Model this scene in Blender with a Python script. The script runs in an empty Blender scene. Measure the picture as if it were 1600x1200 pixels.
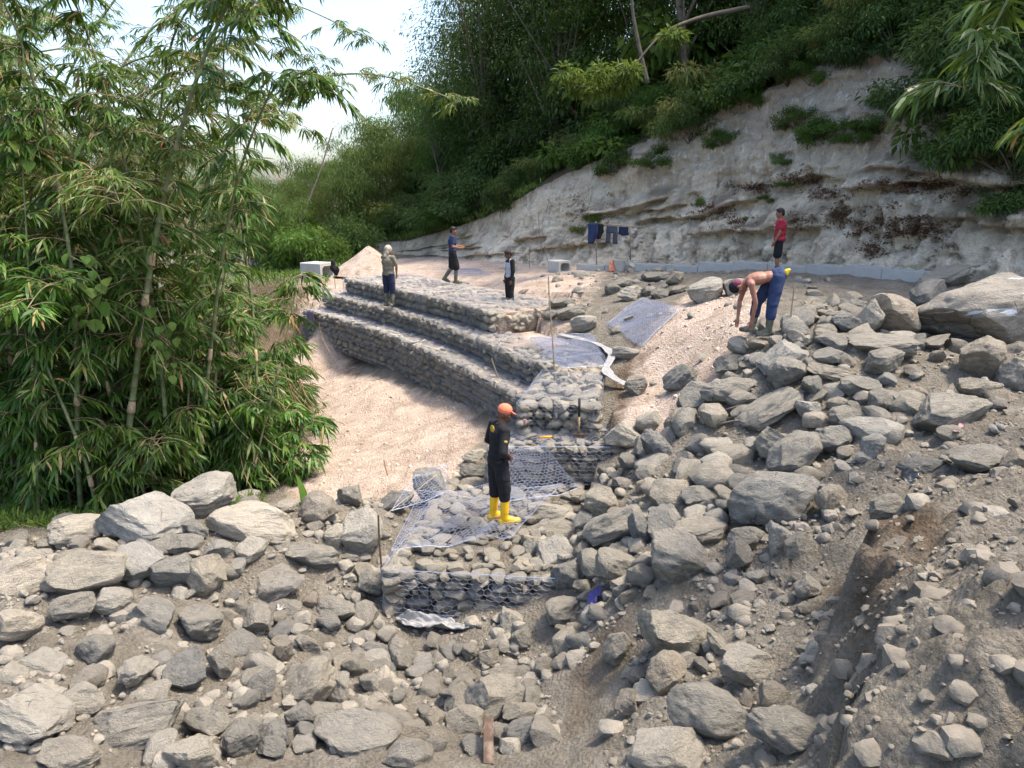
import bpy, bmesh, math, random
import numpy as np
from mathutils import Vector, Matrix, Quaternion

SEED = 7
random.seed(SEED); rng = np.random.default_rng(SEED)
scene = bpy.context.scene
col = scene.collection
R = math.radians

# ------------------------------------------------------------------ camera
EYE = Vector((0, 0, 5.0)); PITCH = R(14.16); FPX = 1165.0
cam_d = bpy.data.cameras.new('camera'); cam = bpy.data.objects.new('camera', cam_d); col.objects.link(cam)
cam.location = EYE; cam.rotation_euler = (R(90) - PITCH, 0, 0)
cam_d.sensor_fit = 'HORIZONTAL'; cam_d.sensor_width = 36.0; cam_d.lens = 36.0 * FPX / 1600.0
cam_d.clip_start = 0.05; cam_d.clip_end = 2000
scene.camera = cam

# ------------------------------------------------------------------ sky, sun, exposure
SUN_EL = R(65); SUN_AZ = R(86)                     # azimuth from +Y towards +X: over the hill on the right
SUN = Vector((math.sin(SUN_AZ) * math.cos(SUN_EL), math.cos(SUN_AZ) * math.cos(SUN_EL), math.sin(SUN_EL)))
world = bpy.data.worlds.new('World'); scene.world = world; world.use_nodes = True
wn = world.node_tree.nodes; wl = world.node_tree.links
bg = wn['Background']; bg.inputs['Strength'].default_value = 0.15
sky = wn.new('ShaderNodeTexSky'); sky.sky_type = 'NISHITA'; sky.sun_disc = False
sky.sun_elevation = SUN_EL; sky.sun_rotation = SUN_AZ
sky.altitude = 50; sky.air_density = 1.0; sky.dust_density = 3.5; sky.ozone_density = 1.0
wl.new(sky.outputs['Color'], bg.inputs['Color'])
sun_d = bpy.data.lights.new('sun', 'SUN'); sun_d.energy = 2.0; sun_d.angle = R(8); sun_d.color = (1.0, 0.91, 0.77)
sun_o = bpy.data.objects.new('sun', sun_d); col.objects.link(sun_o)
sun_o.rotation_euler = SUN.to_track_quat('Z', 'Y').to_euler()
vs = scene.view_settings
vs.view_transform = 'Standard'; vs.look = 'None'; vs.gamma = 1.0; vs.use_curve_mapping = False
vs.exposure = 1.6
scene.render.engine = 'CYCLES'
cy = scene.cycles
cy.max_bounces = 6; cy.diffuse_bounces = 3; cy.glossy_bounces = 2; cy.transmission_bounces = 4
cy.transparent_max_bounces = 4; cy.caustics_reflective = False; cy.caustics_refractive = False
cy.use_denoising = True; cy.sample_clamp_indirect = 6

# ------------------------------------------------------------------ small maths
cP, sP = math.cos(PITCH), math.sin(PITCH)
def ray(px, py):
    dx = (px - 800.0) / FPX; dy = (600.0 - py) / FPX
    return Vector((dx, cP + dy * sP, -sP + dy * cP))
def at_z(px, py, z):                                # point at height z (world)
    d = ray(px, py); k = (z - EYE.z) / d.z
    return EYE + d * k
def at_d(px, py, D):                                # point at horizontal distance D (world y)
    d = ray(px, py); return EYE + d * (D / d.y)
def px_size(p):                                     # metres for one photo pixel at a point
    v = p - EYE
    return (v.y * cP - v.z * sP) / FPX

def _hash(ix, iy, iz, seed):
    n = (ix.astype(np.int64) * 374761393 + iy.astype(np.int64) * 668265263 + iz.astype(np.int64) * 2147483647 + seed * 1274126177) & 0xffffffff
    n = ((n ^ (n >> 13)) * 1274126177) & 0xffffffff
    n = (n ^ (n >> 16)) & 0xffffff
    return n.astype(np.float64) / 0xffffff * 2 - 1
def vnoise(p, seed=0):                              # value noise, p (N,3) -> -1..1
    p = np.asarray(p, float); i = np.floor(p).astype(np.int64); f = p - i
    u = f * f * f * (f * (f * 6 - 15) + 10)
    o = 0
    for dx in (0, 1):
        wx = u[:, 0] if dx else 1 - u[:, 0]
        for dy in (0, 1):
            wy = u[:, 1] if dy else 1 - u[:, 1]
            for dz in (0, 1):
                wz = u[:, 2] if dz else 1 - u[:, 2]
                o = o + wx * wy * wz * _hash(i[:, 0] + dx, i[:, 1] + dy, i[:, 2] + dz, seed)
    return o
def fbm(p, oct=4, seed=0, gain=0.5):
    p = np.asarray(p, float); a = 1.0; s = 0; n = 0
    for k in range(oct):
        s = s + a * vnoise(p * (2.03 ** k) + 17.3 * k, seed + k); n += a; a *= gain
    return s / n
def sstep(a, b, x):
    t = np.clip((np.asarray(x, float) - a) / (b - a), 0, 1); return t * t * (3 - 2 * t)
def unit(v):
    return v / np.maximum(np.linalg.norm(v, axis=-1, keepdims=True), 1e-9)

# ------------------------------------------------------------------ objects and tags
def tag(o, label=None, cat=None, group=None, kind=None):
    if label: o['label'] = label
    if cat: o['category'] = cat
    if group: o['group'] = group
    if kind: o['kind'] = kind
    return o
def mesh_np(name, V, F, smooth=True, sharp=None):
    """mesh from numpy arrays; F (M,3) or (M,4) or list of such arrays"""
    me = bpy.data.meshes.new(name)
    V = np.ascontiguousarray(V, np.float32)
    Fs = F if isinstance(F, (list, tuple)) else [F]
    Fs = [np.asarray(f, np.int32) for f in Fs if len(f)]
    tot = np.concatenate([np.full(len(f), f.shape[1], np.int32) for f in Fs])
    loops = np.concatenate([f.ravel() for f in Fs])
    me.vertices.add(len(V)); me.vertices.foreach_set('co', V.ravel())
    me.loops.add(len(loops)); me.loops.foreach_set('vertex_index', loops)
    st = np.zeros(len(tot), np.int32); st[1:] = np.cumsum(tot)[:-1]
    me.polygons.add(len(tot)); me.polygons.foreach_set('loop_start', st); me.polygons.foreach_set('loop_total', tot)
    me.polygons.foreach_set('use_smooth', np.full(len(tot), bool(smooth)))
    me.update(calc_edges=True)
    if sharp is not None: me.set_sharp_from_angle(angle=R(sharp))
    return me
def obj(name, me, mat=None, parent=None, loc=None):
    o = bpy.data.objects.new(name, me); col.objects.link(o)
    if mat is not None and me is not None and not me.materials: me.materials.append(mat)
    if parent is not None: o.parent = parent
    if loc is not None: o.location = loc
    return o
def empty(name, loc=(0, 0, 0), rz=0.0):
    o = bpy.data.objects.new(name, None); o.empty_display_size = 0.2; col.objects.link(o)
    o.location = loc; o.rotation_euler = (0, 0, rz); return o
def vattr(me, name, arr):                           # float attribute per vertex
    a = me.attributes.new(name, 'FLOAT', 'POINT'); a.data.foreach_set('value', np.asarray(arr, np.float32))
def copy_tree(o, parent=None):
    c = o.copy(); col.objects.link(c); c.parent = parent
    for ch in o.children: copy_tree(ch, c)
    return c

class MB:                                           # collects simple shapes into one mesh
    def __init__(s): s.V = []; s.F3 = []; s.F4 = []; s.n = 0
    def add(s, V, F):
        V = np.asarray(V, float); F = np.asarray(F, int)
        s.V.append(V); (s.F3 if F.shape[1] == 3 else s.F4).append(F + s.n); s.n += len(V)
    def tube(s, pts, rad, n=6, cap=True):
        pts = np.asarray(pts, float); m = len(pts)
        rad = np.full(m, rad) if np.isscalar(rad) else np.asarray(rad, float)
        T = np.gradient(pts, axis=0); T = unit(T)
        up = np.array([0, 0, 1.0]) if abs(T[0, 2]) < 0.9 else np.array([1.0, 0, 0])
        V = []
        a0 = np.cross(T[0], up); a0 /= np.linalg.norm(a0)
        ang = np.linspace(0, 2 * math.pi, n, endpoint=False)
        for i in range(m):
            a0 = a0 - T[i] * a0.dot(T[i]); a0 /= max(np.linalg.norm(a0), 1e-9); b = np.cross(T[i], a0)
            V.append(pts[i] + rad[i] * (np.cos(ang)[:, None] * a0 + np.sin(ang)[:, None] * b))
        V = np.concatenate(V)
        F = [[i * n + k, i * n + (k + 1) % n, (i + 1) * n + (k + 1) % n, (i + 1) * n + k] for i in range(m - 1) for k in range(n)]
        if cap:
            V = np.concatenate([V, pts[:1], pts[-1:]]); c0 = m * n; c1 = c0 + 1
            base = s.n
            s.add(V, F)
            s.F3.append(np.array([[c0, (k + 1) % n, k] for k in range(n)] + [[c1, (m - 1) * n + k, (m - 1) * n + (k + 1) % n] for k in range(n)]) + base)
        else: s.add(V, F)
        return s
    def box(s, c, size, M=None):
        x, y, z = [q / 2 for q in size]
        V = np.array([[-x, -y, -z], [x, -y, -z], [x, y, -z], [-x, y, -z], [-x, -y, z], [x, -y, z], [x, y, z], [-x, y, z]])
        if M is not None: V = V @ np.array(M).T
        V = V + np.asarray(c, float)
        s.add(V, [[0, 3, 2, 1], [4, 5, 6, 7], [0, 1, 5, 4], [1, 2, 6, 5], [2, 3, 7, 6], [3, 0, 4, 7]]); return s
    def build(s, name, mat=None, parent=None, smooth=False, sharp=None, loc=None):
        me = mesh_np(name, np.concatenate(s.V), [f for f in ([np.concatenate(s.F4)] if s.F4 else []) + ([np.concatenate(s.F3)] if s.F3 else [])], smooth, sharp)
        return obj(name, me, mat, parent, loc)
    def mesh(s, name, smooth=False, sharp=None):
        return mesh_np(name, np.concatenate(s.V), [f for f in ([np.concatenate(s.F4)] if s.F4 else []) + ([np.concatenate(s.F3)] if s.F3 else [])], smooth, sharp)

# ------------------------------------------------------------------ materials
class NT:
    def __init__(s, name):
        s.m = bpy.data.materials.new(name); s.m.use_nodes = True; s.t = s.m.node_tree
        s.b = s.t.nodes['Principled BSDF']; s.out = s.t.nodes['Material Output']
    def n(s, typ, **kw):
        x = s.t.nodes.new(typ)
        for k, v in kw.items(): setattr(x, k, v)
        return x
    def l(s, a, b): s.t.links.new(a, b)
    def val(s, sock, v):
        if hasattr(v, 'is_output') or isinstance(v, bpy.types.NodeSocket): s.l(v, sock)
        else: sock.default_value = v
    def coord(s, kind='Object', scale=(1, 1, 1)):
        tc = s.n('ShaderNodeTexCoord'); mp = s.n('ShaderNodeMapping'); mp.inputs['Scale'].default_value = scale
        s.l(tc.outputs[kind], mp.inputs['Vector']); return mp.outputs['Vector']
    def world(s, scale=(1, 1, 1)):
        g = s.n('ShaderNodeNewGeometry'); mp = s.n('ShaderNodeMapping'); mp.inputs['Scale'].default_value = scale
        s.l(g.outputs['Position'], mp.inputs['Vector']); return mp.outputs['Vector']
    def noise(s, vec, scale, detail=4, rough=0.55, dist=0.0):
        x = s.n('ShaderNodeTexNoise'); x.inputs['Scale'].default_value = scale; x.inputs['Detail'].default_value = detail
        x.inputs['Roughness'].default_value = rough; x.inputs['Distortion'].default_value = dist
        s.l(vec, x.inputs['Vector']); return x.outputs['Fac']
    def voro(s, vec, scale, feature='F1', out='Distance'):
        x = s.n('ShaderNodeTexVoronoi', feature=feature); x.inputs['Scale'].default_value = scale
        s.l(vec, x.inputs['Vector']); return x.outputs[out]
    def ramp(s, fac, stops):
        x = s.n('ShaderNodeValToRGB'); e = x.color_ramp.elements
        while len(e) > 1: e.remove(e[-1])
        e[0].position = stops[0][0]; e[0].color = (*stops[0][1], 1) if len(stops[0][1]) == 3 else stops[0][1]
        for p, c in stops[1:]:
            q = e.new(p); q.color = (*c, 1) if len(c) == 3 else c
        s.l(fac, x.inputs['Fac']); return x.outputs['Color']
    def mix(s, fac, a, b, mode='MIX'):
        x = s.n('ShaderNodeMix', data_type='RGBA', blend_type=mode)
        s.val(x.inputs[0], fac); s.val(x.inputs[6], a if not isinstance(a, tuple) or len(a) == 4 else (*a, 1)); s.val(x.inputs[7], b if not isinstance(b, tuple) or len(b) == 4 else (*b, 1))
        return x.outputs[2]
    def math(s, op, a, b=0.0, clamp=False):
        x = s.n('ShaderNodeMath', operation=op, use_clamp=clamp); s.val(x.inputs[0], a); s.val(x.inputs[1], b); return x.outputs[0]
    def rng(s, v, a, b, c=0.0, d=1.0):
        x = s.n('ShaderNodeMapRange'); s.val(x.inputs[0], v)
        for i, q in enumerate((a, b, c, d)): x.inputs[i + 1].default_value = q
        return x.outputs[0]
    def attr(s, name):
        x = s.n('ShaderNodeAttribute', attribute_name=name); return x.outputs['Fac']
    def rand(s): return s.n('ShaderNodeObjectInfo').outputs['Random']
    def bump(s, h, strength=0.4, dist=0.02):
        x = s.n('ShaderNodeBump'); x.inputs['Strength'].default_value = strength; x.inputs['Distance'].default_value = dist
        s.l(h, x.inputs['Height']); s.l(x.outputs['Normal'], s.b.inputs['Normal'])
    def col(s, c): s.val(s.b.inputs['Base Color'], c if not isinstance(c, tuple) or len(c) == 4 else (*c, 1)); return s
    def rough(s, r): s.val(s.b.inputs['Roughness'], r); return s
    def spec(s, v): s.b.inputs['Specular IOR Level'].default_value = v; return s

M = {}
def rock_mat(name, tones, dust, dust_amt=0.5, kind='Object', sc=1.0):
    t = NT(name); v = t.coord(kind)
    # shift the pattern on every stone
    ad = t.n('ShaderNodeVectorMath', operation='ADD'); t.l(v, ad.inputs[0])
    cmb = t.n('ShaderNodeCombineXYZ'); rr = t.math('MULTIPLY', t.rand(), 37.0)
    for k in range(3): t.l(rr, cmb.inputs[k])
    t.l(cmb.outputs[0], ad.inputs[1]); v = ad.outputs[0]
    n1 = t.noise(v, 2.2 * sc, 6, 0.62, 0.4); n2 = t.noise(v, 9 * sc, 5, 0.65); n3 = t.noise(v, 42 * sc, 3, 0.7)
    base = t.ramp(n1, [(0.30, tones[0]), (0.5, tones[1]), (0.68, tones[2])])
    tint = t.ramp(t.rand(), [(0, (0.70, 0.74, 0.78)), (0.3, (1.02, 0.99, 0.92)), (0.6, (0.84, 0.85, 0.84)), (0.85, (1.2, 1.14, 1.02)), (1, (1.05, 0.95, 0.84))])
    base = t.mix(1.0, base, tint, 'MULTIPLY')
    # wiggly pale veins and chips
    vein = t.rng(t.voro(v, 1.7 * sc, 'DISTANCE_TO_EDGE'), 0.0, 0.018, 1.0, 0.0)
    vein = t.math('MULTIPLY', vein, t.rng(t.noise(v, 1.3 * sc, 2), 0.56, 0.66))
    base = t.mix(t.math('MULTIPLY', vein, 0.5), base, (0.5, 0.5, 0.49))
    crack = t.rng(t.voro(t.coord(kind, (1.0, 1.0, 1.9)), 1.25 * sc, 'DISTANCE_TO_EDGE'), 0.0, 0.012, 1.0, 0.0)
    crack = t.math('MULTIPLY', crack, t.rng(t.noise(v, 1.9 * sc, 3), 0.5, 0.6))
    base = t.mix(t.math('MULTIPLY', crack, 0.75), base, (0.06, 0.055, 0.045))
    lay = t.noise(t.coord(kind, (1.0, 1.0, 2.1)), 3.1 * sc, 6, 0.7, 0.9)
    base = t.mix(0.55, base, t.ramp(lay, [(0.35, (0.72, 0.72, 0.72)), (0.65, (1.2, 1.19, 1.16))]), 'MULTIPLY')
    # dust lying in patches
    g = t.n('ShaderNodeNewGeometry'); sx = t.n('ShaderNodeSeparateXYZ'); t.l(g.outputs['Normal'], sx.inputs[0])
    d = t.math('ADD', t.math('MULTIPLY', sx.outputs['Z'], 0.22), t.noise(v, 4.5 * sc, 5, 0.7))
    d = t.math('MULTIPLY', t.rng(d, 0.46, 0.74), dust_amt)
    base = t.mix(d, base, dust)
    base = t.mix(0.45, base, t.ramp(n3, [(0.3, (0.62, 0.62, 0.62)), (0.7, (1.25, 1.25, 1.25))]), 'MULTIPLY')
    t.col(base); t.rough(0.88); t.spec(0.25)
    h = t.math('ADD', t.math('ADD', t.math('MULTIPLY', n2, 0.8), t.math('MULTIPLY', n3, 0.35)), t.math('ADD', t.math('MULTIPLY', lay, 0.6), t.math('MULTIPLY', crack, -0.4)))
    t.bump(h, 0.9, 0.075 / sc); M[name] = t.m
rock_mat('rock', [(0.204, 0.202, 0.188), (0.316, 0.303, 0.269), (0.428, 0.402, 0.348)], (0.367, 0.320, 0.254), 0.55)
rock_mat('rock_pale', [(0.31, 0.30, 0.275), (0.42, 0.40, 0.355), (0.53, 0.505, 0.45)], (0.47, 0.415, 0.34), 0.5)
rock_mat('rock_blue', [(0.163, 0.172, 0.175), (0.260, 0.264, 0.254), (0.357, 0.350, 0.322)], (0.357, 0.310, 0.245), 0.5)
rock_mat('rock_brown', [(0.23, 0.20, 0.17), (0.33, 0.295, 0.25), (0.42, 0.385, 0.335)], (0.37, 0.325, 0.26), 0.55)
rock_mat('gab_stone', [(0.204, 0.202, 0.188), (0.337, 0.315, 0.269), (0.459, 0.424, 0.353)], (0.449, 0.389, 0.301), 0.45, sc=2.0)
rock_mat('gab_stone_tan', [(0.30, 0.275, 0.235), (0.43, 0.395, 0.33), (0.54, 0.50, 0.43)], (0.55, 0.49, 0.40), 0.5, sc=2.0)
rock_mat('pebble', [(0.194, 0.185, 0.169), (0.286, 0.266, 0.231), (0.388, 0.360, 0.306)], (0.337, 0.291, 0.226), 0.7, sc=3.0)

def soil_mat():
    t = NT('soil'); v = t.world()
    sand = t.attr('sand'); brown = t.attr('brown')
    n0 = t.noise(v, 0.55, 4, 0.6); n1 = t.noise(v, 3.0, 6, 0.65, 0.3); n2 = t.noise(v, 16, 6, 0.7); n3 = t.noise(v, 70, 4, 0.75)
    c_s = t.ramp(n1, [(0.28, (0.17, 0.148, 0.116)), (0.5, (0.25, 0.222, 0.178)), (0.72, (0.33, 0.298, 0.245))])
    c_d = t.ramp(n1, [(0.3, (0.46, 0.36, 0.275)), (0.5, (0.60, 0.475, 0.385)), (0.7, (0.68, 0.565, 0.47))])
    c_d = t.mix(1.0, c_d, t.ramp(t.noise(v, 1.1, 5, 0.6, 0.8), [(0.34, (0.80, 0.77, 0.74)), (0.5, (1, 1, 1)), (0.66, (1.07, 1.06, 1.05))]), 'MULTIPLY')
    c_b = t.ramp(n1, [(0.3, (0.10, 0.072, 0.048)), (0.6, (0.185, 0.138, 0.096)), (0.75, (0.25, 0.195, 0.14))])
    br = t.math('ADD', brown, t.math('MULTIPLY', t.math('SUBTRACT', n0, 0.5), 0.7))
    sd = t.math('ADD', sand, t.math('MULTIPLY', t.math('SUBTRACT', n1, 0.5), 0.9))
    c = t.mix(t.rng(br, 0.35, 0.65), c_s, c_b)
    c = t.mix(t.rng(sd, 0.3, 0.7), c, c_d)
    c = t.mix(0.75, c, t.ramp(n2, [(0.28, (0.66, 0.64, 0.62)), (0.5, (1, 1, 1)), (0.72, (1.22, 1.2, 1.18))]), 'MULTIPLY')
    c = t.mix(0.6, c, t.ramp(n3, [(0.3, (0.62, 0.62, 0.62)), (0.7, (1.3, 1.3, 1.3))]), 'MULTIPLY')
    t.col(c); t.rough(0.95); t.spec(0.15)
    clod = t.rng(t.voro(v, 26), 0.0, 0.7, 1.0, 0.0)
    h = t.math('ADD', t.math('ADD', t.math('MULTIPLY', n2, 0.9), t.math('MULTIPLY', n3, 0.35)), t.math('MULTIPLY', clod, 0.35))
    t.bump(h, 1.0, 0.09); M['soil'] = t.m
soil_mat()

def cliff_mat():
    t = NT('cliff'); v = t.world(); vs_ = t.world((1.0, 1.0, 0.28)); vh = t.world((0.5, 0.5, 3.2))
    n1 = t.noise(v, 0.8, 6, 0.62, 0.5); st = t.noise(vs_, 2.4, 6, 0.68, 0.6); lay = t.noise(vh, 1.1, 4, 0.6); n3 = t.noise(v, 22, 5, 0.72)
    c = t.ramp(n1, [(0.30, (0.42, 0.335, 0.24)), (0.44, (0.64, 0.54, 0.395)), (0.56, (0.76, 0.655, 0.49)), (0.70, (0.84, 0.76, 0.60))])
    c = t.mix(t.rng(st, 0.50, 0.66, 0.0, 0.75), c, (0.30, 0.24, 0.20))
    c = t.mix(t.rng(st, 0.46, 0.30, 0.0, 0.55), c, (0.76, 0.71, 0.62))
    c = t.mix(t.rng(lay, 0.54, 0.64, 0.0, 0.4), c, (0.40, 0.32, 0.225))
    g = t.n('ShaderNodeNewGeometry'); sx = t.n('ShaderNodeSeparateXYZ'); t.l(g.outputs['Position'], sx.inputs[0])
    top = t.rng(t.math('ADD', sx.outputs['Z'], t.math('MULTIPLY', n1, 4.0)), 6.6, 9.0)      # grey weathered upper layer
    c = t.mix(t.math('MULTIPLY', top, 0.6), c, (0.40, 0.345, 0.29))
    c = t.mix(t.rng(t.noise(v, 3.4, 6, 0.75, 0.8), 0.55, 0.63, 0.0, 0.6), c, (0.26, 0.205, 0.155))
    c = t.mix(t.rng(t.noise(vs_, 5.5, 5, 0.7, 0.4), 0.56, 0.64, 0.0, 0.7), c, (0.82, 0.77, 0.66))
    c = t.mix(t.attr('dirt'), c, (0.20, 0.165, 0.125))
    c = t.mix(0.6, c, t.ramp(n3, [(0.3, (0.66, 0.65, 0.63)), (0.7, (1.22, 1.22, 1.22))]), 'MULTIPLY')
    t.col(c); t.rough(0.95); t.spec(0.12)
    h = t.math('ADD', t.math('MULTIPLY', st, 0.8), t.math('MULTIPLY', n3, 0.35))
    t.bump(h, 1.0, 0.2); M['cliff'] = t.m
cliff_mat()

def leaf_mat(name, stops, trans=0.3, rough=0.55, spec=0.2):
    t = NT(name); a = t.attr('tint')
    c = t.ramp(a, stops)
    hv = t.n('ShaderNodeHueSaturation'); t.l(c, hv.inputs['Color']); hv.inputs['Hue'].default_value = 0.5
    t.l(t.rng(t.rand(), 0, 1, 0.82, 1.15), hv.inputs['Value']); t.l(t.rng(t.rand(), 0, 1, 0.485, 0.512), hv.inputs['Hue'])
    t.col(hv.outputs['Color']); t.rough(rough); t.spec(spec)
    tr = t.n('ShaderNodeBsdfTranslucent'); t.l(t.mix(0.5, hv.outputs['Color'], (0.16, 0.20, 0.02), 'ADD'), tr.inputs['Color'])
    mx = t.n('ShaderNodeMixShader'); mx.inputs[0].default_value = trans
    t.l(t.b.outputs[0], mx.inputs[1]); t.l(tr.outputs[0], mx.inputs[2]); t.l(mx.outputs[0], t.out.inputs['Surface']); M[name] = t.m
leaf_mat('bamboo_leaf', [(0.0, (0.02, 0.055, 0.010)), (0.35, (0.05, 0.12, 0.016)), (0.62, (0.105, 0.19, 0.026)), (0.82, (0.20, 0.215, 0.075)), (0.93, (0.34, 0.27, 0.13)), (1.0, (0.30, 0.12, 0.05))], 0.24, 0.45, 0.3)
leaf_mat('grove_leaf', [(0.0, (0.035, 0.078, 0.02)), (0.4, (0.078, 0.135, 0.03)), (0.7, (0.14, 0.18, 0.045)), (1.0, (0.25, 0.225, 0.08))], 0.28)
leaf_mat('tree_leaf', [(0.0, (0.025, 0.052, 0.016)), (0.45, (0.046, 0.088, 0.022)), (0.8, (0.078, 0.125, 0.03)), (1.0, (0.15, 0.165, 0.05))], 0.25)
leaf_mat('bright_leaf', [(0.0, (0.045, 0.095, 0.018)), (0.5, (0.085, 0.155, 0.026)), (1.0, (0.155, 0.215, 0.045))], 0.35)
leaf_mat('grass', [(0.0, (0.05, 0.10, 0.018)), (0.5, (0.10, 0.17, 0.03)), (0.85, (0.19, 0.22, 0.06)), (1.0, (0.33, 0.28, 0.14))], 0.3)
leaf_mat('dry_leaf', [(0.0, (0.09, 0.05, 0.03)), (0.5, (0.17, 0.10, 0.065)), (1.0, (0.27, 0.185, 0.12))], 0.1)

def simple(name, c, rough=0.7, noise=0.25, sc=8.0, metal=0.0, bump=0.25, kind='Object', spec=0.4, bdist=0.01, dirt=None, dirt_amt=0.5):
    t = NT(name); v = t.coord(kind); n = t.noise(v, sc, 5, 0.6); n2 = t.noise(v, sc * 5, 3, 0.6)
    cc = t.mix(1.0, (*c, 1), t.ramp(n, [(0.3, (1 - noise,) * 3), (0.7, (1 + noise,) * 3)]), 'MULTIPLY')
    if dirt: cc = t.mix(t.rng(t.noise(v, sc * 0.5, 5, 0.7), 0.48, 0.66, 0.0, dirt_amt), cc, dirt)
    t.col(cc); t.rough(rough); t.spec(spec); t.b.inputs['Metallic'].default_value = metal
    if bump: t.bump(t.math('ADD', n, t.math('MULTIPLY', n2, 0.4)), bump, bdist)
    M[name] = t.m
simple('wire', (0.30, 0.335, 0.44), 0.42, 0.2, 20, 0.35, 0, spec=0.5)
simple('wire_far', (0.27, 0.30, 0.37), 0.5, 0.25, 3, 0.3, 0, spec=0.4)
simple('concrete', (0.45, 0.44, 0.415), 0.85, 0.12, 5, 0, 0.3, dirt=(0.36, 0.33, 0.28), dirt_amt=0.4)
simple('wood', (0.33, 0.225, 0.13), 0.75, 0.3, 14, 0, 0.4)
simple('wood_red', (0.085, 0.05, 0.034), 0.8, 0.3, 12, 0, 0.5, dirt=(0.3, 0.25, 0.19))
simple('stick', (0.30, 0.235, 0.155), 0.8, 0.3, 10, 0, 0.3)
simple('bark', (0.145, 0.12, 0.092), 0.9, 0.35, 6, 0, 0.6, bdist=0.03)
simple('branch', (0.105, 0.088, 0.07), 0.85, 0.3, 6, 0, 0.5, bdist=0.02)
simple('dry_twig', (0.33, 0.235, 0.14), 0.85, 0.3, 9, 0, 0.2)
simple('sheath', (0.44, 0.32, 0.195), 0.8, 0.3, 16, 0, 0.4)
simple('iron', (0.11, 0.075, 0.055), 0.7, 0.3, 20, 0.3, 0.2)
simple('sack_white', (0.27, 0.272, 0.275), 0.6, 0.1, 12, 0, 0.5, bdist=0.02, dirt=(0.42, 0.37, 0.30), dirt_amt=0.55)
simple('sack_orange', (0.62, 0.20, 0.10), 0.6, 0.15, 14, 0, 0.5, bdist=0.02, dirt=(0.5, 0.4, 0.3))
simple('cloth_purple', (0.07, 0.06, 0.20), 0.85, 0.2, 20, 0, 0.5, bdist=0.02)
simple('cloth_mauve', (0.15, 0.13, 0.18), 0.9, 0.15, 14, 0, 0.5, bdist=0.02)
simple('cloth_navy', (0.018, 0.026, 0.065), 0.9, 0.25, 14, 0, 0.5, bdist=0.02)
simple('cloth_blue', (0.022, 0.038, 0.10), 0.88, 0.25, 14, 0, 0.5, bdist=0.02)
simple('cloth_black', (0.010, 0.010, 0.013), 0.9, 0.3, 14, 0, 0.6, bdist=0.025)
simple('cloth_slate', (0.06, 0.07, 0.095), 0.9, 0.25, 14, 0, 0.5, bdist=0.02)
simple('cloth_red', (0.33, 0.02, 0.04), 0.85, 0.2, 14, 0, 0.5, bdist=0.02)
simple('cloth_green', (0.02, 0.17, 0.09), 0.8, 0.2, 14, 0, 0.5, bdist=0.02)
simple('cloth_olive', (0.20, 0.185, 0.145), 0.9, 0.25, 12, 0, 0.5, bdist=0.02, dirt=(0.30, 0.27, 0.21))
simple('cloth_grey', (0.42, 0.46, 0.54), 0.9, 0.12, 14, 0, 0.5, bdist=0.02)
simple('cloth_hood', (0.42, 0.385, 0.30), 0.9, 0.2, 10, 0, 0.5, bdist=0.02)
simple('cap_orange', (0.80, 0.20, 0.10), 0.8, 0.1, 20, 0, 0.2)
simple('boot_yellow', (0.80, 0.46, 0.012), 0.35, 0.06, 9, 0, 0.1, spec=0.5, dirt=(0.55, 0.36, 0.10), dirt_amt=0.5)
simple('boot_olive', (0.10, 0.105, 0.075), 0.6, 0.2, 9, 0, 0.2, dirt=(0.33, 0.30, 0.25), dirt_amt=0.8)
simple('boot_black', (0.02, 0.022, 0.022), 0.5, 0.2, 9, 0, 0.2, dirt=(0.25, 0.22, 0.18), dirt_amt=0.6)
simple('plastic_yellow', (0.80, 0.52, 0.02), 0.4, 0.1, 9, 0, 0.1)
simple('plastic_black', (0.012, 0.014, 0.018), 0.3, 0.2, 9, 0, 0.4, spec=0.6)
simple('plastic_blue', (0.08, 0.13, 0.30), 0.4, 0.2, 9, 0, 0.3)
simple('plastic_pink', (0.42, 0.24, 0.24), 0.4, 0.2, 9, 0, 0.2)
simple('plastic_orange', (0.85, 0.32, 0.02), 0.45, 0.1, 9, 0, 0.1)
simple('hair', (0.008, 0.007, 0.007), 0.6, 0.3, 60, 0, 0.6)
simple('print_white', (0.75, 0.72, 0.70), 0.8, 0.15, 30, 0, 0)
simple('print_gold', (0.42, 0.28, 0.04), 0.7, 0.3, 40, 0, 0)
simple('eye_dark', (0.01, 0.008, 0.008), 0.3, 0, 10, 0, 0)
simple('lip', (0.15, 0.06, 0.045), 0.6, 0, 10, 0, 0)
def skin(name, c):
    t = NT(name); v = t.coord('Object'); n = t.noise(v, 9, 4)
    t.col(t.mix(1.0, (*c, 1), t.ramp(n, [(0.3, (0.85,) * 3), (0.7, (1.12,) * 3)]), 'MULTIPLY')); t.rough(0.5); t.spec(0.35)
    t.b.inputs['Subsurface Weight'].default_value = 0.08; t.b.inputs['Subsurface Scale'].default_value = 0.02
    t.b.inputs['Subsurface Radius'].default_value = (1, 0.35, 0.2); M[name] = t.m
skin('skin_dark', (0.14, 0.062, 0.036)); skin('skin_mid', (0.27, 0.125, 0.075)); skin('skin_back', (0.33, 0.155, 0.105))
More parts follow.
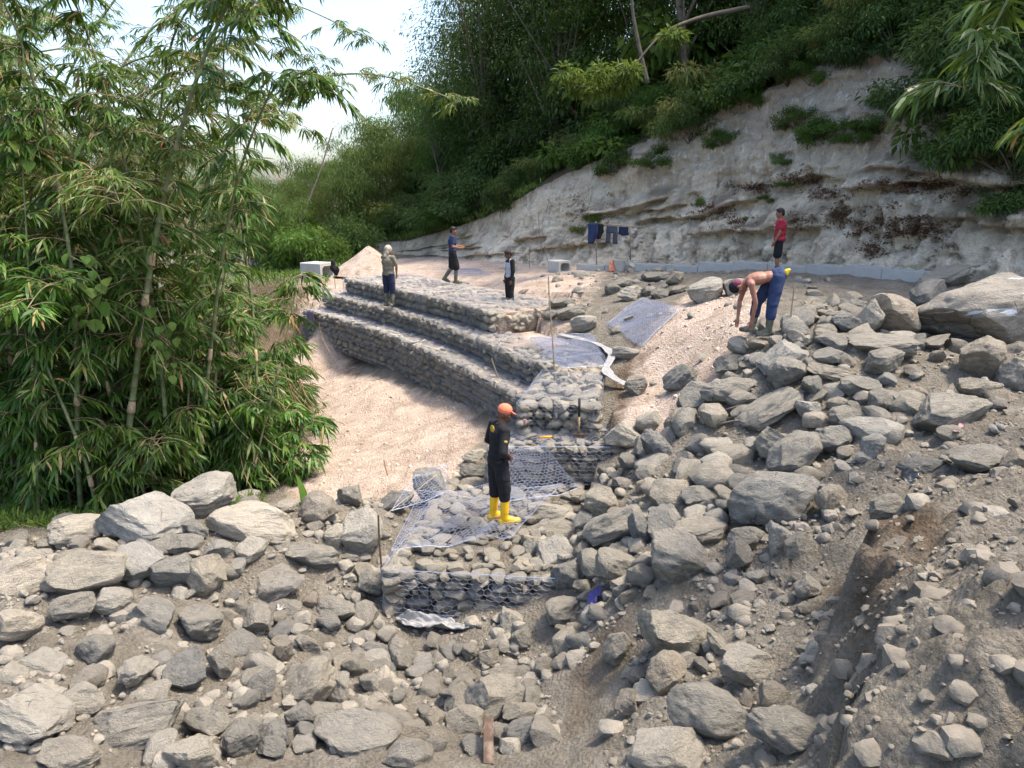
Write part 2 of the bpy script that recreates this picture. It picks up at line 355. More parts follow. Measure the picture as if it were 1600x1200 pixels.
def culm_mat():
    t = NT('culm'); v = t.coord('Object'); n = t.noise(v, 3, 5, 0.6); n2 = t.noise(t.coord('Object', (1, 1, 0.15)), 30, 4)
    c = t.ramp(n, [(0.3, (0.085, 0.115, 0.045)), (0.5, (0.15, 0.18, 0.075)), (0.62, (0.24, 0.225, 0.115)), (0.75, (0.33, 0.285, 0.175))])
    c = t.mix(0.6, c, t.ramp(n2, [(0.3, (0.7,) * 3), (0.7, (1.2,) * 3)]), 'MULTIPLY')
    t.col(c); t.rough(0.5); t.spec(0.3); M['culm'] = t.m
culm_mat()
# ================================================================== GROUND
# measured spots: photo pixel and how far below the eye the ground lies there
_cp = [ # rubble floor in front
 (40, 1190, 4.25), (250, 1190, 4.45), (480, 1100, 4.8), (700, 1050, 4.97), (600, 955, 5.0), (780, 985, 4.98), (850, 1010, 4.9), (700, 1195, 4.65),
 (880, 1160, 4.55), (420, 960, 4.75), (250, 1000, 4.45), (60, 1000, 4.3), (500, 880, 4.6), (560, 830, 4.5), (440, 830, 4.3), (330, 830, 4.15), (200, 850, 4.1), (60, 870, 4.2),
 # right side of the excavation, up to the rubble bank
 (905, 1000, 4.55), (960, 940, 4.15), (1000, 1080, 4.0), (1010, 1190, 3.85), (1060, 1000, 3.85), (1160, 1040, 3.6), (1250, 1000, 3.35), (1250, 1180, 3.1), (1200, 900, 3.45),
 (1400, 950, 3.0), (1500, 1000, 2.75), (1590, 1190, 2.35), (1400, 1190, 2.7), (1590, 900, 2.7), (1590, 740, 2.55), (1450, 800, 2.85), (1330, 800, 3.05), (1210, 800, 3.3), (1100, 860, 3.6), (1040, 830, 3.75),
 (980, 790, 3.95), (940, 760, 4.2), (900, 830, 4.3), (1000, 720, 3.75), (1080, 720, 3.45), (1180, 700, 3.2), (1330, 680, 2.85), (1450, 640, 2.6), (1560, 600, 2.35), (1570, 530, 2.2), (1450, 530, 2.2),
 (1330, 560, 2.22), (1230, 570, 2.36), (1120, 630, 2.95), (1050, 650, 3.4), (1000, 650, 3.5),
 # dirt by the block, sand slope, upper terrace
 (1000, 590, 3.3), (960, 620, 3.45), (1060, 570, 2.95), (1030, 610, 3.3), (1100, 530, 2.5), (1190, 522, 2.13), (1130, 490, 2.15), (1250, 500, 2.05), (1330, 490, 2.0), (1400, 460, 1.95), (1250, 450, 1.95),
 (1100, 452, 2.1), (1150, 430, 2.0), (1000, 432, 2.25), (1000, 470, 2.4), (930, 508, 2.8), (960, 540, 3.0), (880, 480, 2.6), (880, 425, 2.4), (820, 490, 2.8), (830, 440, 2.5), (760, 420, 2.58), (700, 410, 2.6), (640, 425, 2.65), (580, 425, 2.75),
 (500, 435, 2.95), (460, 452, 3.15), (475, 470, 3.5), (500, 500, 3.9), (470, 505, 4.1), (490, 533, 4.62),
 # low sand in front of the tiers
 (540, 547, 4.62), (600, 575, 4.62), (665, 600, 4.6), (720, 630, 4.5), (690, 640, 4.6), (600, 605, 4.68), (730, 690, 4.55), (560, 640, 4.95), (620, 660, 4.85), (560, 740, 4.95), (650, 760, 4.8), (500, 700, 5.25), (690, 740, 4.7), (480, 640, 5.3), (500, 780, 4.95),
]
_pts = [tuple(at_z(px, py, 5.0 - d)) for px, py, d in _cp]
_pts += [(-9, 12, -0.3), (-7, 13.5, -0.4), (-5.5, 17, -0.35), (-9, 18, -0.2), (-12, 15, 0.0), (-14, 9, 0.3), (-8, 22, 0.2), (-9, 30, 1.9), (-16, 26, 1.0), (-5.2, 10.8, 0.05), (-8, 10.5, 0.2),
         (-12, 40, 2.0), (-24, 40, 1.8), (-30, 20, 1.0), (-30, 5, 0.8), (-10, 2, 0.9), (-5, 1, 0.9), (0, 1, 1.0), (2, 1.2, 1.6), (3.5, 1.5, 2.6), (5, 3, 3.0), (8, 2, 3.4), (8, 6, 3.0), (9.5, 9, 3.0), (10, 13, 3.2), (12, 4, 3.6),
         (4, -3, 3.2), (0, -4, 2.5), (-6, -4, 2.0), (0, 40, 2.6), (10, 30, 3.2), (-20, 60, 2.5), (10, 60, 3.5), (20, 20, 3.5), (20, 5, 4), (40, 40, 4), (-45, 45, 2), (0, 100, 3), (-60, 100, 3), (60, 100, 4), (60, 10, 4), (-60, 0, 2), (-60, 40, 2)]
_pts = np.array(_pts, float)
def _tps(r2): return 0.5 * r2 * np.log(np.maximum(r2, 1e-12))
def _fit(P, lam=0.02):
    n = len(P); X = P[:, :2]
    K = _tps(((X[:, None] - X[None]) ** 2).sum(-1)) + lam * np.eye(n)
    A = np.zeros((n + 3, n + 3)); A[:n, :n] = K; A[:n, n] = 1; A[:n, n + 1:] = X; A[n, :n] = 1; A[n + 1:, :n] = X.T
    return np.linalg.solve(A, np.concatenate([P[:, 2], np.zeros(3)]))
_w = _fit(_pts)
def ground_smooth(x, y):
    x = np.atleast_1d(np.asarray(x, float)); y = np.atleast_1d(np.asarray(y, float)); n = len(_pts); out = np.zeros(len(x))
    for a in range(0, len(x), 20000):
        xs = x[a:a + 20000]; ys = y[a:a + 20000]
        r2 = (xs[:, None] - _pts[None, :, 0]) ** 2 + (ys[:, None] - _pts[None, :, 1]) ** 2
        out[a:a + 20000] = _tps(r2) @ _w[:n] + _w[n] + _w[n + 1] * xs + _w[n + 2] * ys
    return out

def pip(poly, x, y):                                # points inside polygon
    poly = np.asarray(poly, float); inside = np.zeros(len(x), bool); j = len(poly) - 1
    for i in range(len(poly)):
        xi, yi = poly[i]; xj, yj = poly[j]
        c = ((yi > y) != (yj > y)) & (x < (xj - xi) * (y - yi) / (yj - yi + 1e-12) + xi); inside ^= c; j = i
    return inside
def poly_dist(line, x, y):
    line = np.asarray(line, float); best = np.full(len(x), 1e9); sgn = np.zeros(len(x))
    for a, b in zip(line[:-1], line[1:]):
        d = b - a; t = np.clip(((x - a[0]) * d[0] + (y - a[1]) * d[1]) / (d @ d), 0, 1)
        ex = x - a[0] - t * d[0]; ey = y - a[1] - t * d[1]; q = np.hypot(ex, ey)
        s = np.sign(d[0] * (y - a[1]) - d[1] * (x - a[0])); m = q < best; best[m] = q[m]; sgn[m] = s[m]
    return best * sgn
def pxpoly(pts, drop): return [tuple(at_z(a, b, 5 - drop))[:2] for a, b in pts]

# front edges of the gabion tiers (world x, y), from the far end to the near end
def edge(pts, drop): return np.array([tuple(at_z(a, b, 5 - drop))[:2] for a, b in pts])
E1 = edge([(472, 482), (540, 500), (615, 524), (665, 546), (727, 574), (777, 601), (818, 622)], 3.6)
E2 = edge([(502, 457), (552, 468), (615, 483), (690, 505), (740, 524), (790, 546), (845, 568), (862, 565)], 3.1)
E3 = edge([(537, 434), (600, 447), (652, 459), (715, 473), (764, 487)], 2.6)
def offset_line(L, w):
    T = np.gradient(L, axis=0); T /= np.linalg.norm(T, axis=1, keepdims=True); N = np.stack([-T[:, 1], T[:, 0]], 1)
    return L + N * w
def resample(L, n):
    d = np.concatenate([[0], np.cumsum(np.linalg.norm(np.diff(L, axis=0), axis=1))]); t = np.linspace(0, d[-1], n)
    Ls = np.stack([np.interp(t, d, L[:, k]) for k in range(L.shape[1])], 1)
    for _ in range(max(1, n // 24)):                                     # soften the corners
        Ls[1:-1] = Ls[1:-1] * 0.5 + (Ls[:-2] + Ls[2:]) * 0.25
    return Ls
E1, E2, E3 = resample(E1, 80), resample(E2, 80), resample(E3, 60)
# behind = towards larger x / larger y (to the left of the travelling direction far->near is +x side)
W1, W2, W3 = 1.6, 1.7, 2.6
FOOT = [(np.concatenate([E1, offset_line(E1, W1)[::-1]]), 1.4), (np.concatenate([E2, offset_line(E2, W2)[::-1]]), 1.9), (np.concatenate([E3, offset_line(E3, W3)[::-1]]), 2.4)]
# small boxes near the camera: polygon of the top (photo px), drop of top, drop of base
BOXES = {
 'block': (np.array(pxpoly([(812, 628), (928, 632), (942, 584), (846, 580)], 3.26)), 5 - 3.26, 5 - 3.86),
 'mid':   (np.array(pxpoly([(762, 697), (962, 698), (952, 664), (790, 668)], 3.80)), 5 - 3.80, 5 - 4.42),
 'front': (np.array(pxpoly([(600, 886), (872, 900), (930, 752), (700, 748)], 4.42)), 5 - 4.42, 5 - 5.0),
}
for _k, (_pg, _t, _b) in BOXES.items(): FOOT.append((_pg, _t))
# edge of the dug cutting in the near right bank
CUT = np.array([tuple(at_z(a, b, 5 - d))[:2] for a, b, d in [(1300, 1240, 3.05), (1308, 1150, 3.1), (1296, 1040, 3.2), (1296, 960, 3.25), (1330, 885, 3.2), (1390, 850, 3.05)]])

def ground(x, y, detail=True):
    x = np.atleast_1d(np.asarray(x, float)); y = np.atleast_1d(np.asarray(y, float))
    z = ground_smooth(x, y)
    p = np.stack([x, y, np.zeros_like(x)], 1)
    d = poly_dist(CUT, x + 0.12 * vnoise(p * 3, 3) + 0.06 * vnoise(p * 8, 5), y)
    fade = sstep(2.0, 2.8, y) * (1 - sstep(5.4, 6.4, y)) + (y < 2.8)
    z = z + np.clip(fade, 0, 1) * (0.66 * sstep(-0.04, 0.28, -d) * (1 - sstep(0.6, 2.2, -d)) - 0.05 * sstep(0.0, 0.1, d) * (1 - sstep(0.15, 0.7, d)))
    if detail:
        rub = rubble_mask(x, y)
        bank = sstep(0.9, 1.6, x - 0.18 * y) * (1 - sstep(7, 9, y)); bil = np.abs(fbm(p * 5.5, 3, 77)) * 2 - 0.4
        z = z + bank * (0.08 * bil + 0.045 * fbm(p * 13, 3, 78)) + 0.09 * fbm(p * 0.9, 3, 11) + (0.05 + 0.06 * rub) * fbm(p * 2.6, 4, 21) + (0.012 + 0.035 * rub) * fbm(p * 9.0, 3, 31)
    if detail:
        sn = pip(SAND_POLY, x, y); low_ = sstep(14.5, 13.2, y - 0.3 * x); z = z + np.where(sn, (0.025 + 0.06 * low_) * (0.5 - np.abs(fbm(p * 3.0, 4, 91)) * 2) + 0.03 * fbm(p * np.array([2.2, 1.2, 1.0]), 3, 93), 0)
    for poly, top in FOOT:
        near = pip(poly, x, y); z = np.where(near, np.minimum(z, top - 0.22), z)
    return z
SAND_POLY = pxpoly([(478, 545), (740, 650), (755, 700), (700, 765), (640, 770), (520, 800), (455, 800), (440, 560)], 4.7)
def rubble_mask(x, y):
    m = np.ones(len(x)); m *= 1 - 0.85 * sstep(10.5, 13.0, y - 0.05 * x)
    return np.where(pip(SAND_POLY, x, y), 0.1, m)
def gz(x, y): return float(ground(np.array([x]), np.array([y]))[0])

# polar sheet: fine near the camera, reaching the horizon
NA, NR = 370, 430
ang = np.linspace(R(-58), R(58), NA); rad = np.concatenate([np.geomspace(1.1, 45, NR - 40), np.geomspace(46, 900, 40)])
A, Rr = np.meshgrid(ang, rad); gx = (np.sin(A) * Rr).ravel(); gy = (np.cos(A) * Rr).ravel() - 0.6
gzv = ground(gx, gy); far = sstep(70, 160, np.hypot(gx, gy)); gzv = gzv * (1 - far) + 2.0 * far
idx = np.arange(NA * NR).reshape(NR, NA)
GF = np.stack([idx[:-1, :-1].ravel(), idx[:-1, 1:].ravel(), idx[1:, 1:].ravel(), idx[1:, :-1].ravel()], 1)
gm = mesh_np('ground', np.stack([gx, gy, gzv], 1), GF)
_P2 = np.stack([gx, gy, np.zeros_like(gx)], 1)
def soft_poly(poly, x, y, w):
    L = np.concatenate([np.asarray(poly), np.asarray(poly)[:1]]); d = np.abs(poly_dist(L, x, y)); s = np.where(pip(poly, x, y), d, -d)
    return sstep(-w, w, s)
_ter = pxpoly([(640, 400), (470, 425), (455, 470), (500, 520), (560, 440), (800, 470), (830, 520), (880, 520), (930, 470), (960, 440), (860, 420)], 2.7)
_slope = pxpoly([(1000, 510), (1110, 478), (1215, 505), (1200, 545), (1100, 590), (1030, 600), (960, 570)], 2.6)
sandv = np.maximum.reduce([soft_poly(SAND_POLY, gx, gy, 0.5), 0.85 * soft_poly(_ter, gx, gy, 1.0), 0.75 * soft_poly(_slope, gx, gy, 0.5)])
_br = pxpoly([(955, 585), (1010, 560), (1050, 600), (1050, 640), (960, 640)], 3.3); _br2 = pxpoly([(1285, 880), (1420, 880), (1470, 1000), (1460, 1100), (1300, 1190)], 3.1); _br3 = pxpoly([(880, 1010), (985, 960), (1000, 1060), (920, 1150), (870, 1150)], 4.4)
brv = np.maximum.reduce([soft_poly(_br, gx, gy, 0.4), 0.62 * soft_poly(_br2, gx, gy, 0.2), 0.55 * soft_poly(_br3, gx, gy, 0.25), sstep(-3.5, -5.5, gx) * sstep(9.8, 11.0, gy) * (1 - sstep(26, 29, gy)), sstep(40, 50, gy)])
vattr(gm, 'sand', sandv); vattr(gm, 'brown', brv)
g_o = tag(obj('ground', gm, M['soil']), 'grey brown earth with pale sand patches and rubble', 'ground', kind='structure')

# ray against the ground, for putting a thing where the photograph shows its foot
def hit(px, py, lift=0.0):
    d = ray(px, py); lo = None
    ks = np.geomspace(1.2, 70, 260); P = np.array(EYE)[None] + ks[:, None] * np.array(d)[None]
    h = P[:, 2] - ground(P[:, 0], P[:, 1], False) - lift
    i = np.argmax(h < 0)
    if h[i] >= 0: return EYE + d * 60
    a, b = ks[max(i - 1, 0)], ks[i]
    k = a + (b - a) * h[i - 1] / (h[i - 1] - h[i] + 1e-9) if i else b
    return EYE + d * float(k)

# ================================================================== CLIFF and the hillside above it
_cb = [(560, 388, 2.7, 40), (640, 397, 2.6, 36), (700, 402, 2.55, 33), (760, 406, 2.5, 30), (880, 410, 2.3, 26.5), (1050, 412, 2.1, 24), (1200, 416, 1.95, 21.3), (1320, 428, 1.9, 19), (1440, 440, 1.85, 17.1), (1600, 446, 1.75, 15.0), (1800, 450, 1.6, 12.8), (2300, 480, 1.4, 9.5)]
_ct = [(552, 380, 41), (638, 376, 37.2), (700, 358, 34.8), (760, 338, 32.4), (868, 276, 29.2), (1000, 222, 26.9), (1165, 150, 24.5), (1290, 95, 22.2), (1420, 70, 20.2), (1610, 66, 17.9), (1820, 80, 15.8), (2330, 60, 12)]
CB = np.array([tuple(at_d(a, b, D)) for a, b, c, D in _cb]); CT = np.array([tuple(at_d(a, b, D)) for a, b, D in _ct])
NS, NTT = 460, 146
def lerp_curve(C, n):
    d = np.concatenate([[0], np.cumsum(np.linalg.norm(np.diff(CB, axis=0), axis=1))]); t = np.linspace(0, d[-1], n)
    out = np.stack([np.interp(t, d, C[:, k]) for k in range(3)], 1)
    for _ in range(int(n * n / 14000)): out[1:-1] = 0.5 * out[1:-1] + 0.25 * (out[:-2] + out[2:])
    return out
cb = lerp_curve(CB, NS); ct = lerp_curve(CT, NS); cb[:, 2] = ground(cb[:, 0], cb[:, 1]) - 0.35
tt = np.linspace(0, 1, NTT)
base3 = cb[None] ; top3 = ct[None]
T3 = tt[:, None, None]
hor = T3 ** 0.9
P = np.concatenate([(base3 + (top3 - base3) * hor)[..., :2], (base3 + (top3 - base3) * T3)[..., 2:]], 2)      # (NTT,NS,3)
tn = np.gradient(cb, axis=0); tn[:, 2] = 0; tn = unit(tn); nrm = np.stack([tn[:, 1], -tn[:, 0], np.zeros(NS)], 1)
toward = -cb.copy(); toward[:, 2] = 0; nrm = np.where((nrm * toward).sum(1, keepdims=True) < 0, -nrm, nrm)    # points out of the face
Q = P.reshape(-1, 3); Nn = np.broadcast_to(nrm[None], P.shape).reshape(-1, 3); tv = np.broadcast_to(tt[:, None], (NTT, NS)).ravel()
Hh = np.broadcast_to((ct[:, 2] - cb[:, 2])[None], (NTT, NS)).ravel(); zc = Q[:, 2]
hs = np.clip(Hh / 4.5, 0.2, 1)
big = 0.40 * fbm(Q * np.array([0.35, 0.35, 0.45]), 3, 41) + 0.20 * fbm(Q * 1.1, 4, 43)
gul = 1 - np.abs(fbm(Q * np.array([1.9, 1.9, 0.4]), 4, 47)) * 2.4
low = 1 - sstep(0.30, 0.46, tv)
led = 0
dirt = np.zeros(len(Q))
for zl, amp, sd, tilt in ((0.42, 0.34, 51, 0.0), (0.55, 0.34, 52, 0.02), (0.27, 0.22, 53, -0.03), (0.70, 0.24, 54, 0.02), (0.48, 0.26, 55, 0)):
    w = tv + 0.045 * fbm(Q * np.array([0.5, 0.5, 0.0]), 3, sd) + 0.012 * fbm(Q * np.array([3.0, 3.0, 0.0]), 3, sd + 1) - zl
    m = sstep(0.0, 0.16, vnoise(Q * np.array([0.42, 0.42, 0.0]) + sd, sd + 3))
    # a thin hard lip that juts out over a hollow, with a shelf above it
    led = led + amp * m * (sstep(-0.004, 0.004, w) * (1 - sstep(0.022, 0.11, w))) - 0.18 * m * sstep(-0.10, -0.02, w) * (1 - sstep(-0.006, 0.002, w))
    dirt = np.maximum(dirt, 0.85 * m * sstep(0.015, 0.03, w) * (1 - sstep(0.06, 0.13, w)) * sstep(-0.2, 0.4, fbm(Q * 1.4, 3, sd + 9)))
# bedding: many thin uneven steps, and vertical fissures
zz = Q[:, 2] * 3.1 + 1.1 * fbm(Q * np.array([0.6, 0.6, 0.3]), 3, 57); bed = (zz - np.floor(zz)); bed = sstep(0.0, 0.25, bed) * (1 - sstep(0.55, 1.0, bed)); bed = bed * sstep(-0.1, 0.3, fbm(Q * np.array([0.8, 0.8, 1.6]), 3, 58))
fis = np.exp(-(fbm(Q * np.array([1.6, 1.6, 0.22]), 3, 59) / 0.035) ** 2) * sstep(-0.1, 0.3, fbm(Q * 0.9, 2, 60))
ridge = lambda f, sd: 0.5 - np.abs(fbm(Q * f, 2, sd)) * 1.6
fine = 0.13 * ridge(np.array([2.2, 2.2, 1.3]), 61) + 0.075 * ridge(np.array([5.0, 5.0, 3.0]), 62) + 0.04 * fbm(Q * 11, 3, 63)
talus = 0.75 * (1 - tv) ** 4 * (0.5 + 0.5 * fbm(Q * 0.7, 2, 66))
off = hs * (big * sstep(0, 0.15, tv) * (1 - 0.6 * sstep(0.9, 1.0, tv)) + 0.38 * gul * low * sstep(0.0, 0.06, tv) + led + 0.06 * bed * sstep(0.2, 0.4, tv) - 0.16 * fis + fine + talus - 0.2)
Q = Q + Nn * off[:, None]
Q[:, 2] += hs * 0.10 * fbm(Q * 1.3, 3, 71) * sstep(0.02, 0.1, tv)
ci = np.arange(NTT * NS).reshape(NTT, NS)
CF = np.stack([ci[:-1, :-1].ravel(), ci[:-1, 1:].ravel(), ci[1:, 1:].ravel(), ci[1:, :-1].ravel()], 1)
cm = mesh_np('cliff', Q, CF); vattr(cm, 'dirt', np.clip(dirt + 0.5 * sstep(0.9, 1.0, tv), 0, 1))
cliff_o = tag(obj('cliff', cm, M['cliff']), 'pale grey eroded earth cliff with ledges below the forest', 'cliff', kind='structure')
cliff_grid = Q.reshape(NTT, NS, 3)
def cliff_pt(px, py):                               # point of the cliff nearest to a line of sight
    d = np.array(ray(px, py)); d /= np.linalg.norm(d); v = Q - np.array(EYE); k = v @ d
    e = ((v - k[:, None] * d) ** 2).sum(1); return Q[int(np.argmin(e))]
# hillside above
topline = cliff_grid[-1]; NB = 60; HS = NS // 4
tl = topline[::4]; hn = -nrm[::4][:len(tl)].copy(); hn = unit(hn + np.array([0.25, 0.35, 0]))
tb = np.concatenate([[0, 0.15], np.geomspace(0.4, 60, NB - 2)])
slope = np.interp(np.arange(len(tl)), [0, len(tl) * 0.3, len(tl) * 0.6, len(tl)], [0.28, 0.42, 0.55, 0.6])
HP = tl[None] + hn[None] * tb[:, None, None]
HP[..., 2] = tl[None, :, 2] + slope[None] * tb[:, None] * (1 - 0.35 * sstep(8, 45, tb))[:, None]
HQ = HP.reshape(-1, 3); HQ[:, 2] += 0.35 * fbm(HQ * 0.5, 3, 81) * np.repeat(sstep(0, 1.0, tb), len(tl))
hi = np.arange(NB * len(tl)).reshape(NB, len(tl))
HF = np.stack([hi[:-1, :-1].ravel(), hi[:-1, 1:].ravel(), hi[1:, 1:].ravel(), hi[1:, :-1].ravel()], 1)
hm = mesh_np('hillside', HQ, HF); vattr(hm, 'sand', np.zeros(len(HQ))); vattr(hm, 'brown', np.full(len(HQ), 1.0))
hill_o = tag(obj('hillside', hm, M['soil']), 'dark wooded hillside rising above the cliff', 'hillside', kind='structure')
hill_grid = HQ.reshape(NB, len(tl), 3)
# ================================================================== STONES
def ico(sub):
    bm = bmesh.new(); bmesh.ops.create_icosphere(bm, subdivisions=sub, radius=1.0)
    V = np.array([v.co[:] for v in bm.verts]); F = np.array([[v.index for v in f.verts] for f in bm.faces]); bm.free(); return V, F
ICO = {k: ico(k) for k in (1, 2, 3, 4, 5)}
def rock_shape(seed, sub=3, cuts=9, round_=0.0, rough=0.05):
    r = np.random.default_rng(seed); V, F = ICO[sub]; V = V.copy()
    ax = np.array([r.uniform(0.85, 1.15), r.uniform(0.75, 1.0), r.uniform(0.65, 0.95)]); V = V * ax
    V *= (1 + 0.16 * fbm(V * 0.9 + seed * 3.1, 2, seed))[:, None]
    for k in range(cuts):
        n = r.normal(size=3); n /= np.linalg.norm(n); ext = (V @ n).max(); d = ext * r.uniform(0.46 + 0.30 * round_, 0.84)
        s = V @ n - d; V = V - np.where(s > 0, s * (1 - 0.25 * round_), 0)[:, None] * n
    for k in range(9 if sub > 2 else 4):                  # chipped corners
        n = r.normal(size=3); n /= np.linalg.norm(n); d = (V @ n).max() * r.uniform(0.84, 0.95); s = V @ n - d; V = V - np.where(s > 0, s, 0)[:, None] * n
    if sub > 1:
        ln = r.normal(size=3); ln /= np.linalg.norm(ln); st_ = np.outer(V @ ln, ln); V += unit(V) * (rough * 1.2 * fbm(V * 2.4 + seed, 4, seed + 5) + rough * 0.6 * fbm(V * 7 + seed, 3, seed + 8) + rough * 0.8 * fbm(V * 0.8 + st_ * 7.0 + seed, 3, seed + 11))[:, None]
    lo, hi = V.min(0), V.max(0); V = (V - (lo + hi) / 2) / ((hi - lo) / 2)
    return V, F
def rock_mesh(seed, sub, cuts, round_, rough, mat, sharp=32):
    V, F = rock_shape(seed, sub, cuts, round_, rough); me = mesh_np('stone', V, F, True, sharp); me.materials.append(M[mat]); return me
MATS = ['rock', 'rock_pale', 'rock_blue', 'rock_brown']
BOULD = {m: [rock_mesh(100 + i * 7 + j * 131, 5, (9, 12, 7, 10)[i % 4], (0.0, 0.3, 0.6, 0.1)[i % 4], 0.06, m) for i in range(6)] for j, m in enumerate(MATS)}
SMALL = {m: [rock_mesh(900 + i * 11 + j * 97, 3, (10, 12, 9)[i % 3], (0.0, 0.15, 0.4)[i % 3], 0.07, m) for i in range(5)] for j, m in enumerate(MATS)}
GST = {m: [rock_mesh(1700 + i * 13 + j * 57, 2, 7, (0.0, 0.3, 0.6)[i % 3], 0.05, m) for i in range(7)] for j, m in enumerate(('gab_stone', 'gab_stone_tan'))}
placed = []                                          # (x, y, radius) of the stones so far

def put_rock(me, name, c, sx, sy, sz, yaw, tilt=0.0, pitch=0.0, parent=None):
    o = bpy.data.objects.new(name, me); col.objects.link(o)
    o.location = c; o.scale = (sx, sy, sz)
    o.rotation_euler = (Matrix.Rotation(tilt, 3, 'Y') @ Matrix.Rotation(pitch, 3, 'X') @ Matrix.Rotation(yaw, 3, 'Z')).to_euler()
    if parent is not None: o.parent = parent
    return o
def hero(px, pyb, w, h, mat, label, tilt=0, lift=0.0, name='boulder', var=None, group='loose boulders on the rubble'):
    """a boulder whose foot shows at (px, pyb), w by h pixels large in the photograph"""
    g = hit(px, pyb - 0.06 * h); ps = px_size(g)
    sx = w * ps * 0.5; hz = h * ps * 0.5; sy = 0.5 * (sx + hz) * 0.95; sz = hz * 0.96
    c = at_d(px, pyb - h * 0.5, g.y + 0.55 * sy); gg = gz(c.x, c.y)
    if c.z - 0.72 * sz > gg + lift: c.z = gg + 0.72 * sz + lift
    rr = random.Random(int(px * 31 + pyb)); lst = BOULD[mat]
    me = lst[(var if var is not None else rr.randrange(len(lst))) % len(lst)]
    # stones are stretched along their own x, so keep the yaw near 0 or 180 degrees
    yaw = rr.choice([0, math.pi]) + rr.uniform(-0.35, 0.35)
    if abs(w - h) < 0.25 * w: yaw = rr.uniform(0, 6.28)
    o = put_rock(me, name, c, sx * 1.04, sy, sz * 1.04, yaw, R(tilt), rr.uniform(-0.2, 0.2))
    placed.append((c.x, c.y, max(sx, sy))); tag(o, label, 'boulder', group); return o
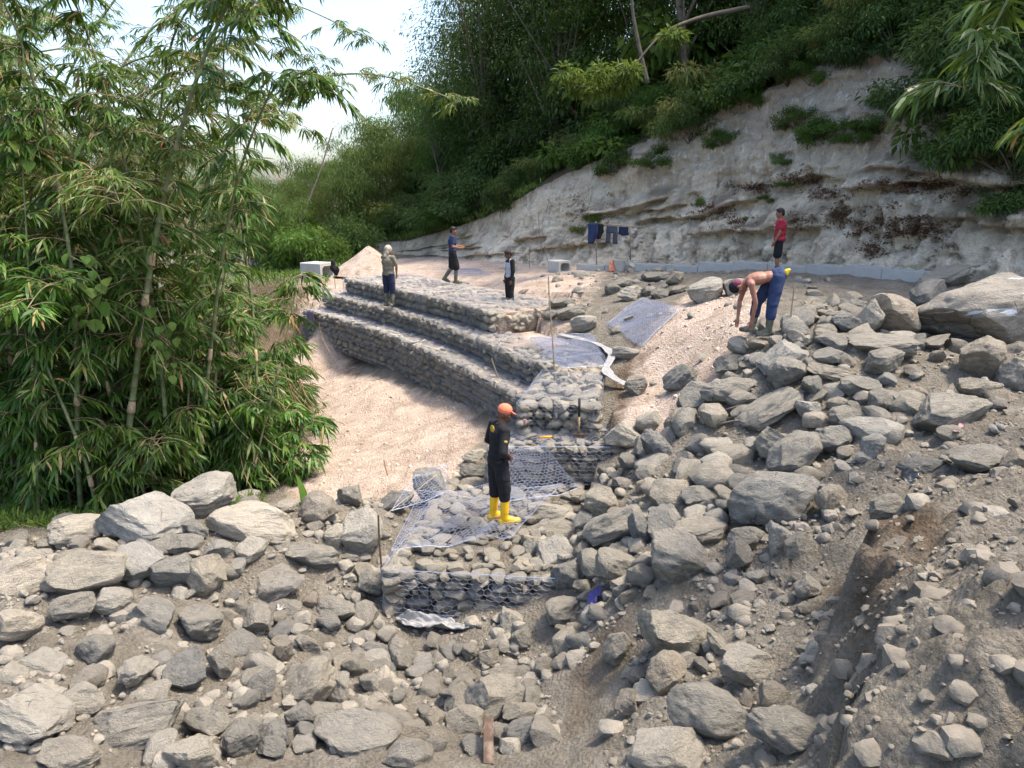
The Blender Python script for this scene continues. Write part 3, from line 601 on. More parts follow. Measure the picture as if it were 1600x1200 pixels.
HERO = [
 # ridge along the bamboo
 (315, 812, 98, 64, 'rock_pale', 'angular pale boulder perched highest on the stone ridge by the bamboo', -8, 0.25),
 (227, 842, 142, 72, 'rock_pale', 'broad peaked tan boulder on the ridge below the bamboo stems', 4, 0.1),
 (398, 846, 138, 60, 'rock_pale', 'long pale slab boulder with bluish right end on the ridge', 6, 0.15),
 (124, 848, 92, 42, 'rock_pale', 'low rounded pale boulder at the grassy end of the ridge', 0, 0.05),
 (380, 795, 50, 28, 'rock_pale', 'small pale rounded boulder behind the long ridge slab', 0, 0.2),
 (100, 828, 38, 24, 'rock', 'small grey boulder behind the low rounded one beside the grass', 0, 0.1),
 (305, 840, 44, 32, 'rock', 'dark small boulder wedged between the peaked and the perched boulder', 20, 0),
 (447, 806, 36, 24, 'rock_pale', 'small tan boulder near the big green leaf', 0, 0.1),
 (394, 886, 54, 46, 'rock_pale', 'squarish tan boulder under the long ridge slab', 8, 0.15),
 (374, 900, 32, 28, 'rock_pale', 'small tan angular boulder touching the squarish tan one', -12, 0.05),
 (488, 888, 82, 42, 'rock', 'dark undercut slab boulder jutting from the dirt ridge', 10, 0.12),
 (568, 868, 66, 74, 'rock_pale', 'tall pale split boulder beside the thin iron stake', -14, 0.1),
 (524, 858, 34, 36, 'rock_pale', 'whitish small boulder next to the tall split boulder', 0, 0.1),
 (500, 824, 64, 60, 'rock_brown', 'dusty brown upright boulder on the crest above the dark slab', 0, 0.1),
 (547, 799, 38, 46, 'rock_blue', 'bluish leaning boulder standing against the sand slope', 18, 0.05),
 (620, 806, 56, 40, 'rock_blue', 'flat blue grey boulder at the corner of the loose mesh', -12, 0.1),
 (671, 794, 52, 66, 'rock_blue', 'tall blue grey boulder behind the slack wire mesh', 0, 0.1),
 (547, 880, 30, 16, 'rock', 'small dark stone tucked under the tall split boulder', 0, 0),
 (430, 940, 102, 54, 'rock_brown', 'long dusty slab with shadowed lower edge below the ridge', -26, 0.05),
 (580, 938, 46, 52, 'rock', 'grey boulder half buried left of the thin iron stake', 0, 0),
 (402, 994, 56, 50, 'rock_blue', 'blue grey boulder left of the dusty slab foot', 14, 0),
 (520, 970, 80, 38, 'rock', 'flat topped grey boulder near the foot of the iron stake', 6, 0),
 (445, 968, 54, 30, 'rock', 'grey boulder between the blue grey one and the flat topped one', 0, 0),
 (482, 1026, 44, 38, 'rock_blue', 'pointed bluish boulder on the open rubble floor', 20, 0),
 (443, 1036, 30, 40, 'rock_brown', 'upright brown striped stone beside the pointed bluish boulder', 0, 0),
 (401, 1036, 32, 20, 'rock', 'small flat dark stone on bare dirt', 0, 0),
 (484, 1104, 94, 62, 'rock', 'long furrowed grey boulder lying aslant on the rubble floor', -38, 0),
 (410, 1094, 44, 46, 'rock_blue', 'smooth blue grey boulder left of the furrowed one', 10, 0),
 (530, 1097, 48, 46, 'rock_pale', 'whitish angular boulder right of the furrowed one', 0, 0),
 (575, 1085, 34, 36, 'rock_pale', 'small white speckled boulder next to the whitish angular one', 0, 0),
 (592, 1118, 46, 32, 'rock_pale', 'pale rounded boulder above the large flat slab', 0, 0),
 (556, 1180, 140, 60, 'rock', 'large flat grey slab with bluish chipped front on the rubble floor', 2, 0.05),
 (472, 1144, 44, 46, 'rock', 'grey wedge boulder left of the large flat slab', 0, 0),
 (584, 1028, 46, 36, 'rock_blue', 'rounded dark blue grey boulder in the middle of the floor', 0, 0),
 (630, 1044, 52, 48, 'rock_blue', 'cracked blue grey boulder right of the rounded dark one', 12, 0),
 (432, 1168, 52, 46, 'rock', 'greenish grey boulder near the pale blue faced stone', 0, 0),
 (378, 1180, 50, 66, 'rock', 'tall grey boulder standing left of the greenish grey one', 0, 0),
 (424, 1184, 44, 36, 'rock_blue', 'pale blue faced angular stone low on the floor', 0, 0),
 (612, 1140, 76, 32, 'rock_blue', 'dark bluish wedge behind the large flat slab', 0, 0),
 (642, 1168, 54, 38, 'rock', 'grey boulder right of the large flat slab', -20, 0),
 (638, 1206, 76, 54, 'rock', 'smooth grey boulder cut by the lower picture edge', -16, 0),
 (676, 1142, 42, 42, 'rock', 'upright grey boulder between the wedge and the saddle boulder', 10, 0),
 (774, 1128, 90, 74, 'rock_blue', 'saddle topped blue grey boulder in the middle of the floor', 0, 0),
 (726, 1150, 68, 48, 'rock', 'slanting grey slab leaning on the saddle topped boulder', -24, 0),
 (815, 1136, 58, 42, 'rock', 'grey boulder with pale specks right of the saddle topped one', -10, 0),
 (814, 1168, 60, 42, 'rock_blue', 'slanting bluish slab beside the reddish plank', -26, 0),
 (714, 1122, 42, 44, 'rock', 'grey rounded boulder left of the saddle topped one', 0, 0),
 (790, 1062, 56, 26, 'rock', 'flat greenish stone behind the saddle topped boulder', 0, 0),
 (763, 1044, 36, 34, 'rock', 'tan grey cube like stone below the white sheet', 0, 0),
 (815, 1018, 36, 42, 'rock', 'dark angular stone in the heap beside the front gabion', 0, 0.1),
 (797, 992, 42, 42, 'rock_pale', 'pale angular stone topping the heap beside the front gabion', 0, 0.15),
 (852, 1050, 44, 42, 'rock_brown', 'brown dusty boulder at the foot of the earth bank', 0, 0),
 (880, 978, 58, 46, 'rock', 'grey boulder with dry grass just left of the purple cloth', 0, 0.05),
 (735, 1030, 34, 26, 'rock', 'small grey stone on the dirt below the white sheet', 0, 0),
 # beside and behind the front gabion
 (856, 828, 68, 46, 'rock_pale', 'dusty pale boulder right of the yellow boots', 0, 0.05),
 (868, 852, 96, 38, 'rock', 'greenish long boulder lying at the gabion edge', 10, 0),
 (938, 814, 58, 54, 'rock', 'grey boulder behind the long slanting slab', 0, 0.05),
 (962, 852, 100, 58, 'rock', 'long slanting dusty slab boulder right of the gabion', -30, 0.1),
 (868, 898, 68, 62, 'rock_pale', 'large pale boulder overlapping the front gabion corner', -18, 0.05),
 (884, 932, 40, 62, 'rock_blue', 'upright greenish grey boulder in front of the large pale one', 14, 0.1),
 (832, 882, 42, 44, 'rock', 'rounded grey boulder at the right end of the gabion top', 0, 0.05),
 (912, 880, 36, 34, 'rock', 'dark stone in the gap behind the upright greenish boulder', 0, 0.05),
 (906, 898, 26, 30, 'rock_brown', 'small tan stone beside the upright greenish boulder', 0, 0.1),
 (1000, 852, 34, 54, 'rock_blue', 'narrow bluish boulder leaning behind the slanting slab', -24, 0.05),
 (962, 914, 76, 56, 'rock', 'boulder with a shadowed hollow at the lip of the bank', 20, 0.05),
 (1053, 914, 100, 84, 'rock', 'big rounded dusty boulder on the rubble bank', 10, 0.05),
 (1092, 858, 88, 48, 'rock', 'lens shaped boulder above the big rounded dusty one', -6, 0.2),
 (1167, 858, 60, 38, 'rock', 'oval grey boulder resting below the huge blue grey boulder', 6, 0.15),
 (1155, 892, 42, 48, 'rock', 'small cube shaped boulder under the oval one', 0, 0.05),
 (1217, 870, 46, 54, 'rock_pale', 'whitish blocky boulder under the huge blue grey boulder', 0, 0.05),
 (1250, 878, 52, 50, 'rock', 'rough grey boulder touching the whitish blocky one', 0, 0.05),
 (1209, 824, 144, 94, 'rock_blue', 'huge smooth blue grey boulder dominating the rubble bank', -4, 0.1),
 (1298, 804, 52, 48, 'rock', 'grey boulder right of the huge blue grey one', 0, 0),
 (1388, 808, 60, 62, 'rock', 'grey peaked boulder below the black plastic scrap', 14, 0),
 (1058, 1030, 110, 86, 'rock', 'big smooth oval boulder beside the narrow dirt path', 22, 0),
 (1170, 1066, 90, 56, 'rock_pale', 'pale flat topped boulder at the edge of the dirt path', 0, 0),
 (1108, 1152, 130, 80, 'rock_blue', 'broad bluish boulder with dirt heaped on it near the path', -6, 0),
 (1238, 1172, 136, 66, 'rock_blue', 'smooth low blue grey boulder at the cut bank foot', 4, 0),
 (1048, 1212, 130, 72, 'rock_pale', 'dirt covered boulder at the lower edge left of the path', 0, 0),
 (1122, 1018, 56, 22, 'rock_pale', 'narrow pale flake of stone beside the big oval boulder', 52, 0),
 (1262, 938, 42, 40, 'rock_pale', 'pale chipped stone where the dirt path begins', -20, 0),
 (1160, 952, 42, 30, 'rock', 'tan grey stone above the pale flat topped boulder', 0, 0),
 (1040, 1088, 60, 70, 'rock_brown', 'dusty brown boulder sunk in dirt below the big oval one', 20, 0),
 (965, 1040, 40, 60, 'rock', 'tall dusty stone stuck in the brown earth bank', 16, 0),
 (985, 1120, 46, 46, 'rock_brown', 'reddish tan stone in the earth bank', 0, 0),
 # rubble slope below the man bending down
 (1064, 615, 58, 44, 'rock', 'flat slanting boulder on the sand below the bending man', -30, 0.1),
 (1090, 647, 68, 50, 'rock_blue', 'egg shaped blue grey boulder at the top of the slope', 0, 0.15),
 (1142, 630, 92, 42, 'rock_blue', 'wide overhanging bluish boulder above the dark hollow', -6, 0.3),
 (1225, 582, 84, 46, 'rock_pale', 'pale ridged boulder closest below the bending man', -24, 0.1),
 (1232, 612, 76, 58, 'rock', 'grey pointed boulder under the pale ridged one', -20, 0.1),
 (1204, 662, 104, 44, 'rock', 'long slab boulder slanting down over a dark gap', -32, 0.2),
 (1160, 640, 50, 30, 'rock', 'grey blocky stone under the wide overhanging boulder', 0, 0.05),
 (1298, 575, 52, 32, 'rock_blue', 'light bluish flat boulder below the orange scrap', 8, 0.1),
 (1298, 592, 74, 24, 'rock', 'thin grey slab below the light bluish boulder', 4, 0.05),
 (1262, 662, 52, 40, 'rock_pale', 'white speckled boulder beside the long slanting slab', 0, 0.05),
 (1268, 622, 42, 36, 'rock_blue', 'shiny bluish stone above the white speckled boulder', 0, 0.05),
 (1210, 720, 62, 54, 'rock', 'rounded grey boulder above the huge blue grey one', 0, 0.1),
 (1242, 740, 96, 60, 'rock', 'sharp edged slanting boulder behind the huge blue grey one', -34, 0.1),
 (1306, 707, 74, 46, 'rock', 'smooth oval boulder right of the sharp edged slanting one', 12, 0.05),
 (1363, 722, 34, 46, 'rock_pale', 'upright pale shard standing in the dirt', 10, 0),
 (1324, 672, 54, 38, 'rock', 'dusty grey boulder behind the smooth oval one', 0, 0),
 (1340, 620, 60, 34, 'rock', 'grey flat boulder in the middle of the slope', 0, 0),
 (1375, 645, 42, 40, 'rock', 'grey tilted boulder right of the slope middle', 24, 0),
 (1302, 550, 54, 32, 'rock', 'grey boulder left of the orange scrap', 0, 0.05),
 (1378, 560, 104, 40, 'rock', 'long dark rounded boulder right of the orange scrap', 4, 0.1),
 (1384, 583, 68, 40, 'rock', 'flat topped grey boulder under the long dark one', -10, 0.05),
 (1400, 529, 80, 68, 'rock_brown', 'brown cracked boulder leaning on the giant boulder', 12, 0.1),
 (1360, 522, 40, 56, 'rock_pale', 'whitish upright slab beside the brown cracked boulder', 16, 0.1),
 (1322, 522, 46, 34, 'rock_blue', 'dark blue shiny boulder left of the whitish slab', 0, 0.05),
 (1286, 540, 34, 28, 'rock', 'small dark boulder left of the orange scrap group', 0, 0),
 (1540, 548, 228, 118, 'rock_brown', 'giant brown boulder with white streaks at the right', -10, 0.0),
 (1452, 484, 66, 46, 'rock', 'grey slab leaning on the far side of the giant boulder', -34, 0.1),
 (1475, 450, 80, 30, 'rock', 'dark flat boulder behind the giant one at the drain end', -20, 0.1),
 (1540, 440, 70, 30, 'rock_blue', 'bluish boulder top showing over the giant one', 0, 0.2),
 (1338, 490, 54, 30, 'rock', 'grey boulder on the terrace left of the giant one', 0, 0),
 (1575, 537, 60, 60, 'rock', 'grey angular boulder leaning in front of the giant one', 0, 0.3),
 (1535, 592, 72, 70, 'rock_brown', 'reddish brown rounded boulder below the giant one', 0, 0),
 (1530, 622, 60, 40, 'rock', 'grey boulder under the reddish brown rounded one', 0, 0),
 (1592, 604, 70, 58, 'rock', 'grey white bottomed boulder at the right edge', -20, 0),
 (1490, 675, 118, 60, 'rock', 'wide low boulder sunk in the dirt slope', -6, 0),
 (1484, 690, 44, 26, 'rock', 'small boulder with pinkish litter below the wide low one', 0, 0),
 (1440, 740, 70, 26, 'rock_blue', 'bluish stone flush with the dirt slope', -14, 0),
 (1530, 735, 110, 40, 'rock', 'dusty flat rock outcrop in the dirt slope', 0, 0),
 (1562, 826, 50, 26, 'rock', 'lone pale oval stone on the dirt slope', 0, 0),
 (1590, 740, 40, 46, 'rock_brown', 'brown boulder cut by the right picture edge', 0, 0),
 # around the block and the mid gabion
 (992, 622, 40, 36, 'rock', 'dark grey boulder lying by the white strip', -20, 0),
 (974, 704, 60, 48, 'rock_pale', 'pale yellowish boulder at the corner of the mid gabion', 10, 0.25),
 (1016, 678, 48, 36, 'rock_pale', 'pale rounded boulder behind the yellowish one', 0, 0.1),
 (1060, 682, 42, 46, 'rock_brown', 'brown blocky boulder before the dark hollow', 0, 0.05),
 (1028, 724, 58, 52, 'rock_blue', 'blue grey pointed boulder below the brown blocky one', 14, 0.1),
 (1008, 755, 34, 28, 'rock', 'small rounded boulder right of the mid gabion', 0, 0.05),
 (976, 772, 38, 26, 'rock_brown', 'tan flat stone at the foot of the mid gabion', 0, 0),
 (950, 745, 28, 26, 'rock', 'grey stone against the end of the mid gabion', 0, 0),
 (742, 724, 40, 22, 'rock_pale', 'top stone of the small stack behind the man in black', 0, 0.42),
 (739, 750, 42, 30, 'rock', 'middle stone of the small stack behind the man in black', 0, 0.2),
 (738, 772, 48, 26, 'rock', 'bottom stone of the small stack behind the man in black', 0, 0),
 (806, 764, 34, 34, 'rock', 'pointed stone showing right of the black trousers', 20, 0.05),
 (732, 804, 68, 32, 'rock', 'flat pale grey stone on the mesh behind the yellow boots', 0, 0.05),
 (747, 814, 34, 30, 'rock_brown', 'brown crusted stone just behind the yellow boots', 0, 0.05),
 (668, 765, 30, 20, 'rock', 'small stone beside the slack mesh corner', 0, 0),
 # upper terrace
 (1103, 474, 54, 40, 'rock_pale', 'large pale boulder on the terrace near the bending man', -8, 0),
 (1150, 464, 38, 34, 'rock_pale', 'pale boulder behind the bending man head', -20, 0),
 (1027, 440, 44, 20, 'rock', 'long grey boulder in the terrace stone heap', 0, 0),
 (1054, 446, 30, 22, 'rock_brown', 'brown boulder at the right end of the terrace heap', 0, 0),
 (985, 470, 44, 26, 'rock_pale', 'broad pale boulder at the front of the terrace heap', 0, 0),
 (1032, 464, 30, 20, 'rock', 'rounded grey boulder in front of the terrace heap', 0, 0),
 (1010, 462, 20, 18, 'rock', 'small round grey boulder in the terrace heap middle', 0, 0),
 (957, 460, 24, 20, 'rock', 'small grey boulder at the left end of the terrace heap', 0, 0),
 (975, 450, 30, 16, 'rock_blue', 'bluish boulder at the back of the terrace heap', 0, 0),
 (1058, 458, 30, 14, 'rock_brown', 'flat tan stone right of the rounded terrace boulder', -16, 0),
 (880, 484, 40, 20, 'rock', 'flat grey boulder in the small heap behind the tiers', 0, 0.1),
 (892, 502, 44, 24, 'rock', 'greenish boulder in the small heap behind the tiers', -8, 0),
 (861, 500, 30, 16, 'rock_blue', 'dark flat boulder left in the small heap', 0, 0),
 (907, 490, 22, 16, 'rock_blue', 'small blue boulder right in the small heap', 0, 0.1),
 (914, 520, 40, 30, 'rock_pale', 'half pale half dark boulder at the front of the small heap', -18, 0),
 (980, 563, 44, 22, 'rock_pale', 'flat pale stone holding down the wire panel', 0, 0.02),
 (722, 452, 22, 12, 'rock', 'small stone on top of the upper tier', 0, 0.4),
 (817, 462, 20, 10, 'rock', 'dark slab behind the boy in grey and black', -20, 0.1),
]
HERO_LEFT = [ (28, 935, 120, 62), (132, 930, 128, 68), (210, 905, 90, 52), (272, 925, 80, 62), (322, 935, 62, 72), (30, 1000, 66, 52), (116, 970, 66, 44), (175, 960, 60, 40), (240, 985, 78, 50), (310, 1000, 70, 52),
 (60, 1062, 84, 46), (150, 1040, 62, 50), (215, 1075, 66, 52), (290, 1075, 70, 60), (345, 1060, 40, 56), (40, 1160, 130, 84), (215, 1165, 140, 74), (130, 1115, 70, 46), (320, 1150, 76, 62), (110, 1205, 90, 52), (300, 1210, 84, 56) ]
HL_LAB = [
 'wide pale boulder at the picture edge just below the grass',
 'broad grey boulder under the low rounded ridge boulder',
 'pale boulder directly below the broad peaked ridge boulder',
 'blue grey boulder below the perched ridge boulder',
 'upright grey boulder left of the squarish tan one',
 'pale squarish boulder at the left picture edge above mid heap',
 'small grey boulder under the broad grey one',
 'small pale boulder between the broad grey and the blue grey one',
 'bluish boulder in the centre of the near left heap',
 'grey boulder at the right rim of the near left heap',
 'flat pale boulder low at the left picture edge',
 'small grey boulder beside the flat pale one',
 'pale boulder below the centre of the near left heap',
 'bluish boulder left of the smooth blue grey floor boulder',
 'narrow grey boulder at the right rim by the bare dirt',
 'biggest pale boulder in the lower left corner',
 'long grey boulder at the lower edge of the near left heap',
 'pale boulder just above the long grey one',
 'bluish boulder beside the tall grey floor boulder',
 'grey boulder cut by the lower edge near the left corner',
 'pale boulder cut by the lower edge right of the long grey one']
for q in HERO: hero(q[0], q[1], q[2], q[3], q[4], q[5], q[6], q[7])
for i, q in enumerate(HERO_LEFT):
    hero(q[0], q[1], q[2], q[3], ['rock_pale', 'rock', 'rock_pale', 'rock_blue', 'rock'][i % 5], HL_LAB[i], (i * 37) % 31 - 15, 0.03, group='boulders heaped in the near left corner')
# white mineral streaks on the giant boulder come from its own material
def giant_mat():
    m = M['rock_brown'].copy(); m.name = 'rock_streaked'; nt = m.node_tree; b = nt.nodes['Principled BSDF']; src = b.inputs['Base Color'].links[0].from_socket
    tc = nt.nodes.new('ShaderNodeTexCoord'); mp = nt.nodes.new('ShaderNodeMapping'); mp.inputs['Rotation'].default_value = (0, R(35), 0); mp.inputs['Scale'].default_value = (1.0, 1.0, 3.2)
    nz = nt.nodes.new('ShaderNodeTexNoise'); nz.inputs['Scale'].default_value = 1.5; nz.inputs['Detail'].default_value = 5; nz.inputs['Distortion'].default_value = 0.8
    nt.links.new(tc.outputs['Object'], mp.inputs[0]); nt.links.new(mp.outputs[0], nz.inputs['Vector'])
    rp = nt.nodes.new('ShaderNodeMapRange'); rp.inputs[1].default_value = 0.585; rp.inputs[2].default_value = 0.62; nt.links.new(nz.outputs['Fac'], rp.inputs[0])
    mx = nt.nodes.new('ShaderNodeMix'); mx.data_type = 'RGBA'; mx.inputs[7].default_value = (0.55, 0.57, 0.62, 1)
    nt.links.new(rp.outputs[0], mx.inputs[0]); nt.links.new(src, mx.inputs[6]); nt.links.new(mx.outputs[2], b.inputs['Base Color']); return m
for o in list(bpy.data.objects):
    if o.get('label', '').startswith('giant brown'):
        o.data = BOULD['rock_brown'][2].copy(); o.data.materials[0] = giant_mat(); giant = o

# ------------------------------------------------------------------ smaller rocks: counted ones, then the crumbs as stuff
ZONES = [  # polygon in px, drop, how many single rocks, size range in metres, mats, label
 ([(365, 960), (600, 960), (860, 1020), (870, 1195), (365, 1195)], 4.85, 62, (0.09, 0.20), ['rock', 'rock_blue', 'rock_pale', 'rock'], 'rock loose on the open rubble floor', 'rocks on the open rubble floor'),
 ([(0, 860), (360, 860), (360, 1195), (0, 1195)], 4.4, 28, (0.10, 0.22), ['rock_pale', 'rock', 'rock_blue'], 'rock filling gaps in the near left stone heap', 'rocks in the near left heap'),
 ([(370, 800), (600, 800), (600, 960), (370, 960)], 4.5, 26, (0.08, 0.17), ['rock_pale', 'rock_brown', 'rock'], 'dusty rock in the dirt below the ridge', 'rocks below the ridge'),
 ([(860, 770), (1010, 760), (1010, 960), (850, 990)], 4.2, 30, (0.09, 0.19), ['rock', 'rock_brown', 'rock_blue'], 'rock in the heap between the front gabion and the bank', 'rocks heaped by the front gabion'),
 ([(1010, 640), (1300, 560), (1420, 600), (1420, 720), (1010, 800)], 3.0, 100, (0.12, 0.30), ['rock', 'rock_blue', 'rock', 'rock_pale'], 'rock jammed among the boulders on the rubble slope', 'rocks on the rubble slope'),
 ([(1020, 800), (1280, 830), (1280, 1000), (1240, 1190), (900, 1190), (1000, 950)], 3.6, 30, (0.05, 0.13), ['rock', 'rock_brown', 'rock_pale'], 'rock on the bank beside the dirt path', 'rocks beside the dirt path'),
 ([(1260, 480), (1600, 560), (1600, 640), (1300, 600)], 2.4, 26, (0.10, 0.22), ['rock', 'rock_brown'], 'rock wedged round the giant boulder', 'rocks round the giant boulder'),
 ([(1320, 820), (1590, 700), (1600, 1190), (1330, 1190)], 2.7, 12, (0.03, 0.08), ['rock', 'rock_brown', 'rock_pale'], 'stone stuck in the dirt of the right bank', 'stones in the right bank'),
 ([(840, 440), (1080, 430), (1080, 470), (900, 520)], 2.5, 26, (0.09, 0.2), ['rock', 'rock_pale'], 'rock scattered on the upper terrace', 'rocks on the upper terrace'),
]
def pts_in(poly, n, r):
    poly = np.asarray(poly); lo, hi = poly.min(0), poly.max(0); out = np.zeros((0, 2))
    while len(out) < n:
        q = r.uniform(lo, hi, (n * 3, 2)); out = np.concatenate([out, q[pip(poly, q[:, 0], q[:, 1])]])
    return out[:n]
r3 = np.random.default_rng(33)
for poly, drop, n, (s0, s1), mats, lab, grp in ZONES:
    W = pxpoly(poly, drop); C = pts_in(W, n * 20, r3); k = 0; spread = 0.5 if 'slope' in lab else 0.6
    for (x, y) in C:
        if k >= n: break
        s = s0 * (s1 / s0) ** (r3.random() ** 1.3)
        if any((x - a) ** 2 + (y - b) ** 2 < (spread * (c + s)) ** 2 for a, b, c in placed): continue
        if any(pip(f, np.array([x]), np.array([y]))[0] for f, t in FOOT): continue
        mt = mats[r3.integers(len(mats))]; me = SMALL[mt][r3.integers(5)]
        o = put_rock(me, 'rock', (x, y, gz(x, y) + s * r3.uniform(0.05, 0.4)), s * r3.uniform(0.9, 1.35), s * r3.uniform(0.75, 1.1), s * r3.uniform(0.55, 0.85), r3.uniform(0, 6.28), r3.uniform(-0.5, 0.5), r3.uniform(-0.5, 0.5))
        tone = dict(rock='grey', rock_blue='bluish', rock_pale='pale', rock_brown='brown')[mt]; big_ = 'larger' if s > (s0 * s1) ** 0.5 else 'smaller'; dp = 'far part' if y > np.median(C[:, 1]) else 'near part'
        tag(o, '%s %s %s, %s' % (big_, tone, lab, dp), 'rock', '%s %s %s, %s' % (big_, tone, grp, dp)); placed.append((x, y, s)); k += 1

def scatter_mesh(name, P, S, templates, mat, seed, flat=0.75):
    """many little stones as one mesh"""
    r = np.random.default_rng(seed); VV = []; FF = []; n = 0
    Qr = r.normal(size=(len(P), 4)); Qr /= np.linalg.norm(Qr, axis=1, keepdims=True); which = r.integers(0, len(templates), len(P))
    w, x, y, z = Qr.T
    Rm = np.stack([np.stack([1 - 2 * (y * y + z * z), 2 * (x * y - z * w), 2 * (x * z + y * w)], 1), np.stack([2 * (x * y + z * w), 1 - 2 * (x * x + z * z), 2 * (y * z - x * w)], 1), np.stack([2 * (x * z - y * w), 2 * (y * z + x * w), 1 - 2 * (x * x + y * y)], 1)], 1)
    for t, (tv, tf) in enumerate(templates):
        m = which == t
        if not m.any(): continue
        loc = np.einsum('nij,vj->nvi', Rm[m], tv) * S[m][:, None, None]; loc[..., 2] *= flat
        v = (loc + P[m][:, None]).reshape(-1, 3); f = (tf[None] + (np.arange(m.sum()) * len(tv))[:, None, None]).reshape(-1, 3) + n
        VV.append(v); FF.append(f); n += len(v)
    return mesh_np(name, np.concatenate(VV), np.concatenate(FF), True, 38)
PEB1 = [rock_shape(3000 + i, 2, 10, 0.0, 0.05) for i in range(7)]
PEB0 = [(lambda s: (ICO[1][0] * np.array([1, .8, .65]) * (1 + 0.25 * vnoise(ICO[1][0] * 1.7 + s, s))[:, None], ICO[1][1]))(i) for i in range(8)]
def rubble_pts(zones, n, r, seed):
    out = []
    for poly, drop, share in zones:
        W = pxpoly(poly, drop); out.append(pts_in(W, int(n * share), r))
    C = np.concatenate(out); q = np.stack([C[:, 0], C[:, 1], np.zeros(len(C))], 1)
    keep = vnoise(q * 1.6, seed) + r.uniform(-0.6, 0.6, len(C)) > -0.35
    for f, t in FOOT: keep &= ~pip(f, C[:, 0], C[:, 1])
    return C[keep]
RZ = [([(0, 850), (360, 850), (360, 1199), (0, 1199)], 4.4, 0.17), ([(360, 790), (600, 790), (860, 1010), (880, 1199), (360, 1199)], 4.8, 0.34), ([(850, 780), (1010, 740), (1010, 960), (900, 1010)], 4.2, 0.09), ([(1010, 640), (1300, 560), (1600, 600), (1600, 740), (1280, 840), (1010, 830)], 3.0, 0.26),
      ([(900, 1190), (1000, 900), (1290, 840), (1290, 1199)], 3.5, 0.08), ([(1300, 840), (1600, 700), (1600, 1199), (1310, 1199)], 2.7, 0.006), ([(830, 430), (1330, 430), (1270, 540), (900, 530)], 2.4, 0.10)]
C = rubble_pts(RZ, 3000, r3, 3); S = 0.022 * (0.13 / 0.022) ** (r3.random(len(C)) ** 2.0); S = S * np.where(C[:, 1] < 5.0, 0.62, 1.0)
Pz = np.stack([C[:, 0], C[:, 1], ground(C[:, 0], C[:, 1]) + 0.15 * S], 1)
o = obj('rubble', scatter_mesh('rubble', Pz, S, PEB1, None, 5), M['pebble']); tag(o, 'fist sized broken stones strewn over the dirt', 'rubble', kind='stuff')
C = rubble_pts([z if z[0][0] != (1300, 840) else (z[0], z[1], 0.02) for z in RZ], 7000, r3, 8); S = 0.007 * (0.03 / 0.007) ** (r3.random(len(C)) ** 1.3)
Pz = np.stack([C[:, 0], C[:, 1], ground(C[:, 0], C[:, 1]) + 0.1 * S], 1)
o = obj('gravel', scatter_mesh('gravel', Pz, S, PEB0, None, 6), M['pebble']); tag(o, 'fine gravel and dirt crumbs between the stones', 'gravel', kind='stuff')
C = rubble_pts([([(478, 545), (735, 640), (755, 700), (700, 765), (520, 800), (470, 780)], 4.7, 0.45), ([(1010, 510), (1110, 478), (1215, 505), (1190, 550), (1100, 590), (1030, 600)], 2.6, 0.30), ([(460, 440), (700, 415), (860, 430), (860, 520), (830, 500)], 2.7, 0.25)], 1500, r3, 9); S = 0.012 * (0.06 / 0.012) ** (r3.random(len(C)) ** 2.2)
Pz = np.stack([C[:, 0], C[:, 1], ground(C[:, 0], C[:, 1]) + 0.1 * S], 1)
simple('clod', (0.53, 0.43, 0.335), 0.95, 0.3, 9, 0, 0.5, bdist=0.02)
o = obj('sand_clods', scatter_mesh('sand_clods', Pz, S, PEB0, None, 7), M['clod']); tag(o, 'crumbly sand clods on the pale slopes', 'clods', kind='stuff')

RB = [([(1300, 840), (1600, 690), (1600, 1199), (1310, 1199)], 2.7, 0.55), ([(900, 1190), (1000, 900), (1290, 840), (1290, 1199)], 3.5, 0.25), ([(1250, 650), (1600, 620), (1600, 740), (1300, 820)], 2.8, 0.20)]
C = rubble_pts(RB, 2600, r3, 19); C = np.concatenate([C, np.c_[r3.uniform(1.0, 4.2, 1500), r3.uniform(1.7, 4.2, 1500)]]); S = 0.006 * (0.04 / 0.006) ** (r3.random(len(C)) ** 2.4)
Pz = np.stack([C[:, 0], C[:, 1], ground(C[:, 0], C[:, 1]) + 0.05 * S], 1)
simple('dirt_clod', (0.175, 0.153, 0.121), 0.97, 0.25, 9, 0, 0.6, bdist=0.02)
o = obj('dirt_clods', scatter_mesh('dirt_clods', Pz, S, PEB0, None, 17), M['dirt_clod']); tag(o, 'crumbly brown dirt clods on the right bank', 'clods', kind='stuff')

C = np.concatenate([rubble_pts(RB, 420, r3, 29), np.c_[r3.uniform(1.0, 4.0, 260), r3.uniform(1.8, 4.0, 260)]]); S = 0.022 * (0.10 / 0.022) ** (r3.random(len(C)) ** 1.6)
Pz = np.stack([C[:, 0], C[:, 1], ground(C[:, 0], C[:, 1]) - 0.25 * S], 1)
o = obj('dirt_lumps', scatter_mesh('dirt_lumps', Pz, S, [rock_shape(4000 + i, 2, 5, 0.4, 0.2) for i in range(6)], None, 27), M['dirt_clod']); tag(o, 'rough lumps of caked earth on the right bank', 'earth lumps', kind='stuff')

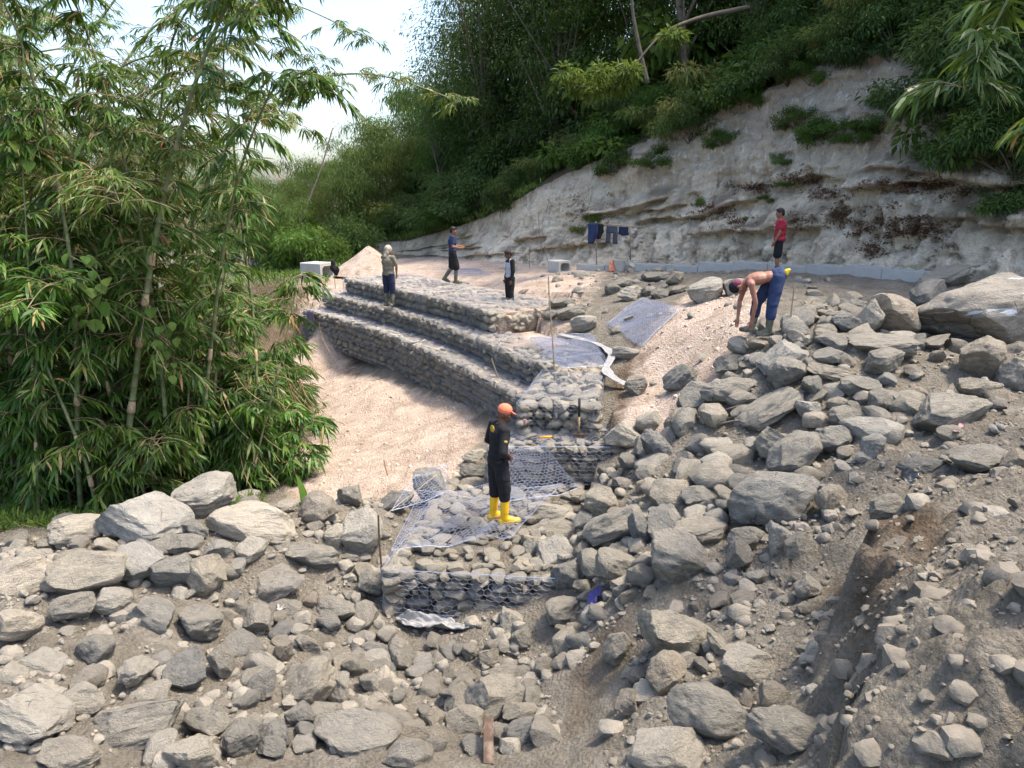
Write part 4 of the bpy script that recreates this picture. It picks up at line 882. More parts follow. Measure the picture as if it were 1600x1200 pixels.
# ================================================================== GABIONS
def hexmesh(f, U, Vv, cell=0.1, r=0.0025, seed=0, mask=None, jit=0.12):
    """hexagonal twisted wire over a surface f(u,v)->(N,3); one triangular prism per wire"""
    rr = np.random.default_rng(seed); a = cell; h = cell * 0.62; nu = int(U / a) + 2; nv = int(Vv / h) + 2
    # brick-like honeycomb: nodes in rows, two nodes per cell per row
    P = {}; E = []
    iu, iv = np.meshgrid(np.arange(2 * nu), np.arange(nv)); sgn = np.where((iu + iv) % 2 == 0, 1, -1)
    uu = iu * a * 0.5; vv = iv * h + sgn * h * 0.17
    uu = uu + rr.normal(0, a * jit * 0.35, uu.shape); vv = vv + rr.normal(0, h * jit * 0.35, vv.shape)
    ok = (uu <= U) & (vv <= Vv) & (vv >= -h * 0.2)
    ix = np.arange(uu.size).reshape(uu.shape)
    e1 = np.stack([ix[:, :-1].ravel(), ix[:, 1:].ravel()], 1)                         # zig-zag along u
    m = (sgn[:-1] > 0); e2 = np.stack([ix[:-1][m], ix[1:][m]], 1)                     # straight pieces along v
    E = np.concatenate([e1, e2]); okf = ok.ravel(); E = E[okf[E[:, 0]] & okf[E[:, 1]]]
    X = f(uu.ravel(), np.clip(vv.ravel(), 0, Vv))
    if mask is not None: mk = mask(X); E = E[mk[E[:, 0]] & mk[E[:, 1]]]
    return wires(X[E[:, 0]], X[E[:, 1]], r)
def wires(A, B, r):
    d = unit(B - A); ref = np.where(np.abs(d[:, 2:3]) < 0.9, np.array([[0, 0, 1.0]]), np.array([[1.0, 0, 0]]))
    p = unit(np.cross(d, ref)); q = np.cross(d, p); n = len(A); V = np.zeros((n, 6, 3))
    for k in range(3):
        w = 2 * math.pi * k / 3; off = r * (math.cos(w) * p + math.sin(w) * q); V[:, k] = A + off; V[:, 3 + k] = B + off
    base = np.array([[0, 1, 4, 3], [1, 2, 5, 4], [2, 0, 3, 5]]); F = (base[None] + (np.arange(n) * 6)[:, None, None]).reshape(-1, 4)
    return V.reshape(-1, 3), F
def mesh_obj(name, parts, mat, parent=None):
    mb = MB()
    for V, F in parts: mb.add(V, F)
    return mb.build(name, M[mat], parent, smooth=True)

def curve_fn(L):
    d = np.concatenate([[0], np.cumsum(np.linalg.norm(np.diff(L, axis=0), axis=1))]); T = np.gradient(L, axis=0); T /= np.linalg.norm(T, axis=1, keepdims=True); N = np.stack([-T[:, 1], T[:, 0]], 1)
    def f(s, back=0.0):
        s = np.asarray(s, float); p = np.stack([np.interp(s, d, L[:, k]) for k in range(2)], 1); n = np.stack([np.interp(s, d, N[:, k]) for k in range(2)], 1)
        return p + n * np.reshape(back, (-1, 1)) if not np.isscalar(back) else p + n * back
    return f, d[-1]
def tier(L, W, zb, zt, label, seed, top_vis, end_pale=False, limit=298):
    fn, LEN = curve_fn(L); r = np.random.default_rng(seed); H = zt - zb
    root = empty('gabion_tier', (float(L[len(L) // 2][0]), float(L[len(L) // 2][1]), zb)); tag(root, label, 'gabion wall', 'curved gabion tiers')
    o0 = np.array(root.location)
    # dark core behind the stones, dusty top
    n = 90; s = np.linspace(0.0, LEN, n); a = fn(s, 0.17); b = fn(s, W)
    V = np.concatenate([np.c_[a, np.full(n, zb - 0.4)], np.c_[a, np.full(n, zt - 0.06)], np.c_[b, np.full(n, zt - 0.06)], np.c_[b, np.full(n, zb - 0.4)]]) - o0
    i = np.arange(n - 1); F = np.concatenate([np.stack([k * n + i, k * n + i + 1, (k + 1) * n + i + 1, (k + 1) * n + i], 1) for k in range(3)] + [np.array([[0, n, 2 * n, 3 * n], [n - 1, 4 * n - 1, 3 * n - 1, 2 * n - 1]])])
    core = mesh_np('fill', V, F, False); sv = np.zeros(len(V)); sv[n:3 * n] = 0.75; vattr(core, 'sand', sv); bv = np.zeros(len(V)); bv[:n] = 1; vattr(core, 'brown', bv); obj('fill', core, M['soil'], root)
    st = []
    z = zb + 0.02
    while z < zt - 0.04:
        hrow = r.uniform(0.13, 0.20); s = -0.05 + r.uniform(0, 0.15)
        while s < LEN:
            w = r.uniform(0.12, 0.33); zz = min(z + hrow * 0.5 + r.normal(0, 0.012), zt - hrow * 0.45)
            p = fn(np.array([s + w / 2]), 0.085 + r.uniform(-0.03, 0.035))[0]; T = fn(np.array([s + w / 2 + 0.05]), 0.0)[0] - fn(np.array([s + w / 2 - 0.05]), 0.0)[0]
            st.append((p[0], p[1], zz, w * 0.525, 0.115, hrow * 0.54, math.atan2(T[1], T[0]), s / LEN, 0)); s += w
        z += hrow * 0.98
    # end wall at the near end and stones of the top
    for k in range(int(W / 0.2) * 4):
        p = fn(np.array([LEN - 0.03]), r.uniform(0.1, W - 0.1))[0]; st.append((p[0], p[1], r.uniform(zb + 0.05, zt - 0.06), r.uniform(0.09, 0.13), r.uniform(0.09, 0.13), r.uniform(0.07, 0.1), r.uniform(0, 6.28), 1.0, 0))
    for k in range(int(LEN * top_vis / 0.046)):
        sx = r.uniform(0, LEN); p = fn(np.array([sx]), r.uniform(0.08, top_vis))[0]
        st.append((p[0], p[1], zt - 0.065 + r.uniform(-0.03, 0.02), r.uniform(0.07, 0.14), r.uniform(0.06, 0.11), r.uniform(0.05, 0.075), r.uniform(0, 6.28), sx / LEN, 1))
    st = np.array(st); dist = np.hypot(st[:, 0], st[:, 1]); order = np.argsort(dist - 8 * st[:, 3]); single = order[:limit]; rest = order[limit:]
    for j in single:
        q = st[j]; pale = end_pale and q[7] > 0.93 or r.random() < (0.85 if q[8] else 0.22); me = GST['gab_stone_tan' if pale else 'gab_stone'][r.integers(7)]
        put_rock(me, 'stone', q[:3] - o0, q[3], q[4], q[5], q[6] + r.normal(0, 0.15) + (math.pi if r.random() < .5 else 0), r.normal(0, 0.18), r.normal(0, 0.2), root)
    if len(rest):
      for top_ in (0, 1):
        VV = []; FF = []; m = 0
        for j in rest:
            if st[j][8] != top_: continue
            q = st[j]; tv, tf = PEB1[r.integers(7)]; c, sn = math.cos(q[6]), math.sin(q[6]); v = tv * q[3:6]; v = v @ Matrix.Rotation(r.normal(0, 0.2), 3, 'Y'); v = np.array(v)
            v = np.stack([v[:, 0] * c - v[:, 1] * sn, v[:, 0] * sn + v[:, 1] * c, v[:, 2]], 1) + q[:3] - o0; VV.append(v); FF.append(tf + m); m += len(v)
        if VV: me = mesh_np('stone_fill', np.concatenate(VV), np.concatenate(FF), True, 35); x = obj('stone_fill', me, M['gab_stone_tan' if top_ else 'gab_stone'], root); x['kind'] = 'stuff'
    # wire: front and top
    def front(u, v):
        p = fn(u, -0.035 + 0.02 * vnoise(np.c_[u * 3, v * 3, v * 0], seed)); return np.c_[p, zb + v] - o0
    def top(u, v):
        p = fn(u, v); return np.c_[p, zt + 0.012 + 0.02 * vnoise(np.c_[u * 3, v * 3, v * 0 + 5], seed)] - o0
    wm = mesh_obj('wire_mesh', [hexmesh(front, LEN, H, 0.11, 0.0034, seed), hexmesh(top, LEN, top_vis, 0.12, 0.0028, seed + 1)], 'wire_far', root)
    # selvedge wire along the upper and lower edges
    mb = MB(); s = np.linspace(0, LEN, 60)
    for zz, bk in ((zt, -0.03), (zb + 0.02, -0.03)) + (((zb + H / 2), -0.035),) * (H > 0.8): mb.tube(np.c_[fn(s, bk), np.full(60, zz)] - o0, 0.006, 4)
    for s1 in np.arange(0, LEN, 2.0): p = fn(np.array([s1, s1]), -0.035); mb.tube(np.c_[p, [zb, zt]] - o0, 0.005, 4)
    mb.build('edge_wire', M['wire_far'], root)
    return root
tier(E1, W1, 5 - 4.62, 5 - 3.6, 'lowest and tallest curved gabion tier beside the pale sand', 11, 0.95)
T2_root = tier(E2, W2, 5 - 3.6, 5 - 3.1, 'middle curved gabion tier with a man in an olive shirt on it', 12, 1.0)
tier(E3, W3, 5 - 3.1, 5 - 2.6, 'top gabion tier on which a man in dark shorts walks', 13, 2.3, True)

def quad_fn(Pg, z):
    """bilinear map over polygon corners: p0 front-left, p1 front-right, p2 back-right, p3 back-left"""
    p = [np.asarray(q, float) for q in Pg]
    def f(a, b): a = np.reshape(a, (-1, 1)); b = np.reshape(b, (-1, 1)); return (p[0] * (1 - a) + p[1] * a) * (1 - b) + (p[3] * (1 - a) + p[2] * a) * b
    return f
def gabion_box(key, label, seed, faces=('front',), open_top=False, mats=('gab_stone',), big=1.0):
    Pg, zt, zb = BOXES[key]; q = quad_fn(Pg, zt); r = np.random.default_rng(seed); H = zt - zb
    c = Pg.mean(0); root = empty('gabion_box', (c[0], c[1], zb)); o0 = np.array(root.location); tag(root, label, 'gabion', 'small gabion boxes near the camera')
    # core
    inner = np.array([q(a, b)[0] for a, b in ((0.04, 0.05), (0.96, 0.05), (0.97, 0.97), (0.03, 0.97))])
    V = np.concatenate([np.c_[inner, np.full(4, zb - 0.3)], np.c_[inner, np.full(4, zt - 0.10)]]) - o0
    cm_ = mesh_np('fill', V, np.array([[0, 1, 5, 4], [1, 2, 6, 5], [2, 3, 7, 6], [3, 0, 4, 7], [4, 5, 6, 7]]), False); vattr(cm_, 'sand', np.r_[np.zeros(4), np.full(4, 0.2)]); vattr(cm_, 'brown', np.full(8, 0.3)); obj('fill', cm_, M['soil'], root)
    def side(a0, b0, a1, b1):
        A = q(a0, b0)[0]; B = q(a1, b1)[0]; Ld = np.linalg.norm(B - A); ang_ = math.atan2(*(B - A)[::-1]); nn = np.array([-(B - A)[1], (B - A)[0]]) / Ld; z = zb + 0.01
        while z < zt - 0.05:
            hr = r.uniform(0.10, 0.17) * big; s = r.uniform(-0.08, 0.02)
            while s < Ld:
                w = r.uniform(0.12, 0.34) * big; p = A + (B - A) * min(1, max(0, (s + w / 2) / Ld)) + nn * 0.08
                me = GST[mats[r.integers(len(mats))]][r.integers(7)]
                put_rock(me, 'stone', np.r_[p, min(z + hr / 2, zt - 0.06)] - o0, w * 0.55, 0.13, hr * 0.57, ang_ + r.normal(0, 0.12) + (math.pi if r.random() < .5 else 0), r.normal(0, 0.16), r.normal(0, 0.2), root); s += w
            z += hr
    side(0, 0, 1, 0)
    if 'right' in faces: side(1, 0, 1, 1)
    if 'left' in faces: side(0, 1, 0, 0)
    area = np.linalg.norm(Pg[1] - Pg[0]) * np.linalg.norm(Pg[3] - Pg[0])
    for k in range(min(190, int(area / 0.026))):
        p = q(r.uniform(0.02, 0.98), r.uniform(0.03, 0.97))[0]; s = r.uniform(0.05, 0.115) * big
        me = GST[mats[r.integers(len(mats))]][r.integers(7)]
        put_rock(me, 'stone', np.r_[p, zt - 0.07 + r.uniform(-0.02, 0.045)] - o0, s * 1.2, s, s * 0.62, r.uniform(0, 6.28), r.normal(0, 0.22), r.normal(0, 0.22), root)
    Lf = np.linalg.norm(Pg[1] - Pg[0]); Ls = np.linalg.norm(Pg[2] - Pg[1]); Ll = np.linalg.norm(Pg[3] - Pg[0])
    def front(u, v): b = -0.05 / Ll + 0.02 * vnoise(np.c_[u * 4, v * 4, v * 0], seed); return np.c_[q(u / Lf, b), zb + v] - o0
    def right(u, v): a = 1 + 0.05 / Lf + 0.015 * vnoise(np.c_[u * 4, v * 4, v * 0], seed); return np.c_[q(a, u / Ls), zb + v] - o0
    def left(u, v): a = -0.05 / Lf + 0.015 * vnoise(np.c_[u * 4, v * 4, v * 0], seed); return np.c_[q(a, u / Ll), zb + v] - o0
    def top(u, v): return np.c_[q(u / Lf, v / Ll), zt + 0.035 + 0.02 * vnoise(np.c_[u * 4, v * 4, v * 0], seed)] - o0
    parts = [hexmesh(front, Lf, H, 0.1, 0.003, seed)]
    if 'right' in faces: parts.append(hexmesh(right, Ls, H, 0.1, 0.0024, seed + 1))
    if 'left' in faces: parts.append(hexmesh(left, Ll, H, 0.1, 0.003, seed + 2))
    if not open_top: parts.append(hexmesh(top, Lf, Ll, 0.1, 0.0022, seed + 3))
    mesh_obj('wire_mesh', parts, 'wire' if key != 'block' else 'wire_far', root)
    mb = MB()
    e = [np.r_[q(a, b)[0], z] - o0 for a, b in ((0, -0.02), (1, -0.02), (1, 1), (0, 1)) for z in (zb, zt)]
    for a, b in ((0, 1), (2, 3), (1, 3), (0, 2), (3, 5), (1, 7)): mb.tube(np.array([e[a], e[b]]), 0.005, 4)
    mb.build('edge_wire', M['wire'], root); return root
gabion_box('front', 'open gabion box full of grey stones under the man in yellow boots', 21, ('front', 'left'), True, ('gab_stone', 'gab_stone', 'gab_stone', 'gab_stone_tan'))
gabion_box('mid', 'low dark gabion box behind the man in yellow boots', 22, ('front',), False, ('gab_stone',), 1.15)
gabion_box('block', 'square gabion block with dusty top at the near end of the tiers', 23, ('front', 'right', 'left'), False, ('gab_stone', 'gab_stone_tan'))

# stones heaped at the unfinished near end of the middle tier
_q = quad_fn([np.array(tuple(at_z(a, b, 5 - d))) for a, b, d in ((872, 580, 3.2), (950, 577, 3.26), (934, 524, 3.06), (822, 530, 3.1))], 0); r = np.random.default_rng(88)
n_ = 22; a, b = np.meshgrid(np.linspace(-0.06, 1.06, n_), np.linspace(-0.06, 1.06, n_)); X = _q(a.ravel(), b.ravel()); ed = sstep(0.0, 0.14, np.minimum.reduce([a.ravel(), 1 - a.ravel(), b.ravel(), 1 - b.ravel()]) + 0.06); X[:, 2] += -0.12 - 0.75 * (1 - ed) + 0.03 * fbm(X * 4, 3, 5)
ix = np.arange(n_ * n_).reshape(n_, n_); me = mesh_np('fill', X - np.array(T2_root.location), np.stack([ix[:-1, :-1].ravel(), ix[:-1, 1:].ravel(), ix[1:, 1:].ravel(), ix[1:, :-1].ravel()], 1)); vattr(me, 'sand', np.full(n_ * n_, 0.5)); vattr(me, 'brown', np.zeros(n_ * n_)); obj('fill', me, M['soil'], T2_root)
X = _q(r.uniform(0, 1, 230), r.uniform(0, 1, 230)); X[:, 2] += -0.15 + r.uniform(-0.03, 0.03, 230); me = scatter_mesh('stone_fill', X - np.array(T2_root.location), r.uniform(0.05, 0.12, 230), PEB1, None, 89); x = obj('stone_fill', me, M['gab_stone_tan'], T2_root); x['kind'] = 'stuff'

# ------------------------------------------------------------------ loose wire sheets
def sheet(name, corners, label, cell=0.1, r=0.0026, layers=1, seed=0, bump=0.05, lift=0.03, mat='wire', group='loose wire mesh', follow=True, zs=None, gap=0.02):
    """hex wire sheet over four ground spots (photo px): near-left, near-right, far-right, far-left"""
    C3 = np.array([tuple(hit(*c)) for c in corners]) if zs is None else np.array([tuple(at_z(c[0], c[1], z)) for c, z in zip(corners, zs)])
    o0 = C3.mean(0); q = quad_fn(C3, 0); Lu = max(np.linalg.norm(C3[1] - C3[0]), np.linalg.norm(C3[2] - C3[3])); Lv = max(np.linalg.norm(C3[3] - C3[0]), np.linalg.norm(C3[2] - C3[1]))
    root = empty(name, o0); tag(root, label, 'wire mesh', group)
    for k in range(layers):
        def f(u, v):
            X = q(u / Lu, v / Lv)
            if follow: X[:, 2] = np.maximum(X[:, 2], ground(X[:, 0], X[:, 1])) + lift
            X[:, 2] += bump * (1.3 * fbm(np.c_[u * 1.9, v * 1.9, u * 0 + k], 3, seed) + 0.6) + gap * k
            X[:, :2] += 0.03 * k
            return X - o0
        mesh_obj('wire_mesh', [hexmesh(f, Lu, Lv, cell, r, seed + k)], mat, root)
    mb = MB(); t = np.linspace(0, 1, 14)
    bd = [(t, 0 * t), (1 + 0 * t, t), (t[::-1], 1 + 0 * t), (0 * t, t[::-1])]
    for a, b in bd: mb.tube(f(a * Lu, b * Lv), 0.0035, 4)
    mb.build('edge_wire', M[mat], root); return root
sheet('loose_wire_mesh', [(612, 872), (800, 838), (880, 758), (655, 772)], 'crumpled wire mesh under the yellow boots over the front gabion', 0.095, 0.0027, 1, 31, 0.09, 0.02, 'wire', zs=[5 - 4.37, 5 - 4.33, 5 - 4.30, 5 - 4.33], follow=False)
sheet('loose_wire_mesh', [(760, 790), (905, 768), (850, 700), (790, 704)], 'wire mesh hanging from the mid gabion down to the boots', 0.095, 0.0027, 1, 32, 0.05, 0.0, 'wire', zs=[5 - 4.28, 5 - 4.3, 5 - 3.78, 5 - 3.78], follow=False)
sheet('loose_wire_mesh', [(612, 800), (700, 770), (700, 728), (648, 745)], 'slack wire mesh standing up at the left before the blue grey boulder', 0.095, 0.0027, 1, 33, 0.06, 0.0, 'wire', zs=[5 - 4.4, 5 - 4.3, 5 - 4.0, 5 - 4.1], follow=False)
sheet('folded_wire_basket', [(1002, 549), (1060, 494), (1003, 470), (945, 512)], 'rectangular folded wire basket lying on the sand slope', 0.095, 0.0036, 2, 34, 0.02, 0.05, 'wire', gap=0.03)
sheet('loose_wire_mesh', [(874, 577), (946, 574), (928, 526), (826, 532)], 'bulging wire mesh spread over the near end of the middle tier', 0.095, 0.0036, 2, 35, 0.06, 0.0, 'wire', zs=[5 - 3.15, 5 - 3.2, 5 - 3.0, 5 - 3.05], follow=False)
sheet('folded_wire_basket', [(702, 434), (768, 431), (744, 420), (697, 421)], 'flat folded wire basket on the terrace behind the top tier', 0.11, 0.003, 1, 36, 0.01, 0.03, 'wire')
# ================================================================== VEGETATION
def leaf_geo(P, D, L, Wd, tint, droop=0.35, seg=2, r=None, up=None):
    """leaves as arrays; P base points, D directions"""
    r = r or rng; n = len(P); D = unit(D); ref = r.normal(size=(n, 3)) * 0.55 + np.array([0, 0, 1.0]) if up is None else up
    S = unit(np.cross(D, ref) + 1e-6); L = L[:, None]; w = Wd[:, None] * 0.5; dn = np.array([0, 0, -1.0])
    if seg == 1:
        m = P + D * L * 0.45 + dn * L * droop * 0.2; t = P + D * L * (1 - 0.25 * droop) + dn * L * droop
        V = np.stack([P, m + S * w, t, m - S * w], 1); F = np.arange(n * 4).reshape(n, 4); return V.reshape(-1, 3), [F], np.repeat(tint, 4)
    a = P + D * L * 0.3 + dn * L * droop * 0.08; b = P + D * L * 0.66 + dn * L * droop * 0.38; t = P + D * L * (1 - 0.3 * droop) + dn * L * droop
    V = np.stack([P, a + S * w, a - S * w, b + S * w * 0.82, b - S * w * 0.82, t], 1); k = (np.arange(n) * 6)[:, None]
    F4 = k + np.array([[1, 3, 4, 2]]); F3 = np.concatenate([k + np.array([[0, 1, 2]]), k + np.array([[3, 5, 4]])])
    return V.reshape(-1, 3), [F4, F3], np.repeat(tint, 6)
def leaf_mesh(name, geo):
    V = []; F4 = []; F3 = []; T = []; n = 0
    for v, fs, t in geo:
        V.append(v); T.append(t)
        for f in fs: (F4 if f.shape[1] == 4 else F3).append(f + n)
        n += len(v)
    me = mesh_np(name, np.concatenate(V), ([np.concatenate(F4)] if F4 else []) + ([np.concatenate(F3)] if F3 else []), False)
    vattr(me, 'tint', np.clip(np.concatenate(T), 0, 1)); return me
def spline(pts, n):
    pts = np.asarray(pts, float); d = np.concatenate([[0], np.cumsum(np.linalg.norm(np.diff(pts, axis=0), axis=1))]); t = np.linspace(0, d[-1], n)
    X = np.stack([np.interp(t, d, pts[:, k]) for k in range(3)], 1)
    for _ in range(max(2, n // 5)): X[1:-1] = 0.5 * X[1:-1] + 0.25 * (X[:-2] + X[2:])
    return X

def bamboo_parts(path, r0, r, start=0.12, per=2.6, fan=(4, 7), ll=(0.18, 0.38), lw=(0.028, 0.052), bl=(0.45, 1.25), seg=2, dry=0.06, bias=None, fans=(3, 6), tint0=0.0):
    """foliage and branch geometry for one stem"""
    n = len(path); geo = []; tw = []
    P = []; D = []
    for i in range(int(n * start), n):
        k = r.poisson(per) if i < n - 2 else 4
        f = i / n
        for _ in range(k):
            az = r.uniform(0, 6.28); d = np.array([math.cos(az), math.sin(az), r.uniform(-0.1, 0.75)])
            if bias is not None: d[:2] += bias
            d /= np.linalg.norm(d); L = r.uniform(*bl) * (1.15 - 0.45 * f) * (0.55 + 0.45 * min(1, f / 0.3)); m = 6; t = np.linspace(0, 1, m)[:, None]
            br = path[i] + d * L * t + np.array([0, 0, -0.42 * L]) * t ** 2
            tw.append(br)
            for q in range(r.integers(*fans)):
                a = 0.3 + 0.7 * (q + r.random()) / fans[1]; j = min(a, 0.999) * (m - 1); j0 = int(j); c = br[j0] + (br[j0 + 1] - br[j0]) * (j - j0); td = unit(br[j0 + 1] - br[j0])
                kk = r.integers(*fan); side = unit(np.cross(td, [0, 0, 1.0]) + 1e-6); tone = r.normal(0, 0.14)
                base = c + side * r.uniform(-0.12, 0.12)
                for e in range(kk):
                    w = (e + 0.5) / kk * 2 - 1
                    P.append(base + td * r.uniform(-0.03, 0.08)); D.append(np.r_[unit(td * (1.05 - 0.75 * abs(w)) + side * w * 1.05 + np.array([0, 0, r.uniform(-0.75, 0.1)])), tone])
    if not P: return None, tw
    P = np.array(P); D = np.array(D); N = len(P)
    tint = np.clip(0.36 + tint0 + D[:, 3] + r.normal(0, 0.09, N), 0, 0.78); dm = r.random(N) < dry; tint[dm] = r.uniform(0.8, 1.0, dm.sum())
    L = r.uniform(ll[0], ll[1], N); W = r.uniform(lw[0], lw[1], N) * (0.6 + 0.4 * L / ll[1])
    return leaf_geo(P, D[:, :3], L, W, tint, 0.30, seg, r), tw
def twig_mesh(tw, r0=0.006):
    A = np.concatenate([t[:-1] for t in tw]); B = np.concatenate([t[1:] for t in tw]); return wires(A, B, r0)
def stem_mesh(path, r0, r, tip=0.25):
    mb = MB(); n = len(path); rad = r0 * (1 - (1 - tip) * np.linspace(0, 1, n) ** 1.4)
    # swelling at each joint
    pts = []; rr = []
    for i in range(n - 1):
        for t, k in ((0.0, 1.16), (0.05, 1.0), (0.95, 1.0)):
            pts.append(path[i] * (1 - t) + path[i + 1] * t); rr.append((rad[i] * (1 - t) + rad[i + 1] * t) * k)
    mb.tube(np.array(pts), np.array(rr), 8); return mb, rad
def bamboo_culm(name, path, r0, label, seed, sheath=(), group='tall bamboo stems', parent=None, offset=None, **kw):
    r = np.random.default_rng(seed); path = np.asarray(path); o0 = path[0].copy() if offset is None else offset
    root = empty(name, o0) if parent is None else parent
    if parent is None: tag(root, label, 'bamboo', group)
    P = path - o0; mb, rad = stem_mesh(P, r0, r); st = mb.build('culm', M['culm'], root, smooth=True, sharp=50)
    for i in sheath:
        i = min(max(1, int(i * len(P))), len(P) - 2); a, b = P[i], P[i + 1]; m2 = MB(); q = np.array([a + (b - a) * t for t in (-0.04, 0.1, 0.5, 0.85)])
        m2.tube(q, np.array([1.22, 1.34, 1.22, 1.03]) * rad[i], 8); m2.build('sheath', M['sheath'], st, smooth=True)
    geo, tw = bamboo_parts(P, r0, r, **kw)
    return root, geo, tw
def finish_culm(root, geo, tw, tr=0.005):
    if geo is not None: obj('foliage', leaf_mesh('foliage', [geo] if not isinstance(geo, list) else geo), M['bamboo_leaf'], root)
    if tw: V, F = twig_mesh(tw, tr); obj('branches', mesh_np('branches', V, F, True), M['dry_twig'], root)['kind'] = 'stuff'
def pxpath(pts, n): return spline([tuple(at_d(a, b, D)) for a, b, D in pts], n)
big_right = np.array([0.35, -0.25])
CULMS = [
 ([(186, 800, 11.6), (205, 640, 11.6), (226, 470, 11.6), (250, 330, 11.5), (275, 230, 11.4), (303, 130, 11.2), (345, 20, 11.0), (395, -70, 10.8), (440, -90, 10.5), (475, -40, 10.3)], 0.055, 46, 'thick bamboo stem leaning right with tan sheaths, tallest of the near ones', (0.18, 0.3, 0.36, 0.42), 0.30, dict(per=2.6, bias=np.array([0.12, -0.1]), bl=(0.5, 1.2))),
 ([(308, 760, 12.3), (323, 600, 12.2), (338, 470, 12.0), (354, 350, 11.9), (378, 250, 11.6), (420, 140, 11.2), (455, 90, 10.9), (485, 100, 10.7), (500, 140, 10.6)], 0.035, 36, 'slender bamboo stem right of the thick one, arching over the sand', (0.1, 0.28, 0.45), 0.42, dict(per=2.0, bias=np.array([0.15, -0.15]), bl=(0.4, 0.85))),
 ([(126, 790, 11.2), (120, 680, 11.2), (121, 560, 11.3), (114, 430, 11.4), (95, 300, 11.5), (60, 150, 11.5), (20, 20, 11.4), (-40, -80, 11.2)], 0.042, 40, 'pale bamboo stem at the far left with a tan sheath', (0.1, 0.22, 0.3), 0.3, dict(per=2.4)),
 ([(152, 800, 10.9), (138, 730, 10.9), (118, 680, 10.9), (92, 620, 11.0), (60, 540, 11.0), (30, 440, 11.0)], 0.032, 18, 'short bamboo stem leaning left with bulging tan sheaths', (0.15, 0.3), 0.3, dict(per=2.2)),
 ([(268, 790, 11.8), (261, 690, 11.8), (254, 590, 11.8), (243, 500, 11.9), (225, 380, 12.0), (190, 230, 12.1), (150, 90, 12.0), (110, -30, 11.8)], 0.036, 38, 'vine wrapped bamboo stem between the thick and the slender one', (0.12, 0.33), 0.3, dict(per=2.5)),
 ([(400, 720, 13.0), (402, 590, 13.2), (395, 470, 13.4), (380, 380, 13.5), (370, 250, 13.5), (345, 120, 13.3), (350, 20, 13.0), (380, -20, 12.6), (410, 40, 12.2)], 0.03, 36, 'thin bamboo stem nearest to the sand slope', (0.2, 0.4), 0.5, dict(per=2.4, bl=(0.4, 0.9))),
]
for k_, (a_, b_, D_c) in enumerate([((60, 800), (40, 330), 11.0), ((225, 800), (150, 380), 12.6), ((350, 780), (300, 330), 13.2), ((385, 780), (440, 560), 12.4), ((90, 790), (175, 420), 11.9), ((290, 790), (350, 430), 12.8), ((20, 780), (75, 480), 11.4)]):
    CULMS.append(([(a_[0], a_[1], D_c), ((a_[0] * 0.62 + b_[0] * 0.38), a_[1] * 0.6 + b_[1] * 0.4, D_c), (b_[0], b_[1], D_c + 0.1), (b_[0] + (b_[0] - a_[0]) * 0.5, b_[1] - 130, D_c + 0.2)], 0.024, 20, ['thin cane near the left edge of the thicket', 'thin cane leaning left behind the thick stem', 'thin cane deep between the slender and the thick stem', 'dry cane leaning right at the sand edge', 'thin cane leaning right between the left stems', 'thin cane crossing behind the slender stem', 'thin cane at the outer left edge leaning right'][k_], (0.15, 0.35, 0.55), 0.7, dict(per=1.2, dry=0.15, bl=(0.3, 0.7))))
for pts, r0, n, lab, sh, start, kw in CULMS:
    root, geo, tw = bamboo_culm('bamboo', pxpath(pts, n), r0, lab, n * 7 + len(lab), sh, start=start, **kw); finish_culm(root, geo, tw)
# clumps that fill the thicket
CLUMPS = [ # base x, y, number of stems, height, label, right limit
 (-6.0, 12.6, 6, 4.0, 'low bamboo clump right behind the stone ridge', 0.22),
 (-6.7, 15.0, 6, 4.0, 'bamboo clump with dry brown twigs beside the sand slope', 0.16),
 (-7.2, 12.4, 6, 5.6, 'bamboo clump behind the vine wrapped stem', 0.3),
 (-9.0, 11.9, 6, 6.2, 'bamboo clump filling the left picture edge', 0.3),
 (-7.6, 15.0, 7, 8.4, 'tall bamboo clump in the middle of the thicket', 0.5),
 (-9.6, 14.6, 8, 10.2, 'tallest bamboo clump at the upper left', 0.5),
 (-9.6, 17.6, 7, 8.8, 'bamboo clump at the back of the thicket', 0.5),
 (-12.0, 17.0, 7, 11.0, 'far left back bamboo clump with bright tops', 0.5),
 (-8.6, 18.2, 5, 4.0, 'bamboo clump by the far end of the tiers', 0.2),
 (-4.95, 12.8, 7, 2.0, 'low drooping bamboo clump nearest to the sand slope', 0.2),
 (-8.4, 13.4, 6, 9.0, 'tall bright bamboo clump over the pale left stem', 0.4),
 (-10.8, 13.2, 6, 9.4, 'tall bright bamboo clump at the left picture edge', 0.4),
 (-6.9, 14.0, 5, 7.4, 'bamboo clump of middle height behind the thick stem', 0.3),
 (-5.15, 15.6, 7, 1.7, 'knee high bamboo shoots at the sand edge below the towel', 0.15),
 (-5.7, 17.2, 7, 1.7, 'low bamboo shoots behind the sand edge near the lowest tier', 0.15),
 (-4.85, 13.4, 6, 1.7, 'low drooping bamboo shoots nearest to the broad leaf', 0.15),
 (-6.3, 16.0, 6, 2.6, 'bushy bamboo shoots in the shade beside the thin stem', 0.15),
 (-7.6, 11.6, 6, 2.8, 'low leafy bamboo clump between the pale and the thick stem', 0.2),
 (-5.45, 14.2, 6, 2.1, 'low bushy bamboo clump at the sand edge', 0.15),
 (-5.9, 11.7, 5, 2.2, 'low leafy bamboo clump just behind the perched boulder', 0.2),
 (-8.8, 20.6, 6, 6.0, 'dense bamboo clump in the dark depth of the thicket', 0.3),
 (-10.6, 19.5, 6, 8.0, 'dense bamboo clump deep behind the left edge', 0.3),
]
